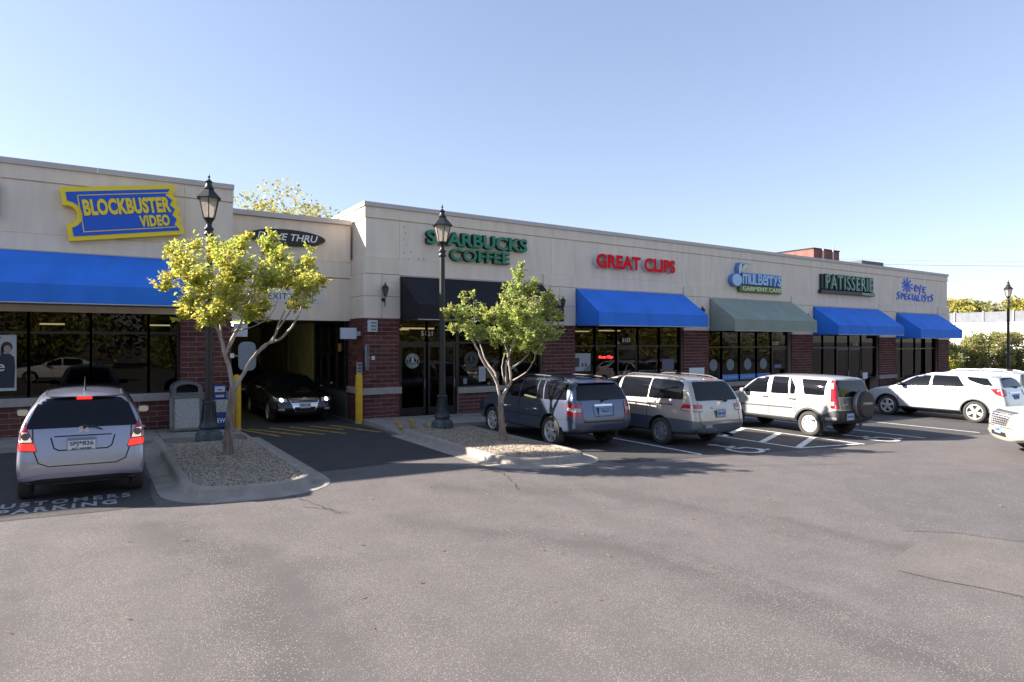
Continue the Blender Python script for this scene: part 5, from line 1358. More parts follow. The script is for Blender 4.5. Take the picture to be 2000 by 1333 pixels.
# white building, roof-deck fence and far trees
wb_ = thing('white_building', 'sunlit white low building behind the hedge', 'building', (95, 46, -.8))
b = MB(); b.box(90, 104, 14, 72, -1.2, 4.55); b.build('wall', mat('white_wall', (.72, .70, .66), .8), wb_)
b = MB(); b.box(89.8, 104.2, 13.8, 72.2, 4.552, 4.75); b.build('parapet', mat('white_parapet', (.62, .62, .62), .8), wb_)
fn = thing('slat_fence', 'pale slatted fence running along the top of the white building', 'fence', (94, 42, 4.75))
for i in range(16):
    ya = 68-3.2*i; yb = ya-3.1
    b = MB(); b.box(94, 94.06, yb, ya, 4.9, 6.15); b.build('fence_panel', mat('fence_slat', (.10, .112, .135), .6, var=.15, scale=2), fn)
    b = MB(); b.tube([(93.92, ya+.05, 4.75), (93.92, ya+.05, 6.3)], .07, 6); b.build('post', M_coping, fn)
r = random.Random(77)
FT = ['far autumn tree just right of the shop roof corner', 'far yellow tree second from the shop roof corner', 'far yellow tree third from the shop roof corner', 'far autumn tree left of the distant street lamp head', 'far autumn tree behind the distant street lamp', 'far yellow tree right of the distant street lamp', 'far tree at the right edge of the picture']
for i in range(7):
    u = .46+.055*i
    x = 128+56*u+r.uniform(-2, 2); y = 83-36*u+r.uniform(-1, 1)
    rough_tree('distant_tree', FT[i], x, y, -.8, r.uniform(11.5, 14.5), r.uniform(4.8, 6.4), 3200, .85, LF_far if i % 3 else LF_hedge, 100+i, crown0=.3, group='far row of autumn trees beyond the white building', lump=10)
# wood across the road behind the photographer, seen only mirrored in the shop glass
r = random.Random(55)
for part, leaf in enumerate((LF_dark, LF_far)):
    vs = []; fs = []
    for i in range(46):
        x = -75+i*3.6+r.uniform(-1.5, 1.5); y = -34+r.uniform(-6, 4)+ (8 if part else 0); h = r.uniform(8, 17) if part == 0 else r.uniform(4, 12)
        for k in range(6):
            blob_leaves(r, (x+r.gauss(0, 1.6), y+r.gauss(0, 1.2), h*r.uniform(.05, 1)), (2.3, 1.8, 2.1), 170, .55, vs, fs)
    me = bpy.data.meshes.new('far_wood'); me.from_pydata(vs, [], fs); me.materials.append(leaf)
    tag(link('far_wood', me), 'autumn wood across the road, mirrored in the shop windows', 'wood', kind='stuff')
# overhead cables at the right
M_cable = mat('cable_pale', (.55, .55, .55), .6)
for i, (za, zb_, sagg) in enumerate(((15.0, 14.4, .5), (14.4, 13.8, .6), (9.6, 9.9, .35))):
    t = thing('overhead_cable', ['upper pale overhead cable right of the shop roof', 'second pale overhead cable just under the upper one', 'low pale overhead cable before the distant trees'][i], 'cable', (85, 44, za), group='overhead cables beyond the shop row')
    A = Vector((78, 62, za)); B_ = Vector((140, 22, zb_)); P = [A.lerp(B_, k/16)-Vector((0, 0, sagg*4*(k/16)*(1-k/16))) for k in range(17)]
    b = MB(); b.tube(P, .035, 5); b.build('wire', M_cable, t)
for x, y, lab in ((78, 62, 'utility pole hidden behind the shop row'), (140, 22, 'utility pole beyond the right edge')):
    t = thing('utility_pole', lab, 'pole', (x, y, -.8))
    b = MB(); b.tube([(x, y, -1), (x, y, 15.6)], [.16, .11], 8); b.build('pole', M_bark, t)
    b = MB(); b.box(x-1.1, x+1.1, y-.06, y+.06, 14.6, 14.75); b.build('crossarm', M_bark, t)
# ================================================================== cars
def paint(name, col, metal=.55, rough=.34):                # clear-coated metallic
    return mat(name, col, rough, metal=metal, coat=1.0)
M_cglass = mat('car_glass', (.006, .007, .010), .03, spec=.32)
M_trim = mat('black_trim', (.018, .018, .020), .55)
M_clad = mat('grey_cladding', (.055, .057, .06), .6)
M_tyre = mat('tyre_rubber', (.040, .037, .035), .85, bump=.2, bscale=60)
M_alloy = mat('alloy', (.68, .68, .70), .28, metal=.6)
M_well = mat('wheel_well', (.012, .012, .012), .9)
M_chrome = mat('chrome', (.75, .75, .76), .12, metal=1)
M_tail = mat('tail_red', (.36, .006, .010), .12, coat=1)
M_taillit = mat('tail_red_lit', (.5, .01, .01), .2, emit=(1, .035, .015), es=.4)
M_clear = mat('clear_lens', (.42, .39, .385), .12, coat=1)
M_seam = mat('panel_gap', (.012, .012, .013), .8)
M_plate = mat('plate_white', (.55, .58, .64), .5)
M_plateb = mat('plate_blue', (.10, .22, .42), .5)
M_ink = mat('plate_ink', (.02, .035, .13), .5)
M_amber = mat('amber', (.55, .18, .02), .2, coat=1)

def body_sections(p):
    W, lo = p['W'], p['lo']
    yF, yR, h0, h1, yc, yrf, zr, yrr, zrr = (p[k] for k in ('yF', 'yR', 'h0', 'h1', 'yc', 'yrf', 'zr', 'yrr', 'zrr'))
    b0, b1, yt, wr, wb = p['b0'], p['b1'], p['yt'], p['wr'], p.get('wb', .95)
    zm = p.get('zm', .64); bump = p.get('bump', .36); ns = p.get('nose', .09)
    S = []
    def s(yl, ym, yb, yt_, zl, zmid, zb, zt, w, wbelt, wtop, drop=.05):
        mid = ((wbelt+wtop)/2+.035*(zt-zb > .2)); ymid = (yb+yt_)/2; zmm = zb+(zt-zb)*.55
        S.append([(0, yl, zl), (w*.8, yl, zl), (w*.965, (yl+ym)/2, zl+.10), (w, ym, zmid), (wbelt, yb, zb), (mid, ymid, zmm), (wtop, yt_, zt-drop), (wtop*.62, yt_, zt-drop*.25), (0, yt_, zt)])
    s(yF-.06, yF, yF-ns, yF-ns-.03, bump-.05, .50, h0-.10, h0-.06, W*.60, W*.62, W*.50, .02)
    s(yF-.10, yF-.05, yF-ns-.05, yF-ns-.07, bump-.07, .50, h0-.07, h0-.02, W*.86, W*.84, W*.66, .02)
    s(yF-.28, yF-.24, yF-.28, yF-.28, lo+.04, .55, h0-.02, h0+.05, W*.97, W*.92, W*.74, .03)
    ymh = (yF+yc)/2
    s(ymh, ymh, ymh, ymh, lo, zm, (h0+b0)/2+.01, (h0+h1)/2+.04, W, W*.955, W*.76, .03)
    s(yc, yc, yc, yc, lo, zm, b0, h1, W, W*wb, W*.80, .03)
    yw = yc*.5+yrf*.5
    s(yw, yw, yw, yw, lo, zm, b0*.8+b1*.2, h1+(zr-h1)*.60, W, W*wb, W*.5*.8+wr*.5+.0, .045)
    s(yrf, yrf, yrf, yrf, lo, zm, b0*.65+b1*.35, zr-.025, W, W*wb, wr, .06)
    yq = yrf*.55+yrr*.45
    s(yq, yq, yq, yq, lo, zm, b0*.35+b1*.65, zr, W, W*wb, wr, .06)
    s(yrr+.45, yrr+.45, yrr+.45, yrr+.45, lo, zm, b1, zrr+.03, W, W*wb, wr*.985, .06)
    if 'trunk' in p:
        yk, zk = p['trunk']
        s(yk+.12, yk+.12, yk+.12, yrr, lo, zm, b1, zrr, W, W*wb, wr*.97, .06)
        s(yk, yk, yk, yk, lo, zm, b1, zk, W*.99, W*.93, W*.75, .03)
        s(yR+.22, yR+.2, yR+.18, yR+.2, lo+.04, zm, b1-.01, zk-.01, W*.97, W*.91, W*.74, .03)
        s(yR+.04, yR, yR+.08, yR+.10, bump, zm-.05, b1-.07, zk-.05, W*.86, W*.84, W*.68, .02)
    else:
        s(yR+.34, yR+.30, yt+.22, yrr+.12, lo+.03, zm, b1, zrr, W*.985, W*wb*.985, wr*.96, .06)
        s(yR+.10, yR+.06, yt+.045, yrr+.02, bump-.04, zm-.04, b1, zrr-.02, W*.965, W*.915, wr*.93, .05)
        s(yR+.05, yR, yt, yrr-.02, bump, zm-.06, b1-.01, zrr-.05, W*.87, W*.83, wr*.84, .03)
    return S
def make_body(p):
    S = body_sections(p); n = len(S); k = len(S[0])
    me = bpy.data.meshes.new('body'); bm = bmesh.new()
    V = []
    for sec in S:
        row = [bm.verts.new((x, y, z)) for x, y, z in sec]
        mir = [row[0]] + [bm.verts.new((-x, y, z)) for x, y, z in sec[1:-1]] + [row[-1]]
        V.append((row, mir))
    cl = bm.edges.layers.float.new('crease_edge')
    cladrow = p.get('clad_rows', 0)
    for i in range(n-1):
        for side in (0, 1):
            for j in range(k-1):
                a, b_, c, d_ = V[i][side][j], V[i][side][j+1], V[i+1][side][j+1], V[i+1][side][j]
                f = bm.faces.new((a, b_, c, d_) if side == 0 else (d_, c, b_, a))
                f.material_index = 2 if j < cladrow else 0
    for i in (0, n-1):
        row, mir = V[i]
        for j in range(k-1):
            q = [row[j], row[j+1], mir[j+1], mir[j]]
            q2 = []
            for v in q:
                if v not in q2: q2.append(v)
            if len(q2) > 2:
                f = bm.faces.new(q2 if i else list(reversed(q2))); f.material_index = 2 if j < (p.get('clad_end', cladrow)) else 0
    def cr(v1, v2, val):
        e = bm.edges.get((v1, v2))
        if e: e[cl] = val
    for side in (0, 1):
        for i in range(n-1):
            cr(V[i][side][4], V[i+1][side][4], p.get('cr_belt', .65)); cr(V[i][side][6], V[i+1][side][6], .35); cr(V[i][side][2], V[i+1][side][2], .5)
            if i in (4, 5): cr(V[i][side][6], V[i+1][side][6], .6)
        for j in range(k-1):
            cr(V[n-1][side][j], V[n-1][side][j+1], p.get('cr_rear', .15)); cr(V[0][side][j], V[0][side][j+1], .2)
            cr(V[4][side][j], V[4][side][j+1], .35 if j >= 6 else 0)
            cr(V[n-2][side][j], V[n-2][side][j+1], p.get('cr_rear2', .25))
    bmesh.ops.recalc_face_normals(bm, faces=bm.faces[:])
    bm.to_mesh(me); bm.free()
    for m in (p['paint'], M_well, p.get('clad', M_clad)): me.materials.append(m)
    o = bpy.data.objects.new('body_tmp', me); COL.objects.link(o)
    md = o.modifiers.new('s', 'SUBSURF'); md.levels = 3; md.render_levels = 3
    bpy.context.view_layer.update()
    dg = bpy.context.evaluated_depsgraph_get()
    full = bpy.data.meshes.new_from_object(o.evaluated_get(dg))
    bm = bmesh.new(); bm.from_mesh(full); bvh = BVHTree.FromBMesh(bm); bm.free()
    # wheel arches
    c = MB()
    for yw in (p['yfw'], p['yrw']):
        for sx in (-1, 1):
            R_ = p['r']+p.get('gap', .055)
            x0, x1 = sorted((sx*(p['W']+.2), sx*(p['W']-.34)))
            c.lathe([(R_, x0), (R_, x1)], 36, (0, yw, p['r']+.01), 'x', mi=1)
    cm = c.mesh('cut', [M_well, M_well], recalc=True)
    co = bpy.data.objects.new('cut_tmp', cm); COL.objects.link(co)
    bo = bpy.data.objects.new('bool_tmp', full); COL.objects.link(bo)
    mb = bo.modifiers.new('b', 'BOOLEAN'); mb.operation = 'DIFFERENCE'; mb.object = co; mb.solver = 'EXACT'
    bpy.context.view_layer.update()
    dg = bpy.context.evaluated_depsgraph_get()
    res = bpy.data.meshes.new_from_object(bo.evaluated_get(dg))
    for q in (o, co, bo): bpy.data.objects.remove(q)
    if len(res.polygons) < 500: res = full
    return res, bvh

def clip_grid(poly, step):
    bm = bmesh.new(); bm.faces.new([bm.verts.new((u, v, 0)) for u, v in poly])
    us = [p[0] for p in poly]; vs = [p[1] for p in poly]
    def cut(lo, hi, no):
        n = int((hi-lo)/step)
        for i in range(1, n+1):
            t = lo+(hi-lo)*i/(n+1)
            bmesh.ops.bisect_plane(bm, geom=bm.verts[:]+bm.edges[:]+bm.faces[:], dist=1e-5, plane_co=(t*no[0], t*no[1], 0), plane_no=no)
    cut(min(us), max(us), (1, 0, 0)); cut(min(vs), max(vs), (0, 1, 0))
    return bm
def rr(poly, r, n=4):
    out = []
    m = len(poly)
    for i in range(m):
        a, b_, c = Vector(poly[i-1]), Vector(poly[i]), Vector(poly[(i+1) % m])
        d1, d2 = (a-b_), (c-b_); q = min(r, d1.length*.45, d2.length*.45)
        s, e = b_+d1.normalized()*q, b_+d2.normalized()*q
        for k in range(n+1):
            t = k/n; out.append(tuple(s*(1-t)**2+b_*2*t*(1-t)+e*t*t))
    return out
class Car:
    def __init__(s, name, label, p, loc, rz, tilt=True, cat='car', group=None):
        s.p = p; s.root = thing(name, label, cat, loc, rz, group=group)
        if tilt:
            s.root.rotation_mode = 'XYZ'
            m_ = Matrix.Rotation(.015, 4, 'Y') @ Matrix.Rotation(rz, 4, 'Z')
            s.root.rotation_euler = m_.to_euler()
        res, s.bvh = make_body(p)
        clad = [f for f in res.polygons if f.material_index == 2]
        if clad:                                           # a piece with a colour of its own becomes its own part
            bm = bmesh.new(); bm.from_mesh(res)
            bm2 = bm.copy()
            bmesh.ops.delete(bm, geom=[f for f in bm.faces if f.material_index == 2], context='FACES')
            bmesh.ops.delete(bm2, geom=[f for f in bm2.faces if f.material_index != 2], context='FACES')
            m2 = bpy.data.meshes.new('cladding'); bm2.to_mesh(m2); bm.to_mesh(res); bm.free(); bm2.free()
            for m in (p['paint'], M_well, p.get('clad', M_clad)): m2.materials.append(m)
            m2.polygons.foreach_set('use_smooth', [True]*len(m2.polygons)); m2.set_sharp_from_angle(angle=rad(50))
            link('cladding', m2, s.root)
        res.polygons.foreach_set('use_smooth', [True]*len(res.polygons)); res.set_sharp_from_angle(angle=rad(50))
        s.body = link('body', res, s.root)
        s.wheels()
    def hit(s, mode, u, v):
        o, d = {'L': ((-3, u, v), (1, 0, 0)), 'R': ((3, u, v), (-1, 0, 0)), 'B': ((u, -6, v), (0, 1, 0)), 'F': ((u, 6, v), (0, -1, 0)), 'T': ((u, v, 4), (0, 0, -1))}[mode]
        h = s.bvh.ray_cast(Vector(o), Vector(d))
        if h[0] is None:
            h = s.bvh.find_nearest(Vector(o)+Vector(d)*(3-.9 if mode in 'LR' else 6-2 if mode in 'BF' else 2.4))
        return Vector(h[0]), Vector(d)
    def patch(s, name, mode, poly, m, off=.008, thick=.025, step=.045, parent=None, flip=False):
        bm = clip_grid([(-u, v) for u, v in reversed(poly)] if flip else poly, step)
        bm.verts.ensure_lookup_table()
        for v in bm.verts:
            h, d = s.hit(mode, v.co.x, v.co.y); v.co = h-d*off
        d = s.hit(mode, 0, .8)[1]
        edges = [e for e in bm.edges if len(e.link_faces) == 1]
        ex = bmesh.ops.extrude_edge_only(bm, edges=edges)
        for g in ex['geom']:
            if isinstance(g, bmesh.types.BMVert): g.co += d*thick
        bmesh.ops.recalc_face_normals(bm, faces=bm.faces[:])
        big = max(bm.faces, key=lambda f: f.calc_area())
        if big.normal.dot(d) > 0: bmesh.ops.reverse_faces(bm, faces=bm.faces[:])
        me = bpy.data.meshes.new(name); bm.to_mesh(me); bm.free(); me.materials.append(m)
        me.polygons.foreach_set('use_smooth', [True]*len(me.polygons)); me.set_sharp_from_angle(angle=rad(55))
        return link(name, me, parent or s.root)
    def both(s, name, poly, m, **kw):
        return s.patch(name, 'L', poly, m, **kw), s.patch(name, 'R', poly, m, **kw)
    def pair(s, name, mode, poly, m, **kw):                # a rear or front patch and its mirror image
        return s.patch(name, mode, poly, m, **kw), s.patch(name, mode, poly, m, flip=True, **kw)
    def seams(s, lines, w=.016, mirror=True):
        vs = []; fs = []
        for (mode, pts) in lines:
            modes = (mode,) if not mirror or mode not in 'LR' else ('L', 'R')
            for md in modes:
                P = []
                for a, b_ in zip(pts[:-1], pts[1:]):
                    L = math.hypot(b_[0]-a[0], b_[1]-a[1]); n = max(1, int(L/.05))
                    P += [(a[0]+(b_[0]-a[0])*i/n, a[1]+(b_[1]-a[1])*i/n) for i in range(n)]
                P.append(pts[-1]); k0 = len(vs)
                for i, q in enumerate(P):
                    a = Vector(P[max(0, i-1)]); c = Vector(P[min(len(P)-1, i+1)]); t = (c-a).normalized(); nn = Vector((-t.y, t.x))*w/2
                    for sg in (1, -1):
                        h, d = s.hit(md, q[0]+nn.x*sg, q[1]+nn.y*sg); vs.append(tuple(h-d*.003))
                for i in range(len(P)-1): fs.append((k0+2*i, k0+2*i+1, k0+2*i+3, k0+2*i+2))
        me = bpy.data.meshes.new('panel_gap'); me.from_pydata(vs, [], fs); me.materials.append(M_seam); link('panel_gap', me, s.root)
    def wheels(s):
        p = s.p; R_ = p['r']; w = p.get('tw', .215); rim_r = p.get('rim', R_*.66)
        t = MB(); h = w/2
        t.lathe([(rim_r, -h*.78), (rim_r+.02, -h*.98), (R_-.05, -h), (R_-.015, -h*.86), (R_, -h*.6), (R_, h*.6), (R_-.015, h*.86), (R_-.05, h), (rim_r+.02, h*.98), (rim_r, h*.78)], 40, axis='x', caps=False)
        tyre = t.mesh('tyre', M_tyre, smooth=True, angle=50)
        d = MB(); d.lathe([(rim_r*1.02, -.05), (rim_r*1.02, h*.35), (.05, h*.35)], 28, axis='x')
        drum = d.mesh('wheel', M_well)
        r_ = MB(); style = p.get('rim_style', 'split'); f = h*.80
        r_.lathe([(rim_r+.005, f), (rim_r-.02, f+.006), (rim_r-.035, f-.03), (rim_r-.045, f-.06)], 40, axis='x', caps=False)
        ns = p.get('spokes', 5)
        def spoke(a, w0, w1, r0, r1, x0, x1):
            ca, sa = math.cos(a), math.sin(a)
            q = lambda rad_, off, x: (x, rad_*ca-off*sa, rad_*sa+off*ca)
            r_.hexa([q(r0, -w0, x0-.03), q(r1, -w1, x1-.03), q(r1, w1, x1-.03), q(r0, w0, x0-.03), q(r0, -w0, x0), q(r1, -w1, x1), q(r1, w1, x1), q(r0, w0, x0)])
        if style == 'split':
            for k in range(ns):
                a = 2*PI*k/ns+.3
                for e in (-.16, .16): spoke(a+e, .020, .026, .05, rim_r-.02, f-.01, f-.012)
        elif style == 'solid':                              # pressed steel cover with small openings
            for k in range(ns):
                a = 2*PI*k/ns; spoke(a, .03, rim_r*PI/ns*.60, .04, rim_r-.012, f-.005, f-.015)
            r_.lathe([(rim_r*.50, f-.006), (rim_r*.50, f+.002), (0.01, f+.012)], 28, axis='x')
        else:
            for k in range(ns):
                a = 2*PI*k/ns; spoke(a, .04, .055, .05, rim_r-.02, f-.005, f-.012)
        r_.lathe([(.075, f-.03), (.07, f+.005), (.03, f+.012), (.01, f+.012)], 20, axis='x')
        rim = r_.mesh('rim', p.get('rim_m', M_alloy), recalc=True, smooth=True, angle=35)
        for yw in (p['yfw'], p['yrw']):
            for sx in (-1, 1):
                o = link('wheel', drum, s.root, (sx*(p['W']-w/2-.025), yw, R_), (0, 0, 0 if sx > 0 else PI))
                link('tyre', tyre, o); link('rim', rim, o, rot=(RND.uniform(0, 6), 0, 0))
    def mirrors(s, y, z, m):
        for sx in (-1, 1):
            b = MB(); cx = sx*(s.p['W']+.075)
            prof = [(.02, -.06), (.075, -.05), (.095, 0), (.09, .05), (.07, .075)]
            n = 14; vs = []; fs = []
            for (q, yy) in prof:
                for k in range(n):
                    a = 2*PI*k/n; ex = .6
                    vs.append((cx+1.15*q*math.copysign(abs(math.cos(a))**ex, math.cos(a)), y-yy, z+.78*q*math.copysign(abs(math.sin(a))**ex, math.sin(a))))
            for i in range(len(prof)-1):
                for k in range(n): fs.append((i*n+k, i*n+(k+1) % n, (i+1)*n+(k+1) % n, (i+1)*n+k))
            fs.append(tuple(range(n))); b.add(vs, fs)
            b.tube([(cx, y, z-.03), (sx*(s.p['W']-.12), y+.03, z-.06)], .025, 6)
            o = b.mesh('wing_mirror', m, smooth=True, angle=60, recalc=True); w = link('wing_mirror', o, s.root)
            g = MB(); g.add([vs[(len(prof)-1)*n+k] for k in range(n)], [tuple(range(n))]); g.v = [(a, b_-.002, c) for a, b_, c in g.v]
            link('mirror_glass', g.mesh('mirror_glass', p_mirror), w)
    def plate(s, mode, cx, cz, text, m=None, ink=None, w=.305, h=.155, frame=None, top=None, bottom=None, depth=.012):
        m = m or M_plate; sgn = -1 if mode == 'B' else 1; depth -= .012
        hits = [s.hit(mode, cx+dx, cz+dz)[0].y for dx in (-w/2, w/2) for dz in (-h/2, h/2)]
        y = (min(hits) if mode == 'B' else max(hits))+sgn*(.008+depth)
        b = MB(); b.box(cx-w/2-.012, cx+w/2+.012, min(y, y+sgn*.008), max(y, y+sgn*.008), cz-h/2-.012, cz+h/2+.012); pl = link('number_plate', b.mesh('number_plate', frame or m), s.root)
        y2 = y+sgn*.008
        b = MB(); b.box(cx-w/2, cx+w/2, min(y2-.001*sgn, y2+sgn*.004), max(y2-.001*sgn, y2+sgn*.004), cz-h/2, cz+h/2); link('plate_face', b.mesh('plate_face', m), pl)
        y3 = y2+sgn*.004
        q = (lambda u, v, d: (u, y3-.003+d, v)) if mode == 'B' else (lambda u, v, d: (2*cx-u, y3+.003-d, v))
        text_part('plate_text', text, cx-w*.44, cx+w*.44, cz-h*.26, cz+h*.20, 0, .003, ink or M_ink, pl, bold=.02, fn=q, world=False)
        if top: 
            bb = MB(); bb.box(cx-w/2, cx+w/2, min(y3, y3+sgn*.002), max(y3, y3+sgn*.002), cz+h*.27, cz+h*.5); link('plate_band', bb.mesh('plate_band', top), pl)
        if bottom:
            text_part('plate_text', bottom, cx-w*.36, cx+w*.36, cz-h*.56, cz-h*.36, -.003, .003, M_dark, pl, bold=.02, fn=q, world=False)
    def rails(s, x, y0, y1, m, z_up=.05, cross=()):
        for sx in (-1, 1):
            P = []
            for i in range(9):
                y = y0+(y1-y0)*i/8; z = s.hit('T', sx*x, y)[0].z; P.append((sx*x, y, z+(z_up if 0 < i < 8 else .005)))
            b = MB(); b.tube(P, .019, 8)
            for i in (1, 4, 7): b.tube([P[i], (P[i][0], P[i][1], P[i][2]-z_up-.01)], .02, 6)
            link('roof_rail', b.mesh('roof_rail', m, smooth=True), s.root)
        for y in cross:
            z = s.hit('T', x, y)[0].z+z_up+.01
            b = MB(); b.tube([(-x, y, z), (x, y, z)], .018, 8); link('crossbar', b.mesh('crossbar', M_trim, smooth=True), s.root)
    def handle(s, y, z, m):
        for md, sx in (('L', -1), ('R', 1)):
            h = s.hit(md, y, z)[0]
            b = MB(); b.tube([(h.x, y-.10, z), (h.x+sx*.035, y-.08, z), (h.x+sx*.04, y+.08, z+.005), (h.x, y+.10, z+.005)], .013, 6)
            link('door_handle', b.mesh('door_handle', m, smooth=True), s.root)
    def wiper(s, cx, z0, z1, x1, mode='B'):
        a = s.hit(mode, cx, z0)[0]; c = s.hit(mode, x1, z1)[0]
        b = MB(); b.tube([(cx, a.y-.03, z0), ((cx+x1)/2, (a.y+c.y)/2-.03, (z0+z1)/2+.02), (x1, c.y-.03, z1)], [.016, .011, .008], 6); b.lathe([(.03, -.05), (.03, 0)], 10, (cx, a.y, z0), 'y')
        link('wiper', b.mesh('wiper', M_trim), s.root)
    def badge(s, mode, cx, cz, w, h, m=None, kind='oval'):
        y = s.hit(mode, cx, cz)[0].y; sg_ = -1 if mode == 'B' else 1
        b = MB()
        def ring(a, c, ww, n=24, yy=.010):
            for i in range(n):
                t0, t1 = 2*PI*i/n, 2*PI*(i+1)/n
                P = [(cx+(a-ww)*math.cos(t0), cz+(c-ww)*math.sin(t0)), (cx+a*math.cos(t0), cz+c*math.sin(t0)), (cx+a*math.cos(t1), cz+c*math.sin(t1)), (cx+(a-ww)*math.cos(t1), cz+(c-ww)*math.sin(t1))]
                b.prism(P, lambda u, v, d: (u, y+sg_*d, v), 0, yy)
        def bar(p0, p1, ww):
            p0, p1 = Vector(p0), Vector(p1); d = (p1-p0).normalized(); n = Vector((-d.y, d.x))*ww/2
            b.prism([tuple(q) for q in (p0-n, p1-n, p1+n, p0+n)], lambda u, v, d_: (cx+u*w/2, y+sg_*d_, cz+v*h/2), 0, .011)
        if kind == 'H':
            for q in ((-1, -1, 1, -1), (1, -1, .8, 1), (.8, 1, -.8, 1), (-.8, 1, -1, -1)): bar(q[:2], q[2:], .16)
            bar((-.45, .75), (-.55, -.8), .24); bar((.45, .75), (.55, -.8), .24); bar((-.45, -.05), (.45, -.05), .24)
        elif kind == 'VW':
            ring(w/2, h/2, w*.07)
            bar((-.45, .78), (0, .05), .13); bar((.45, .78), (0, .05), .13)
            bar((-.82, .4), (-.42, -.75), .13); bar((-.42, -.75), (0, .0), .13); bar((.82, .4), (.42, -.75), .13); bar((.42, -.75), (0, .0), .13)
        elif kind == 'T':
            ring(w/2, h/2, w*.07); 
            for i in range(14):
                pass
            bar((-.6, .45), (.6, .45), .16); bar((0, .45), (0, -.75), .2)
        link('badge', b.mesh('badge', m or M_chrome, recalc=True), s.root)
    def exhaust(s, x, y, z):
        b = MB(); b.tube([(x, y+.4, z+.03), (x, y, z)], .035, 10); link('exhaust', b.mesh('exhaust', M_trim), s.root)
p_mirror = mat('mirror_silver', (.6, .62, .55), .05, metal=1)
def side_glass(c, polys, r=.04):
    for q in polys: c.both('side_window', rr(q, r), M_cglass, off=.006, step=.06)
def door_lines(c, xs, z0, z1f, arch=None):
    for y in xs: c

# ---------------------------------------------------------------- 1 silver hatchback, rear view
P1 = dict(W=.84, yF=2.0, yR=-1.85, lo=.20, h0=.82, h1=1.04, yc=1.25, yrf=.35, zr=1.64, yrr=-1.42, zrr=1.585, b0=1.0, b1=1.08, yt=-1.72, wr=.545, wb=.945, zm=.62, bump=.30, yfw=1.25, yrw=-1.22, r=.30, tw=.19, paint=paint('lilac_silver_paint', (.33, .33, .40), .6, .28), cr_rear=.35, cr_rear2=.35, spokes=7, rim_style='single')
c = Car('hatchback', 'silver lilac hatchback seen from behind with lit brake lights', P1, (-.16, 13.36, zg(-.16)), 0)
c.patch('rear_window', 'B', rr([(-.71, 1.085), (.71, 1.085), (.54, 1.545), (-.54, 1.545)], .05), M_cglass, off=.006)
c.patch('spoiler', 'B', rr([(-.52, 1.535), (.52, 1.535), (.50, 1.575), (-.50, 1.575)], .02), P1['paint'], off=.07, thick=.14)
c.patch('third_brake_light', 'B', rr([(-.10, 1.485), (.10, 1.485), (.10, 1.525), (-.10, 1.525)], .012), M_taillit, off=.03, thick=.03)
c.pair('tail_light', 'B', rr([(.55, .76), (.80, .78), (.81, .98), (.765, 1.26), (.715, 1.17), (.62, .95)], .03), M_tail, off=.012)
c.pair('reverse_lens', 'B', rr([(.615, .90), (.785, .91), (.785, 1.05), (.675, 1.04)], .03), mat('lens_lit_cream', (.62, .56, .44), .15, emit=(1, .85, .6), es=.16), off=.017)
c.pair('light_bulb', 'B', [(.70+.052*math.cos(2*PI*k/14), .985+.052*math.sin(2*PI*k/14)) for k in range(14)], mat('lens_dark', (.12, .08, .08), .2), off=.022, step=.2)
c.pair('brake_lamp', 'B', rr([(.57, .78), (.785, .80), (.79, .885), (.605, .88)], .02), M_taillit, off=.018)
c.seams([('B', [(-.60, .78), (-.54, .60), (-.42, .545), (.42, .545), (.54, .60), (.60, .78)]), ('B', [(-.62, 1.08), (-.60, .78)]), ('B', [(.62, 1.08), (.60, .78)]), ('B', [(-.36, .965), (.36, .965)]), ('L', [(.95, .40), (.95, 1.03)]), ('L', [(-.10, .40), (-.10, 1.06)])])
c.seams([('B', [(-.40, .955), (-.36, .80), (-.30, .765), (.30, .765), (.36, .80), (.40, .955)])], .018)
c.plate('B', -.02, .855, 'SPJ*826', M_plate, w=.34, h=.17, top=mat('plate_band', (.10, .22, .30), .5), bottom='JET NOISE', frame=mat('plate_frame', (.30, .32, .36), .4))
c.badge('B', 0, 1.045, .12, .10, kind='H'); c.wiper(.02, 1.10, 1.045, .24)
c.patch('bumper_lip', 'B', rr([(-.80, .335), (-.5, .375), (.5, .375), (.80, .335), (.81, .405), (.5, .42), (-.5, .42), (-.81, .405)], .01), P1['paint'], off=.045, thick=.06)
c.patch('lower_valance', 'B', rr([(-.78, .24), (.78, .24), (.78, .33), (.5, .37), (-.5, .37), (-.78, .33)], .02), M_trim, off=.012)
c.pair('script', 'B', [(-.53, .90), (-.42, .905), (-.41, .93), (-.50, .935)], M_chrome, off=.005, thick=.004) if False else None
side_glass(c, [[(1.0, 1.06), (.18, 1.08), (.18, 1.52), (.42, 1.52)], [(.10, 1.08), (-.66, 1.11), (-.66, 1.50), (.10, 1.53)], [(-.74, 1.12), (-1.38, 1.20), (-1.16, 1.44), (-.74, 1.49)]])
c.patch('windscreen', 'F', rr([(-.60, 1.08), (.60, 1.08), (.48, 1.56), (-.48, 1.56)], .05), M_cglass)
c.mirrors(.80, 1.11, mat('mirror_black', (.02, .02, .025), .35)); c.handle(.02, .95, P1['paint']); c.handle(-.8, .96, P1['paint'])
b = MB(); z = c.hit('T', 0, -1.05)[0].z; b.tube([(0, -1.05, z-.01), (0, -1.10, z+.03), (0, -1.16, z+.22)], [.02, .014, .004], 6); link('aerial', b.mesh('aerial', M_trim), c.root)
b = MB()
for sx in (-1, 1): b.tube([(sx*.50, y, c.hit('T', sx*.50, y)[0].z+.003) for y in (.25, -.2, -.7, -1.2)], .012, 6)
link('roof_channel', b.mesh('roof_channel', P1['paint']), c.root)
c.pair('headlight', 'F', rr([(.45, .70), (.78, .74), (.76, .88), (.5, .80)], .04), M_clear, off=.008)

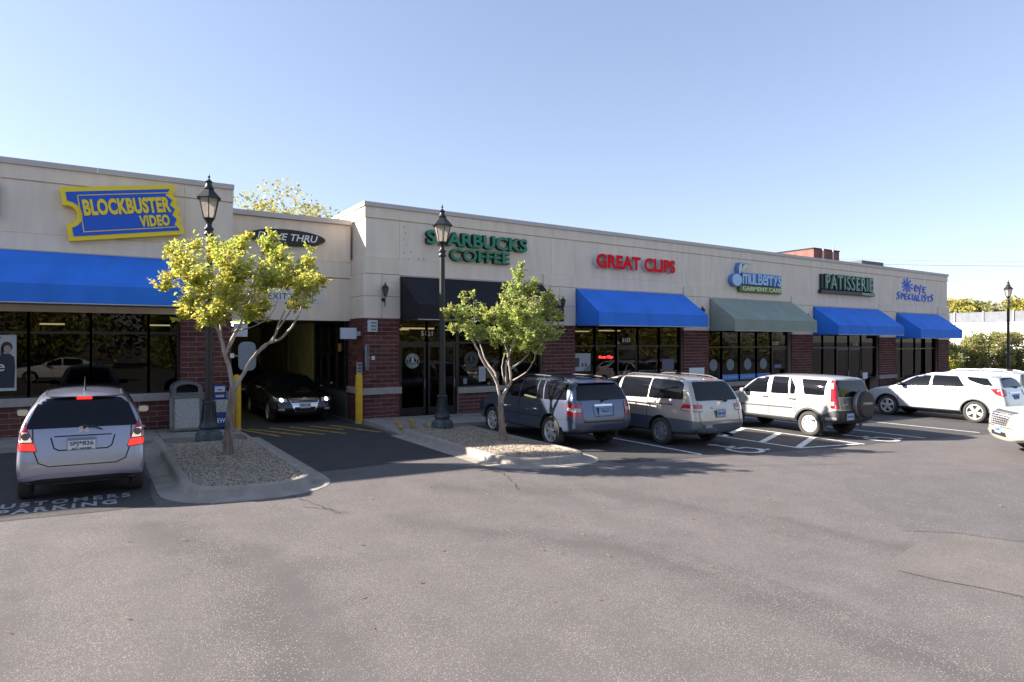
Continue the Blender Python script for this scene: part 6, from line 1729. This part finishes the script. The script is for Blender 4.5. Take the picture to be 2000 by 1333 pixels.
# ---------------------------------------------------------------- 2 slate blue SUV
P2 = dict(W=.915, yF=2.32, yR=-2.34, lo=.30, h0=.90, h1=1.11, yc=1.15, yrf=.42, zr=1.66, yrr=-2.02, zrr=1.61, b0=1.06, b1=1.12, yt=-2.22, wr=.66, wb=.955, zm=.72, bump=.46, yfw=1.36, yrw=-1.355, r=.365, tw=.225, rim=.25, paint=paint('slate_blue_paint', (.085, .108, .175), .55, .28), spokes=6, cr_rear=.35, cr_rear2=.3)
c = Car('suv', 'slate blue SUV with roof rack parked beside the right gravel island', P2, (9.1+.89, 12.42+1.355, zg(10)), rad(-.5))
c.patch('rear_window', 'B', rr([(-.75, 1.15), (.75, 1.15), (.64, 1.545), (-.64, 1.545)], .04), M_cglass)
c.patch('spoiler', 'B', rr([(-.62, 1.545), (.62, 1.545), (.60, 1.60), (-.60, 1.60)], .02), P2['paint'], off=.09, thick=.12)
c.patch('third_brake_light', 'B', rr([(-.14, 1.555), (.14, 1.555), (.14, 1.59), (-.14, 1.59)], .01), M_tail, off=.10, thick=.03)
for nm, z0, z1, m, off in (('tail_light', .78, 1.08, M_tail, .012), ('reverse_lens', .89, .985, M_clear, .018)):
    i0 = .66 if nm == 'tail_light' else .685
    c.pair(nm, 'B', rr([(i0, z0), (.875, z0+.01), (.872, z1), (i0-.02, z1-.01)], .03), m, off=off)
    c.both(nm, rr([(-2.215, z0+.01), (-2.02, z0+.03), (-2.04, z1), (-2.20, z1-.01)], .03), m, off=off*.7)
c.seams([('B', [(-.645, 1.13), (-.64, .74), (-.55, .66), (.55, .66), (.64, .74), (.645, 1.13)]), ('L', [(1.02, .42), (1.04, 1.08)]), ('L', [(-.02, .42), (-.02, 1.12)]), ('L', [(-1.02, .95), (-.90, .70), (-.88, .44)]), ('L', [(-1.02, .95), (-1.05, 1.12)]), ('L', [(2.0, .66), (-2.1, .70)])])
c.patch('tailgate_handle', 'B', rr([(-.27, 1.01), (.27, 1.01), (.27, 1.055), (-.27, 1.055)], .02), M_chrome, off=.02)
c.seams([('B', [(-.32, 1.0), (-.28, .78), (.28, .78), (.32, 1.0)])], .014)
c.plate('B', 0, .90, 'TYM-019', M_plateb and mat('plate_lightblue', (.30, .44, .62), .5), w=.30, h=.155, top=M_plateb)
c.badge('B', 0, 1.035, .14, .09, kind='T'); c.wiper(.0, 1.135, 1.155, .22)
side_glass(c, [[(1.10, 1.085), (.05, 1.10), (.05, 1.59), (.46, 1.585)], [(.0, 1.10), (-.76, 1.11), (-.64, 1.60), (.0, 1.60)], [(-.80, 1.11), (-1.04, 1.115), (-.89, 1.595), (-.69, 1.60)], [(-1.09, 1.115), (-1.96, 1.15), (-1.82, 1.53), (-.95, 1.59)]], .03)
c.patch('windscreen', 'F', rr([(-.68, 1.14), (.68, 1.14), (.56, 1.60), (-.56, 1.60)], .05), M_cglass)
c.mirrors(.80, 1.16, P2['paint']); c.handle(.16, .985, P2['paint']); c.handle(-.86, .99, P2['paint'])
c.rails(.60, .25, -1.75, M_trim, .065, cross=(-.2, -1.2)); c.exhaust(.45, -2.2, .30)
c.patch('bumper_step', 'B', rr([(-.60, .645), (.60, .645), (.62, .675), (-.62, .675)], .01), M_trim, off=.03)
c.pair('headlight', 'F', rr([(.50, .75), (.84, .78), (.80, .93), (.52, .88)], .04), M_clear, off=.008)
for sx in (-1, 1):
    b = MB(); b.box(sx*.86-.09, sx*.86+.02, -1.80, -1.78, .20, .52); link('mud_flap', b.mesh('mud_flap', M_trim), c.root)

# ---------------------------------------------------------------- 3 gold minivan
P3 = dict(W=.93, yF=2.42, yR=-2.48, lo=.26, h0=.86, h1=1.06, yc=1.55, yrf=.62, zr=1.72, yrr=-2.06, zrr=1.66, b0=1.03, b1=1.12, yt=-2.36, wr=.68, wb=.95, zm=.66, bump=.40, yfw=1.55, yrw=-1.35, r=.335, tw=.205, rim=.225, paint=paint('gold_beige_paint', (.44, .41, .375), .45, .32), clad=paint('blue_grey_lower_paint', (.105, .13, .17), .4, .4), clad_rows=3, spokes=7, rim_style='single', cr_rear=.35, cr_rear2=.25, rim_m=mat('wheel_cover_grey', (.30, .31, .34), .35, metal=.6))
c = Car('minivan', 'gold minivan with blue grey lower body and white objects on its roof line', P3, (11.73+.90, 11.40+1.35, zg(12.6)), rad(-.5)); c.root['label'] = 'gold minivan with blue grey bumper and bumper sticker beside the blue SUV'
c.patch('rear_window', 'B', rr([(-.74, 1.14), (.74, 1.14), (.61, 1.58), (-.61, 1.58)], .07), M_cglass)
c.patch('third_brake_light', 'B', rr([(-.14, 1.605), (.14, 1.605), (.14, 1.645), (-.14, 1.645)], .01), M_tail, off=.02)
for nm, z0, z1, m, off in (('tail_light', .88, 1.06, M_tail, .012), ('reverse_lens', .90, .965, M_clear, .018)):
    c.pair(nm, 'B', rr([(.58, z0), (.88, z0+.01), (.87, z1), (.56, z1-.005)], .03), m, off=off)
    c.both(nm, rr([(-2.30, z0+.01), (-1.98, z0+.03), (-2.08, z1-.01), (-2.28, z1)], .03), m, off=off*.7)
c.seams([('B', [(-.70, 1.12), (-.70, .62), (-.62, .56), (.62, .56), (.70, .62), (.70, 1.12)]), ('L', [(1.30, .40), (1.32, 1.05)]), ('L', [(.18, .40), (.18, 1.09)]), ('L', [(-.90, .55), (-.90, 1.10)])])
c.seams([('L', [(-.90, 1.0), (-1.75, 1.02)])], .028)
c.patch('tailgate_handle', 'B', rr([(-.25, .955), (.25, .955), (.25, .99), (-.25, .99)], .015), P3['paint'], off=.025)
c.plate('B', .02, .83, 'XJR-460', M_plateb and mat('plate_lightblue2', (.26, .38, .58), .5), frame=M_trim)
c.badge('B', 0, 1.06, .12, .085, kind='T'); c.wiper(.28, 1.125, 1.15, .02)
side_glass(c, [[(1.42, 1.07), (.26, 1.10), (.26, 1.60), (.68, 1.60)], [(.16, 1.10), (-.88, 1.13), (-.88, 1.62), (.16, 1.62)], [(-.92, 1.13), (-2.06, 1.16), (-1.96, 1.52), (-1.80, 1.59), (-.92, 1.62)]], .06)
c.patch('windscreen', 'F', rr([(-.70, 1.10), (.70, 1.10), (.58, 1.64), (-.58, 1.64)], .05), M_cglass)
c.mirrors(1.12, 1.12, P3['paint']); c.handle(.36, .98, P3['paint']); c.rails(.60, .2, -1.85, M_trim, .05); c.exhaust(.55, -2.38, .27)
st = c.patch('bumper_sticker', 'B', rr([(-.52, .50), (-.30, .50), (-.30, .58), (-.52, .58)], .005), mat('sticker', (.55, .42, .52), .5, col2=(.25, .15, .25), scale=40), off=.006, thick=.006)
c.patch('fog_reflector', 'B', rr([(.52, .52), (.80, .53), (.80, .57), (.52, .56)], .01), M_clad, off=.006)
b = MB(); z = c.hit('T', -.5, .45)[0].z; b.tube([(-.5, .42, z), (-.48, .30, z+.28)], [.008, .004], 5); link('aerial', b.mesh('aerial', M_trim), c.root)
c.pair('headlight', 'F', rr([(.50, .70), (.86, .74), (.80, .88), (.52, .82)], .04), M_clear, off=.008)

# ---------------------------------------------------------------- 4 white compact SUV with dark lower rear and spare wheel
P4 = dict(W=.89, yF=2.10, yR=-2.16, lo=.32, h0=.94, h1=1.12, yc=1.12, yrf=.36, zr=1.70, yrr=-1.94, zrr=1.66, b0=1.05, b1=1.12, yt=-2.06, wr=.70, wb=.96, zm=.70, bump=.44, yfw=1.31, yrw=-1.31, r=.345, tw=.215, rim=.225, paint=paint('white_silver_paint', (.42, .42, .42), .35, .34), spokes=9, rim_style='solid', rim_m=mat('wheel_cover_white', (.62, .62, .62), .35, metal=.2), cr_rear=.45, cr_rear2=.4)
c = Car('compact_suv', 'white compact SUV with black spare wheel cover on its tailgate', P4, (16.58+.86, 10.49+1.31, zg(17.4)), rad(-1.5))
c.patch('rear_window', 'B', rr([(-.72, 1.12), (.72, 1.12), (.66, 1.56), (-.66, 1.56)], .05), M_cglass)
c.patch('roof_lip', 'B', rr([(-.66, 1.585), (.66, 1.585), (.65, 1.63), (-.65, 1.63)], .015), P4['paint'], off=.05, thick=.07)
c.patch('tailgate_panel', 'B', rr([(-.66, .78), (.66, .78), (.68, 1.10), (-.68, 1.10)], .03), mat('tailgate_grey', (.17, .16, .15), .4, metal=.4, coat=1), off=.004)
c.patch('rear_bumper', 'B', rr([(-.86, .40), (.86, .40), (.86, .76), (-.86, .76)], .05), M_trim, off=.03, thick=.05)
c.both('rear_bumper', rr([(-2.13, .42), (-1.72, .40), (-1.70, .62), (-2.0, .76), (-2.12, .78)], .03), M_clad, off=.014)
c.both('bumper_stripe', rr([(-2.10, .52), (-1.80, .50), (-1.80, .57), (-2.10, .59)], .01), P4['paint'], off=.022)
c.pair('tail_light', 'B', rr([(.73, .82), (.85, .82), (.80, 1.20), (.73, 1.56), (.68, 1.56), (.72, 1.10)], .02), M_tail, off=.014)
c.both('tail_light', rr([(-2.04, .82), (-1.95, .82), (-1.97, 1.15), (-1.90, 1.58), (-1.84, 1.58), (-1.93, 1.2)][::-1] if False else [(-2.05, .82), (-1.94, .82), (-1.92, 1.16), (-1.86, 1.57), (-1.92, 1.57), (-2.02, 1.14)], .02), M_tail, off=.010)
c.both('reverse_lens', rr([(-2.035, .90), (-1.955, .90), (-1.945, 1.0), (-2.03, 1.0)], .015), M_clear, off=.016)
c.both('reverse_lens', rr([(-1.975, 1.34), (-1.91, 1.34), (-1.88, 1.50), (-1.945, 1.50)], .015), M_clear, off=.016)
c.seams([('L', [(1.0, .50), (1.02, 1.06)]), ('L', [(-.04, .50), (-.04, 1.09)]), ('L', [(-.92, 1.10), (-.86, .80), (-.92, .62)]), ('B', [(-.2, .78), (-.2, 1.1)])])
for q in ([(.98, .715), (-.80, .735), (-.80, .770), (.98, .750)], [(.92, .40), (-.86, .40), (-.88, .47), (.94, .47)]):
    c.both('side_moulding', rr(q, .008), M_clad, off=.018)
def arch_trim(c, yw, r0, r1, m):
    P = [(yw+r1*math.cos(t), c.p['r']+r1*math.sin(t)) for t in [PI*k/18 for k in range(19)]] + [(yw+r0*math.cos(t), c.p['r']+r0*math.sin(t)) for t in [PI*(18-k)/18 for k in range(19)]]
    n = 19
    for k in range(0, 18, 6):                              # three lengths to each arch
        P2_ = P[k:k+7]+[P[37-j] for j in range(k+6, k-1, -1)]
        c.both('arch_trim', P2_, m, off=.012, step=.2)
for yw in (1.31, -1.31): arch_trim(c, yw, .40, .455, M_clad)
c.plate('B', -.36, .60, '502-KJD', mat('plate_lightblue2', (.26, .38, .58), .5), depth=.055)
side_glass(c, [[(1.0, 1.10), (.06, 1.115), (.06, 1.58), (.40, 1.58)], [(-.08, 1.115), (-.66, 1.125), (-.60, 1.60), (-.08, 1.60)], [(-.71, 1.13), (-.86, 1.14), (-.86, 1.36), (-.66, 1.60)], [(-1.16, 1.15), (-1.74, 1.15), (-1.76, 1.56), (-1.02, 1.57)]], .04)
c.patch('windscreen', 'F', rr([(-.68, 1.15), (.68, 1.15), (.58, 1.62), (-.58, 1.62)], .05), M_cglass)
c.mirrors(.82, 1.15, P4['paint']); c.handle(.10, 1.0, M_trim); c.handle(-.78, 1.0, M_trim)
sp = MB(); yy = c.hit('B', .22, .95)[0].y
sp.lathe([(.30, yy-.02), (.365, yy-.05), (.375, yy-.14), (.36, yy-.22), (.33, yy-.25), (.10, yy-.255), (.01, yy-.255)], 40, (.20, 0, .92), 'y')
sw_ = link('spare_wheel_cover', sp.mesh('spare_wheel_cover', M_trim, smooth=True, angle=40), c.root)
bn = MB(); bn.lathe([(.372, yy-.045), (.381, yy-.06), (.381, yy-.15), (.374, yy-.165)], 40, (.20, 0, .92), 'y', caps=False)
link('cover_band', bn.mesh('cover_band', mat('cover_band_grey', (.22, .21, .20), .35, metal=.4), smooth=True, angle=60), sw_)
text_part('lettering', 'HONDA', -.02, .42, .92, .985, yy-.262, yy-.254, mat('lettering_silver', (.5, .48, .45), .4), sw_, bold=.02, world=False)
text_part('lettering', 'CR-V', -.55, -.36, .87, .94, c.hit('B', -.45, .9)[0].y-.012, c.hit('B', -.45, .9)[0].y+.01, M_chrome, c.root, bold=.02, world=False)
for sx in (-1, 1):
    b = MB(); b.add([(sx*.86-.10, -1.70, .52), (sx*.86+.02, -1.70, .52), (sx*.86+.02, -1.80, .20), (sx*.86-.12, -1.80, .20)], [(0, 1, 2, 3), (3, 2, 1, 0)])
    b = MB(); b.hexa([(sx*.83-.07, -1.82, .20), (sx*.83+.06, -1.82, .20), (sx*.83+.06, -1.80, .20), (sx*.83-.07, -1.80, .20), (sx*.83-.05, -1.72, .52), (sx*.83+.05, -1.72, .52), (sx*.83+.05, -1.70, .52), (sx*.83-.05, -1.70, .52)]); link('mud_flap', b.mesh('mud_flap', M_clad), c.root)
c.pair('headlight', 'F', rr([(.48, .78), (.82, .80), (.78, .97), (.50, .92)], .04), M_clear, off=.008)

# ---------------------------------------------------------------- 5 white crossover
P5 = dict(W=.92, yF=2.36, yR=-2.36, lo=.26, h0=.92, h1=1.13, yc=1.25, yrf=.35, zr=1.65, yrr=-2.02, zrr=1.58, b0=1.06, b1=1.20, yt=-2.20, wr=.64, wb=.95, zm=.70, bump=.42, yfw=1.44, yrw=-1.42, r=.36, tw=.225, rim=.25, paint=paint('bright_silver_paint', (.52, .54, .58), .4, .3), spokes=5, rim_style='single', cr_rear=.3, cr_rear2=.25, rim_m=mat('alloy_bright', (.6, .6, .6), .3, metal=.5))
c = Car('crossover', 'bright silver white crossover with red wedge tail light near the flower planter', P5, (24.81+.90, 9.77+1.42, zg(25.6)), rad(-.5))
c.patch('rear_window', 'B', rr([(-.70, 1.22), (.70, 1.22), (.58, 1.53), (-.58, 1.53)], .05), M_cglass)
c.patch('spoiler', 'B', rr([(-.58, 1.54), (.58, 1.54), (.56, 1.575), (-.56, 1.575)], .015), P5['paint'], off=.09, thick=.12)
c.pair('tail_light', 'B', rr([(.62, .98), (.86, .92), (.87, 1.17), (.62, 1.15)], .03), M_tail, off=.012)
c.both('tail_light', rr([(-2.20, .93), (-2.05, .98), (-1.86, 1.17), (-2.12, 1.19)], .03), M_tail, off=.012)
c.both('reverse_lens', [(-2.10+.035*math.cos(2*PI*k/12), 1.12+.035*math.sin(2*PI*k/12)) for k in range(12)], M_clear, off=.02, step=.2)
c.seams([('L', [(1.04, .42), (1.08, 1.08)]), ('L', [(-.08, .42), (-.08, 1.14)]), ('L', [(-.98, .85), (-1.0, 1.2)])])
for z0, z1 in ((.30, .385),): c.both('sill_trim', rr([(.98, z0), (-.96, z0), (-.98, z1), (1.0, z1)], .01), M_clad, off=.016)
for yw in (1.44, -1.42): arch_trim(c, yw, .415, .45, M_clad)
side_glass(c, [[(1.16, 1.10), (.0, 1.16), (.0, 1.53), (.42, 1.53)], [(-.08, 1.16), (-1.14, 1.20), (-.84, 1.54), (-.08, 1.55)], [(-1.22, 1.42), (-1.62, 1.28), (-1.95, 1.26), (-1.72, 1.50), (-1.10, 1.54)]], .03)
c.patch('windscreen', 'F', rr([(-.70, 1.16), (.70, 1.16), (.56, 1.58), (-.56, 1.58)], .05), M_cglass)
c.mirrors(.92, 1.18, M_trim); c.handle(.06, 1.02, P5['paint']); c.handle(-.9, 1.05, P5['paint']); c.wiper(.2, 1.22, 1.25, -.2)
c.patch('chrome_bar', 'B', rr([(-.42, 1.04), (.42, 1.04), (.42, 1.07), (-.42, 1.07)], .01), M_chrome, off=.02)
c.plate('B', .0, .92, '738-BGT', mat('plate_lightblue2', (.26, .38, .58), .5))
c.rails(.585, .2, -1.8, P5['paint'], .04)
c.pair('headlight', 'F', rr([(.46, .78), (.84, .80), (.82, 1.0), (.50, .90)], .04), M_clear, off=.008)

# ---------------------------------------------------------------- 6 silver minivan beyond the crossover
P6 = dict(P5); P6.update(W=.93, zr=1.72, zrr=1.66, b1=1.14, yrr=-2.1, wr=.68, paint=paint('silver_pink_paint', (.42, .39, .38), .4, .36), r=.34, rim=.23)
c = Car('minivan', 'silver minivan with roof rails mostly hidden behind the white crossover', P6, (28.85, 11.75, zg(28.9)), 0)
c.patch('rear_window', 'B', rr([(-.70, 1.18), (.70, 1.18), (.62, 1.58), (-.62, 1.58)], .05), M_cglass)
c.pair('tail_light', 'B', rr([(.68, .86), (.86, .86), (.85, 1.15), (.70, 1.15)], .03), M_tail, off=.012)
c.both('tail_light', rr([(-2.18, .86), (-2.06, .88), (-2.08, 1.15), (-2.16, 1.15)], .02), M_tail, off=.010)
side_glass(c, [[(1.16, 1.12), (.0, 1.15), (.0, 1.58), (.42, 1.58)], [(-.08, 1.15), (-1.0, 1.16), (-1.0, 1.59), (-.08, 1.59)], [(-1.06, 1.16), (-1.95, 1.18), (-1.84, 1.50), (-1.06, 1.58)]], .06)
c.patch('windscreen', 'F', rr([(-.70, 1.16), (.70, 1.16), (.58, 1.64), (-.58, 1.64)], .05), M_cglass)
c.mirrors(.92, 1.16, P6['paint']); c.rails(.60, .2, -1.85, mat('rail_silver', (.45, .45, .46), .4, metal=.5), .06, cross=(-.4, -1.4))
c.seams([('L', [(1.04, .42), (1.06, 1.08)]), ('L', [(-.04, .42), (-.04, 1.12)]), ('L', [(-1.03, .5), (-1.03, 1.12)])])

# ---------------------------------------------------------------- 7 pearl white luxury car nosing in from the right edge
P7 = dict(W=.95, yF=2.44, yR=-2.40, lo=.26, h0=.99, h1=1.17, yc=1.10, yrf=.35, zr=1.68, yrr=-2.0, zrr=1.62, b0=1.10, b1=1.16, yt=-2.2, wr=.66, wb=.95, zm=.70, bump=.36, nose=.07, yfw=1.45, yrw=-1.38, r=.37, tw=.24, rim=.26, paint=paint('pearl_white_paint', (.46, .435, .385), .25, .32), spokes=6)
hd = Vector((-.63, .777)).normalized(); nose = Vector((18.12, 6.66)); ctr = nose-hd*2.44
c = Car('luxury_suv', 'pearl white SUV nosing in at the right edge with chrome grille', P7, (ctr.x, ctr.y, zg(ctr.x)), math.atan2(-hd.x, hd.y))
c.patch('grille', 'F', rr([(-.42, .66), (.42, .66), (.56, .96), (-.56, .96)], .03), mat('grille_silver', (.26, .26, .27), .35, metal=.5), off=.006)
b = MB()
for i in range(6):
    z = .67+i*.052; w_ = .43+.13*(z-.66)/.30
    for x0 in (-1, 1):
        pts = [(x0*w_*k/6, c.hit('F', x0*w_*k/6, z)[0].y+.014, z) for k in range(7)]; b.tube(pts, .013, 5)
for i in range(-4, 5):
    pts = [(i*.1*(1+.3*(z-.66)), c.hit('F', i*.1, z)[0].y+.014, z) for z in (.67, .76, .85, .94)]; b.tube(pts, .011, 5)
link('grille_bars', b.mesh('grille_bars', M_chrome), c.root)
c.patch('hood_trim', 'F', rr([(-.60, .965), (.60, .965), (.58, .995), (-.58, .995)], .01), M_clad, off=.012)
c.pair('headlight', 'F', rr([(.58, .64), (.86, .66), (.87, .95), (.80, 1.0), (.66, .98)], .05), M_clear, off=.010)
for md, sx in (('L', -1), ('R', 1)):
    c.patch('marker', md, rr([(2.06, .70), (2.12, .70), (2.06, .93), (2.01, .93)], .01), M_amber, off=.012)
    c.patch('headlight', md, rr([(2.14, .68), (2.26, .68), (2.20, .95), (2.10, .96)], .02), M_clear, off=.010)
c.pair('fog_lamp', 'F', rr([(.50, .40), (.78, .41), (.76, .48), (.52, .48)], .02), M_clear, off=.012)
c.patch('lower_grille', 'F', rr([(-.42, .40), (.42, .40), (.40, .50), (-.40, .50)], .02), M_trim, off=.004)
c.plate('F', 0, .555, '216-RPM', mat('plate_lightblue2', (.26, .38, .58), .5))
side_glass(c, [[(1.02, 1.14), (.0, 1.16), (.0, 1.57), (.42, 1.57)], [(-.08, 1.16), (-1.0, 1.18), (-1.0, 1.58), (-.08, 1.58)], [(-1.06, 1.18), (-1.95, 1.2), (-1.84, 1.48), (-1.06, 1.57)]], .04)
c.patch('windscreen', 'F', rr([(-.72, 1.20), (.72, 1.20), (.58, 1.62), (-.58, 1.62)], .05), M_cglass)
c.patch('rear_window', 'B', rr([(-.70, 1.18), (.70, 1.18), (.62, 1.54), (-.62, 1.54)], .05), M_cglass)
c.mirrors(.85, 1.2, P7['paint']); c.seams([('L', [(1.04, .42), (1.06, 1.12)]), ('L', [(-.04, .42), (-.04, 1.14)]), ('F', [(-.70, .62), (.70, .62)])])
c.pair('tail_light', 'B', rr([(.70, .80), (.86, .80), (.85, 1.12), (.72, 1.12)], .03), M_tail, off=.012)

# ---------------------------------------------------------------- 8 black sedan leaving the drive-through
P8 = dict(W=.91, yF=2.38, yR=-2.38, lo=.22, h0=.76, h1=.99, yc=1.05, yrf=.10, zr=1.47, yrr=-1.05, zrr=1.40, b0=.93, b1=.98, yt=-2.2, wr=.57, wb=.95, zm=.60, bump=.32, trunk=(-1.70, 1.03), yfw=1.42, yrw=-1.29, r=.32, tw=.215, rim=.22, paint=paint('black_paint', (.012, .012, .014), .2, .22), spokes=9, rim_style='single')
c = Car('sedan', 'black sedan with lit headlights leaving the drive-through lane', P8, (5.25, 21.85, zg(5.25)), PI)
c.patch('windscreen', 'F', rr([(-.66, 1.02), (.66, 1.02), (.50, 1.41), (-.50, 1.41)], .05), M_cglass)
gp = rr([(-.27, .44), (.27, .44), (.43, .77), (-.43, .77)], .03)
c.patch('grille_surround', 'F', rr([(-.30, .36), (.30, .36), (.47, .79), (-.47, .79)], .04), M_chrome, off=.012)
c.patch('grille', 'F', rr([(-.385, .63), (.385, .63), (.43, .765), (-.43, .765)], .02), M_dark, off=.020)
c.patch('lower_grille', 'F', rr([(-.27, .38), (.27, .38), (.31, .50), (-.31, .50)], .02), M_dark, off=.020)
b = MB()
for z in (.66, .70, .74): b.tube([(x, c.hit('F', x, z)[0].y+.026, z) for x in [(-.40+.8*k/8) for k in range(9)]], .007, 5)
link('grille_bars', b.mesh('grille_bars', M_chrome), c.root)
c.badge('F', 0, .70, .16, .16, kind='VW')
bg_ = MB(); yb = c.hit('F', 0, .70)[0].y
c.plate('F', 0, .545, '985-JTM', M_plate)
c.pair('headlight', 'F', rr([(.50, .645), (.84, .68), (.87, .77), (.52, .755)], .03), M_clear, off=.012)
c.pair('head_lamp', 'F', [(.66+.045*math.cos(2*PI*k/14), .71+.045*math.sin(2*PI*k/14)) for k in range(14)], mat('lamp_lit', (1, 1, 1), .3, emit=(1, .95, .86), es=4), off=.02, step=.2)
c.pair('fog_lamp', 'F', rr([(.58, .40), (.76, .40), (.76, .47), (.58, .47)], .03), M_clear, off=.008)
side_glass(c, [[(.92, .98), (.0, .985), (.0, 1.36), (.22, 1.38)], [(-.06, .985), (-1.0, 1.0), (-.98, 1.33), (-.06, 1.38)]], .03)
c.patch('rear_window', 'B', rr([(-.62, 1.06), (.62, 1.06), (.50, 1.36), (-.50, 1.36)], .04), M_cglass)
c.pair('tail_light', 'B', rr([(.48, .78), (.82, .78), (.82, .92), (.50, .92)], .03), M_tail, off=.01)
c.mirrors(.72, 1.0, P8['paint']); c.seams([('L', [(.98, .36), (1.0, .94)]), ('L', [(-.03, .36), (-.03, .96)])]); c.handle(.1, .86, P8['paint'])

# ---------------------------------------------------------------- 9 dark vehicle waiting behind the sedan
P9 = dict(P4); P9.update(zr=1.80, zrr=1.74, paint=paint('charcoal_paint', (.02, .02, .022), .2, .4), rim_style='single', spokes=5, rim_m=M_alloy)
c = Car('suv', 'dark SUV waiting in the shaded lane behind the black sedan', P9, (5.0, 28.9, zg(5)), PI)
c.patch('windscreen', 'F', rr([(-.68, 1.18), (.68, 1.18), (.58, 1.70), (-.58, 1.70)], .05), M_cglass)
side_glass(c, [[(1.0, 1.10), (.06, 1.115), (.06, 1.66), (.40, 1.66)], [(-.08, 1.115), (-.86, 1.125), (-.86, 1.68), (-.08, 1.68)]], .04)
c.pair('headlight', 'F', rr([(.48, .78), (.82, .80), (.78, .97), (.50, .92)], .04), M_clear, off=.008)
c.patch('grille', 'F', rr([(-.4, .74), (.4, .74), (.4, .90), (-.4, .90)], .03), M_dark, off=.008)
c.mirrors(.82, 1.15, P9['paint'])

# ---------------------------------------------------------------- 10 white car across the lane, mirrored in the left shop window
P10 = dict(P8); P10.update(paint=mat('plain_white_paint', (.70, .70, .69), .35, coat=1.0))
c = Car('sedan', 'white sedan across the lane, mirrored in the shop window left of the pier', P10, (-1.6, -6.8, zg(-1.6)), rad(90))
c.patch('windscreen', 'F', rr([(-.66, 1.02), (.66, 1.02), (.50, 1.41), (-.50, 1.41)], .05), M_cglass)
c.patch('rear_window', 'B', rr([(-.62, 1.06), (.62, 1.06), (.50, 1.36), (-.50, 1.36)], .04), M_cglass)
side_glass(c, [[(.92, .98), (.0, .985), (.0, 1.36), (.22, 1.38)], [(-.06, .985), (-1.0, 1.0), (-.98, 1.33), (-.06, 1.38)]], .03)
c.pair('headlight', 'F', rr([(.50, .645), (.84, .68), (.87, .77), (.52, .755)], .03), M_clear, off=.012)
c.pair('tail_light', 'B', rr([(.48, .78), (.82, .78), (.82, .92), (.50, .92)], .03), M_tail, off=.01)
c.mirrors(.72, 1.0, P10['paint'])
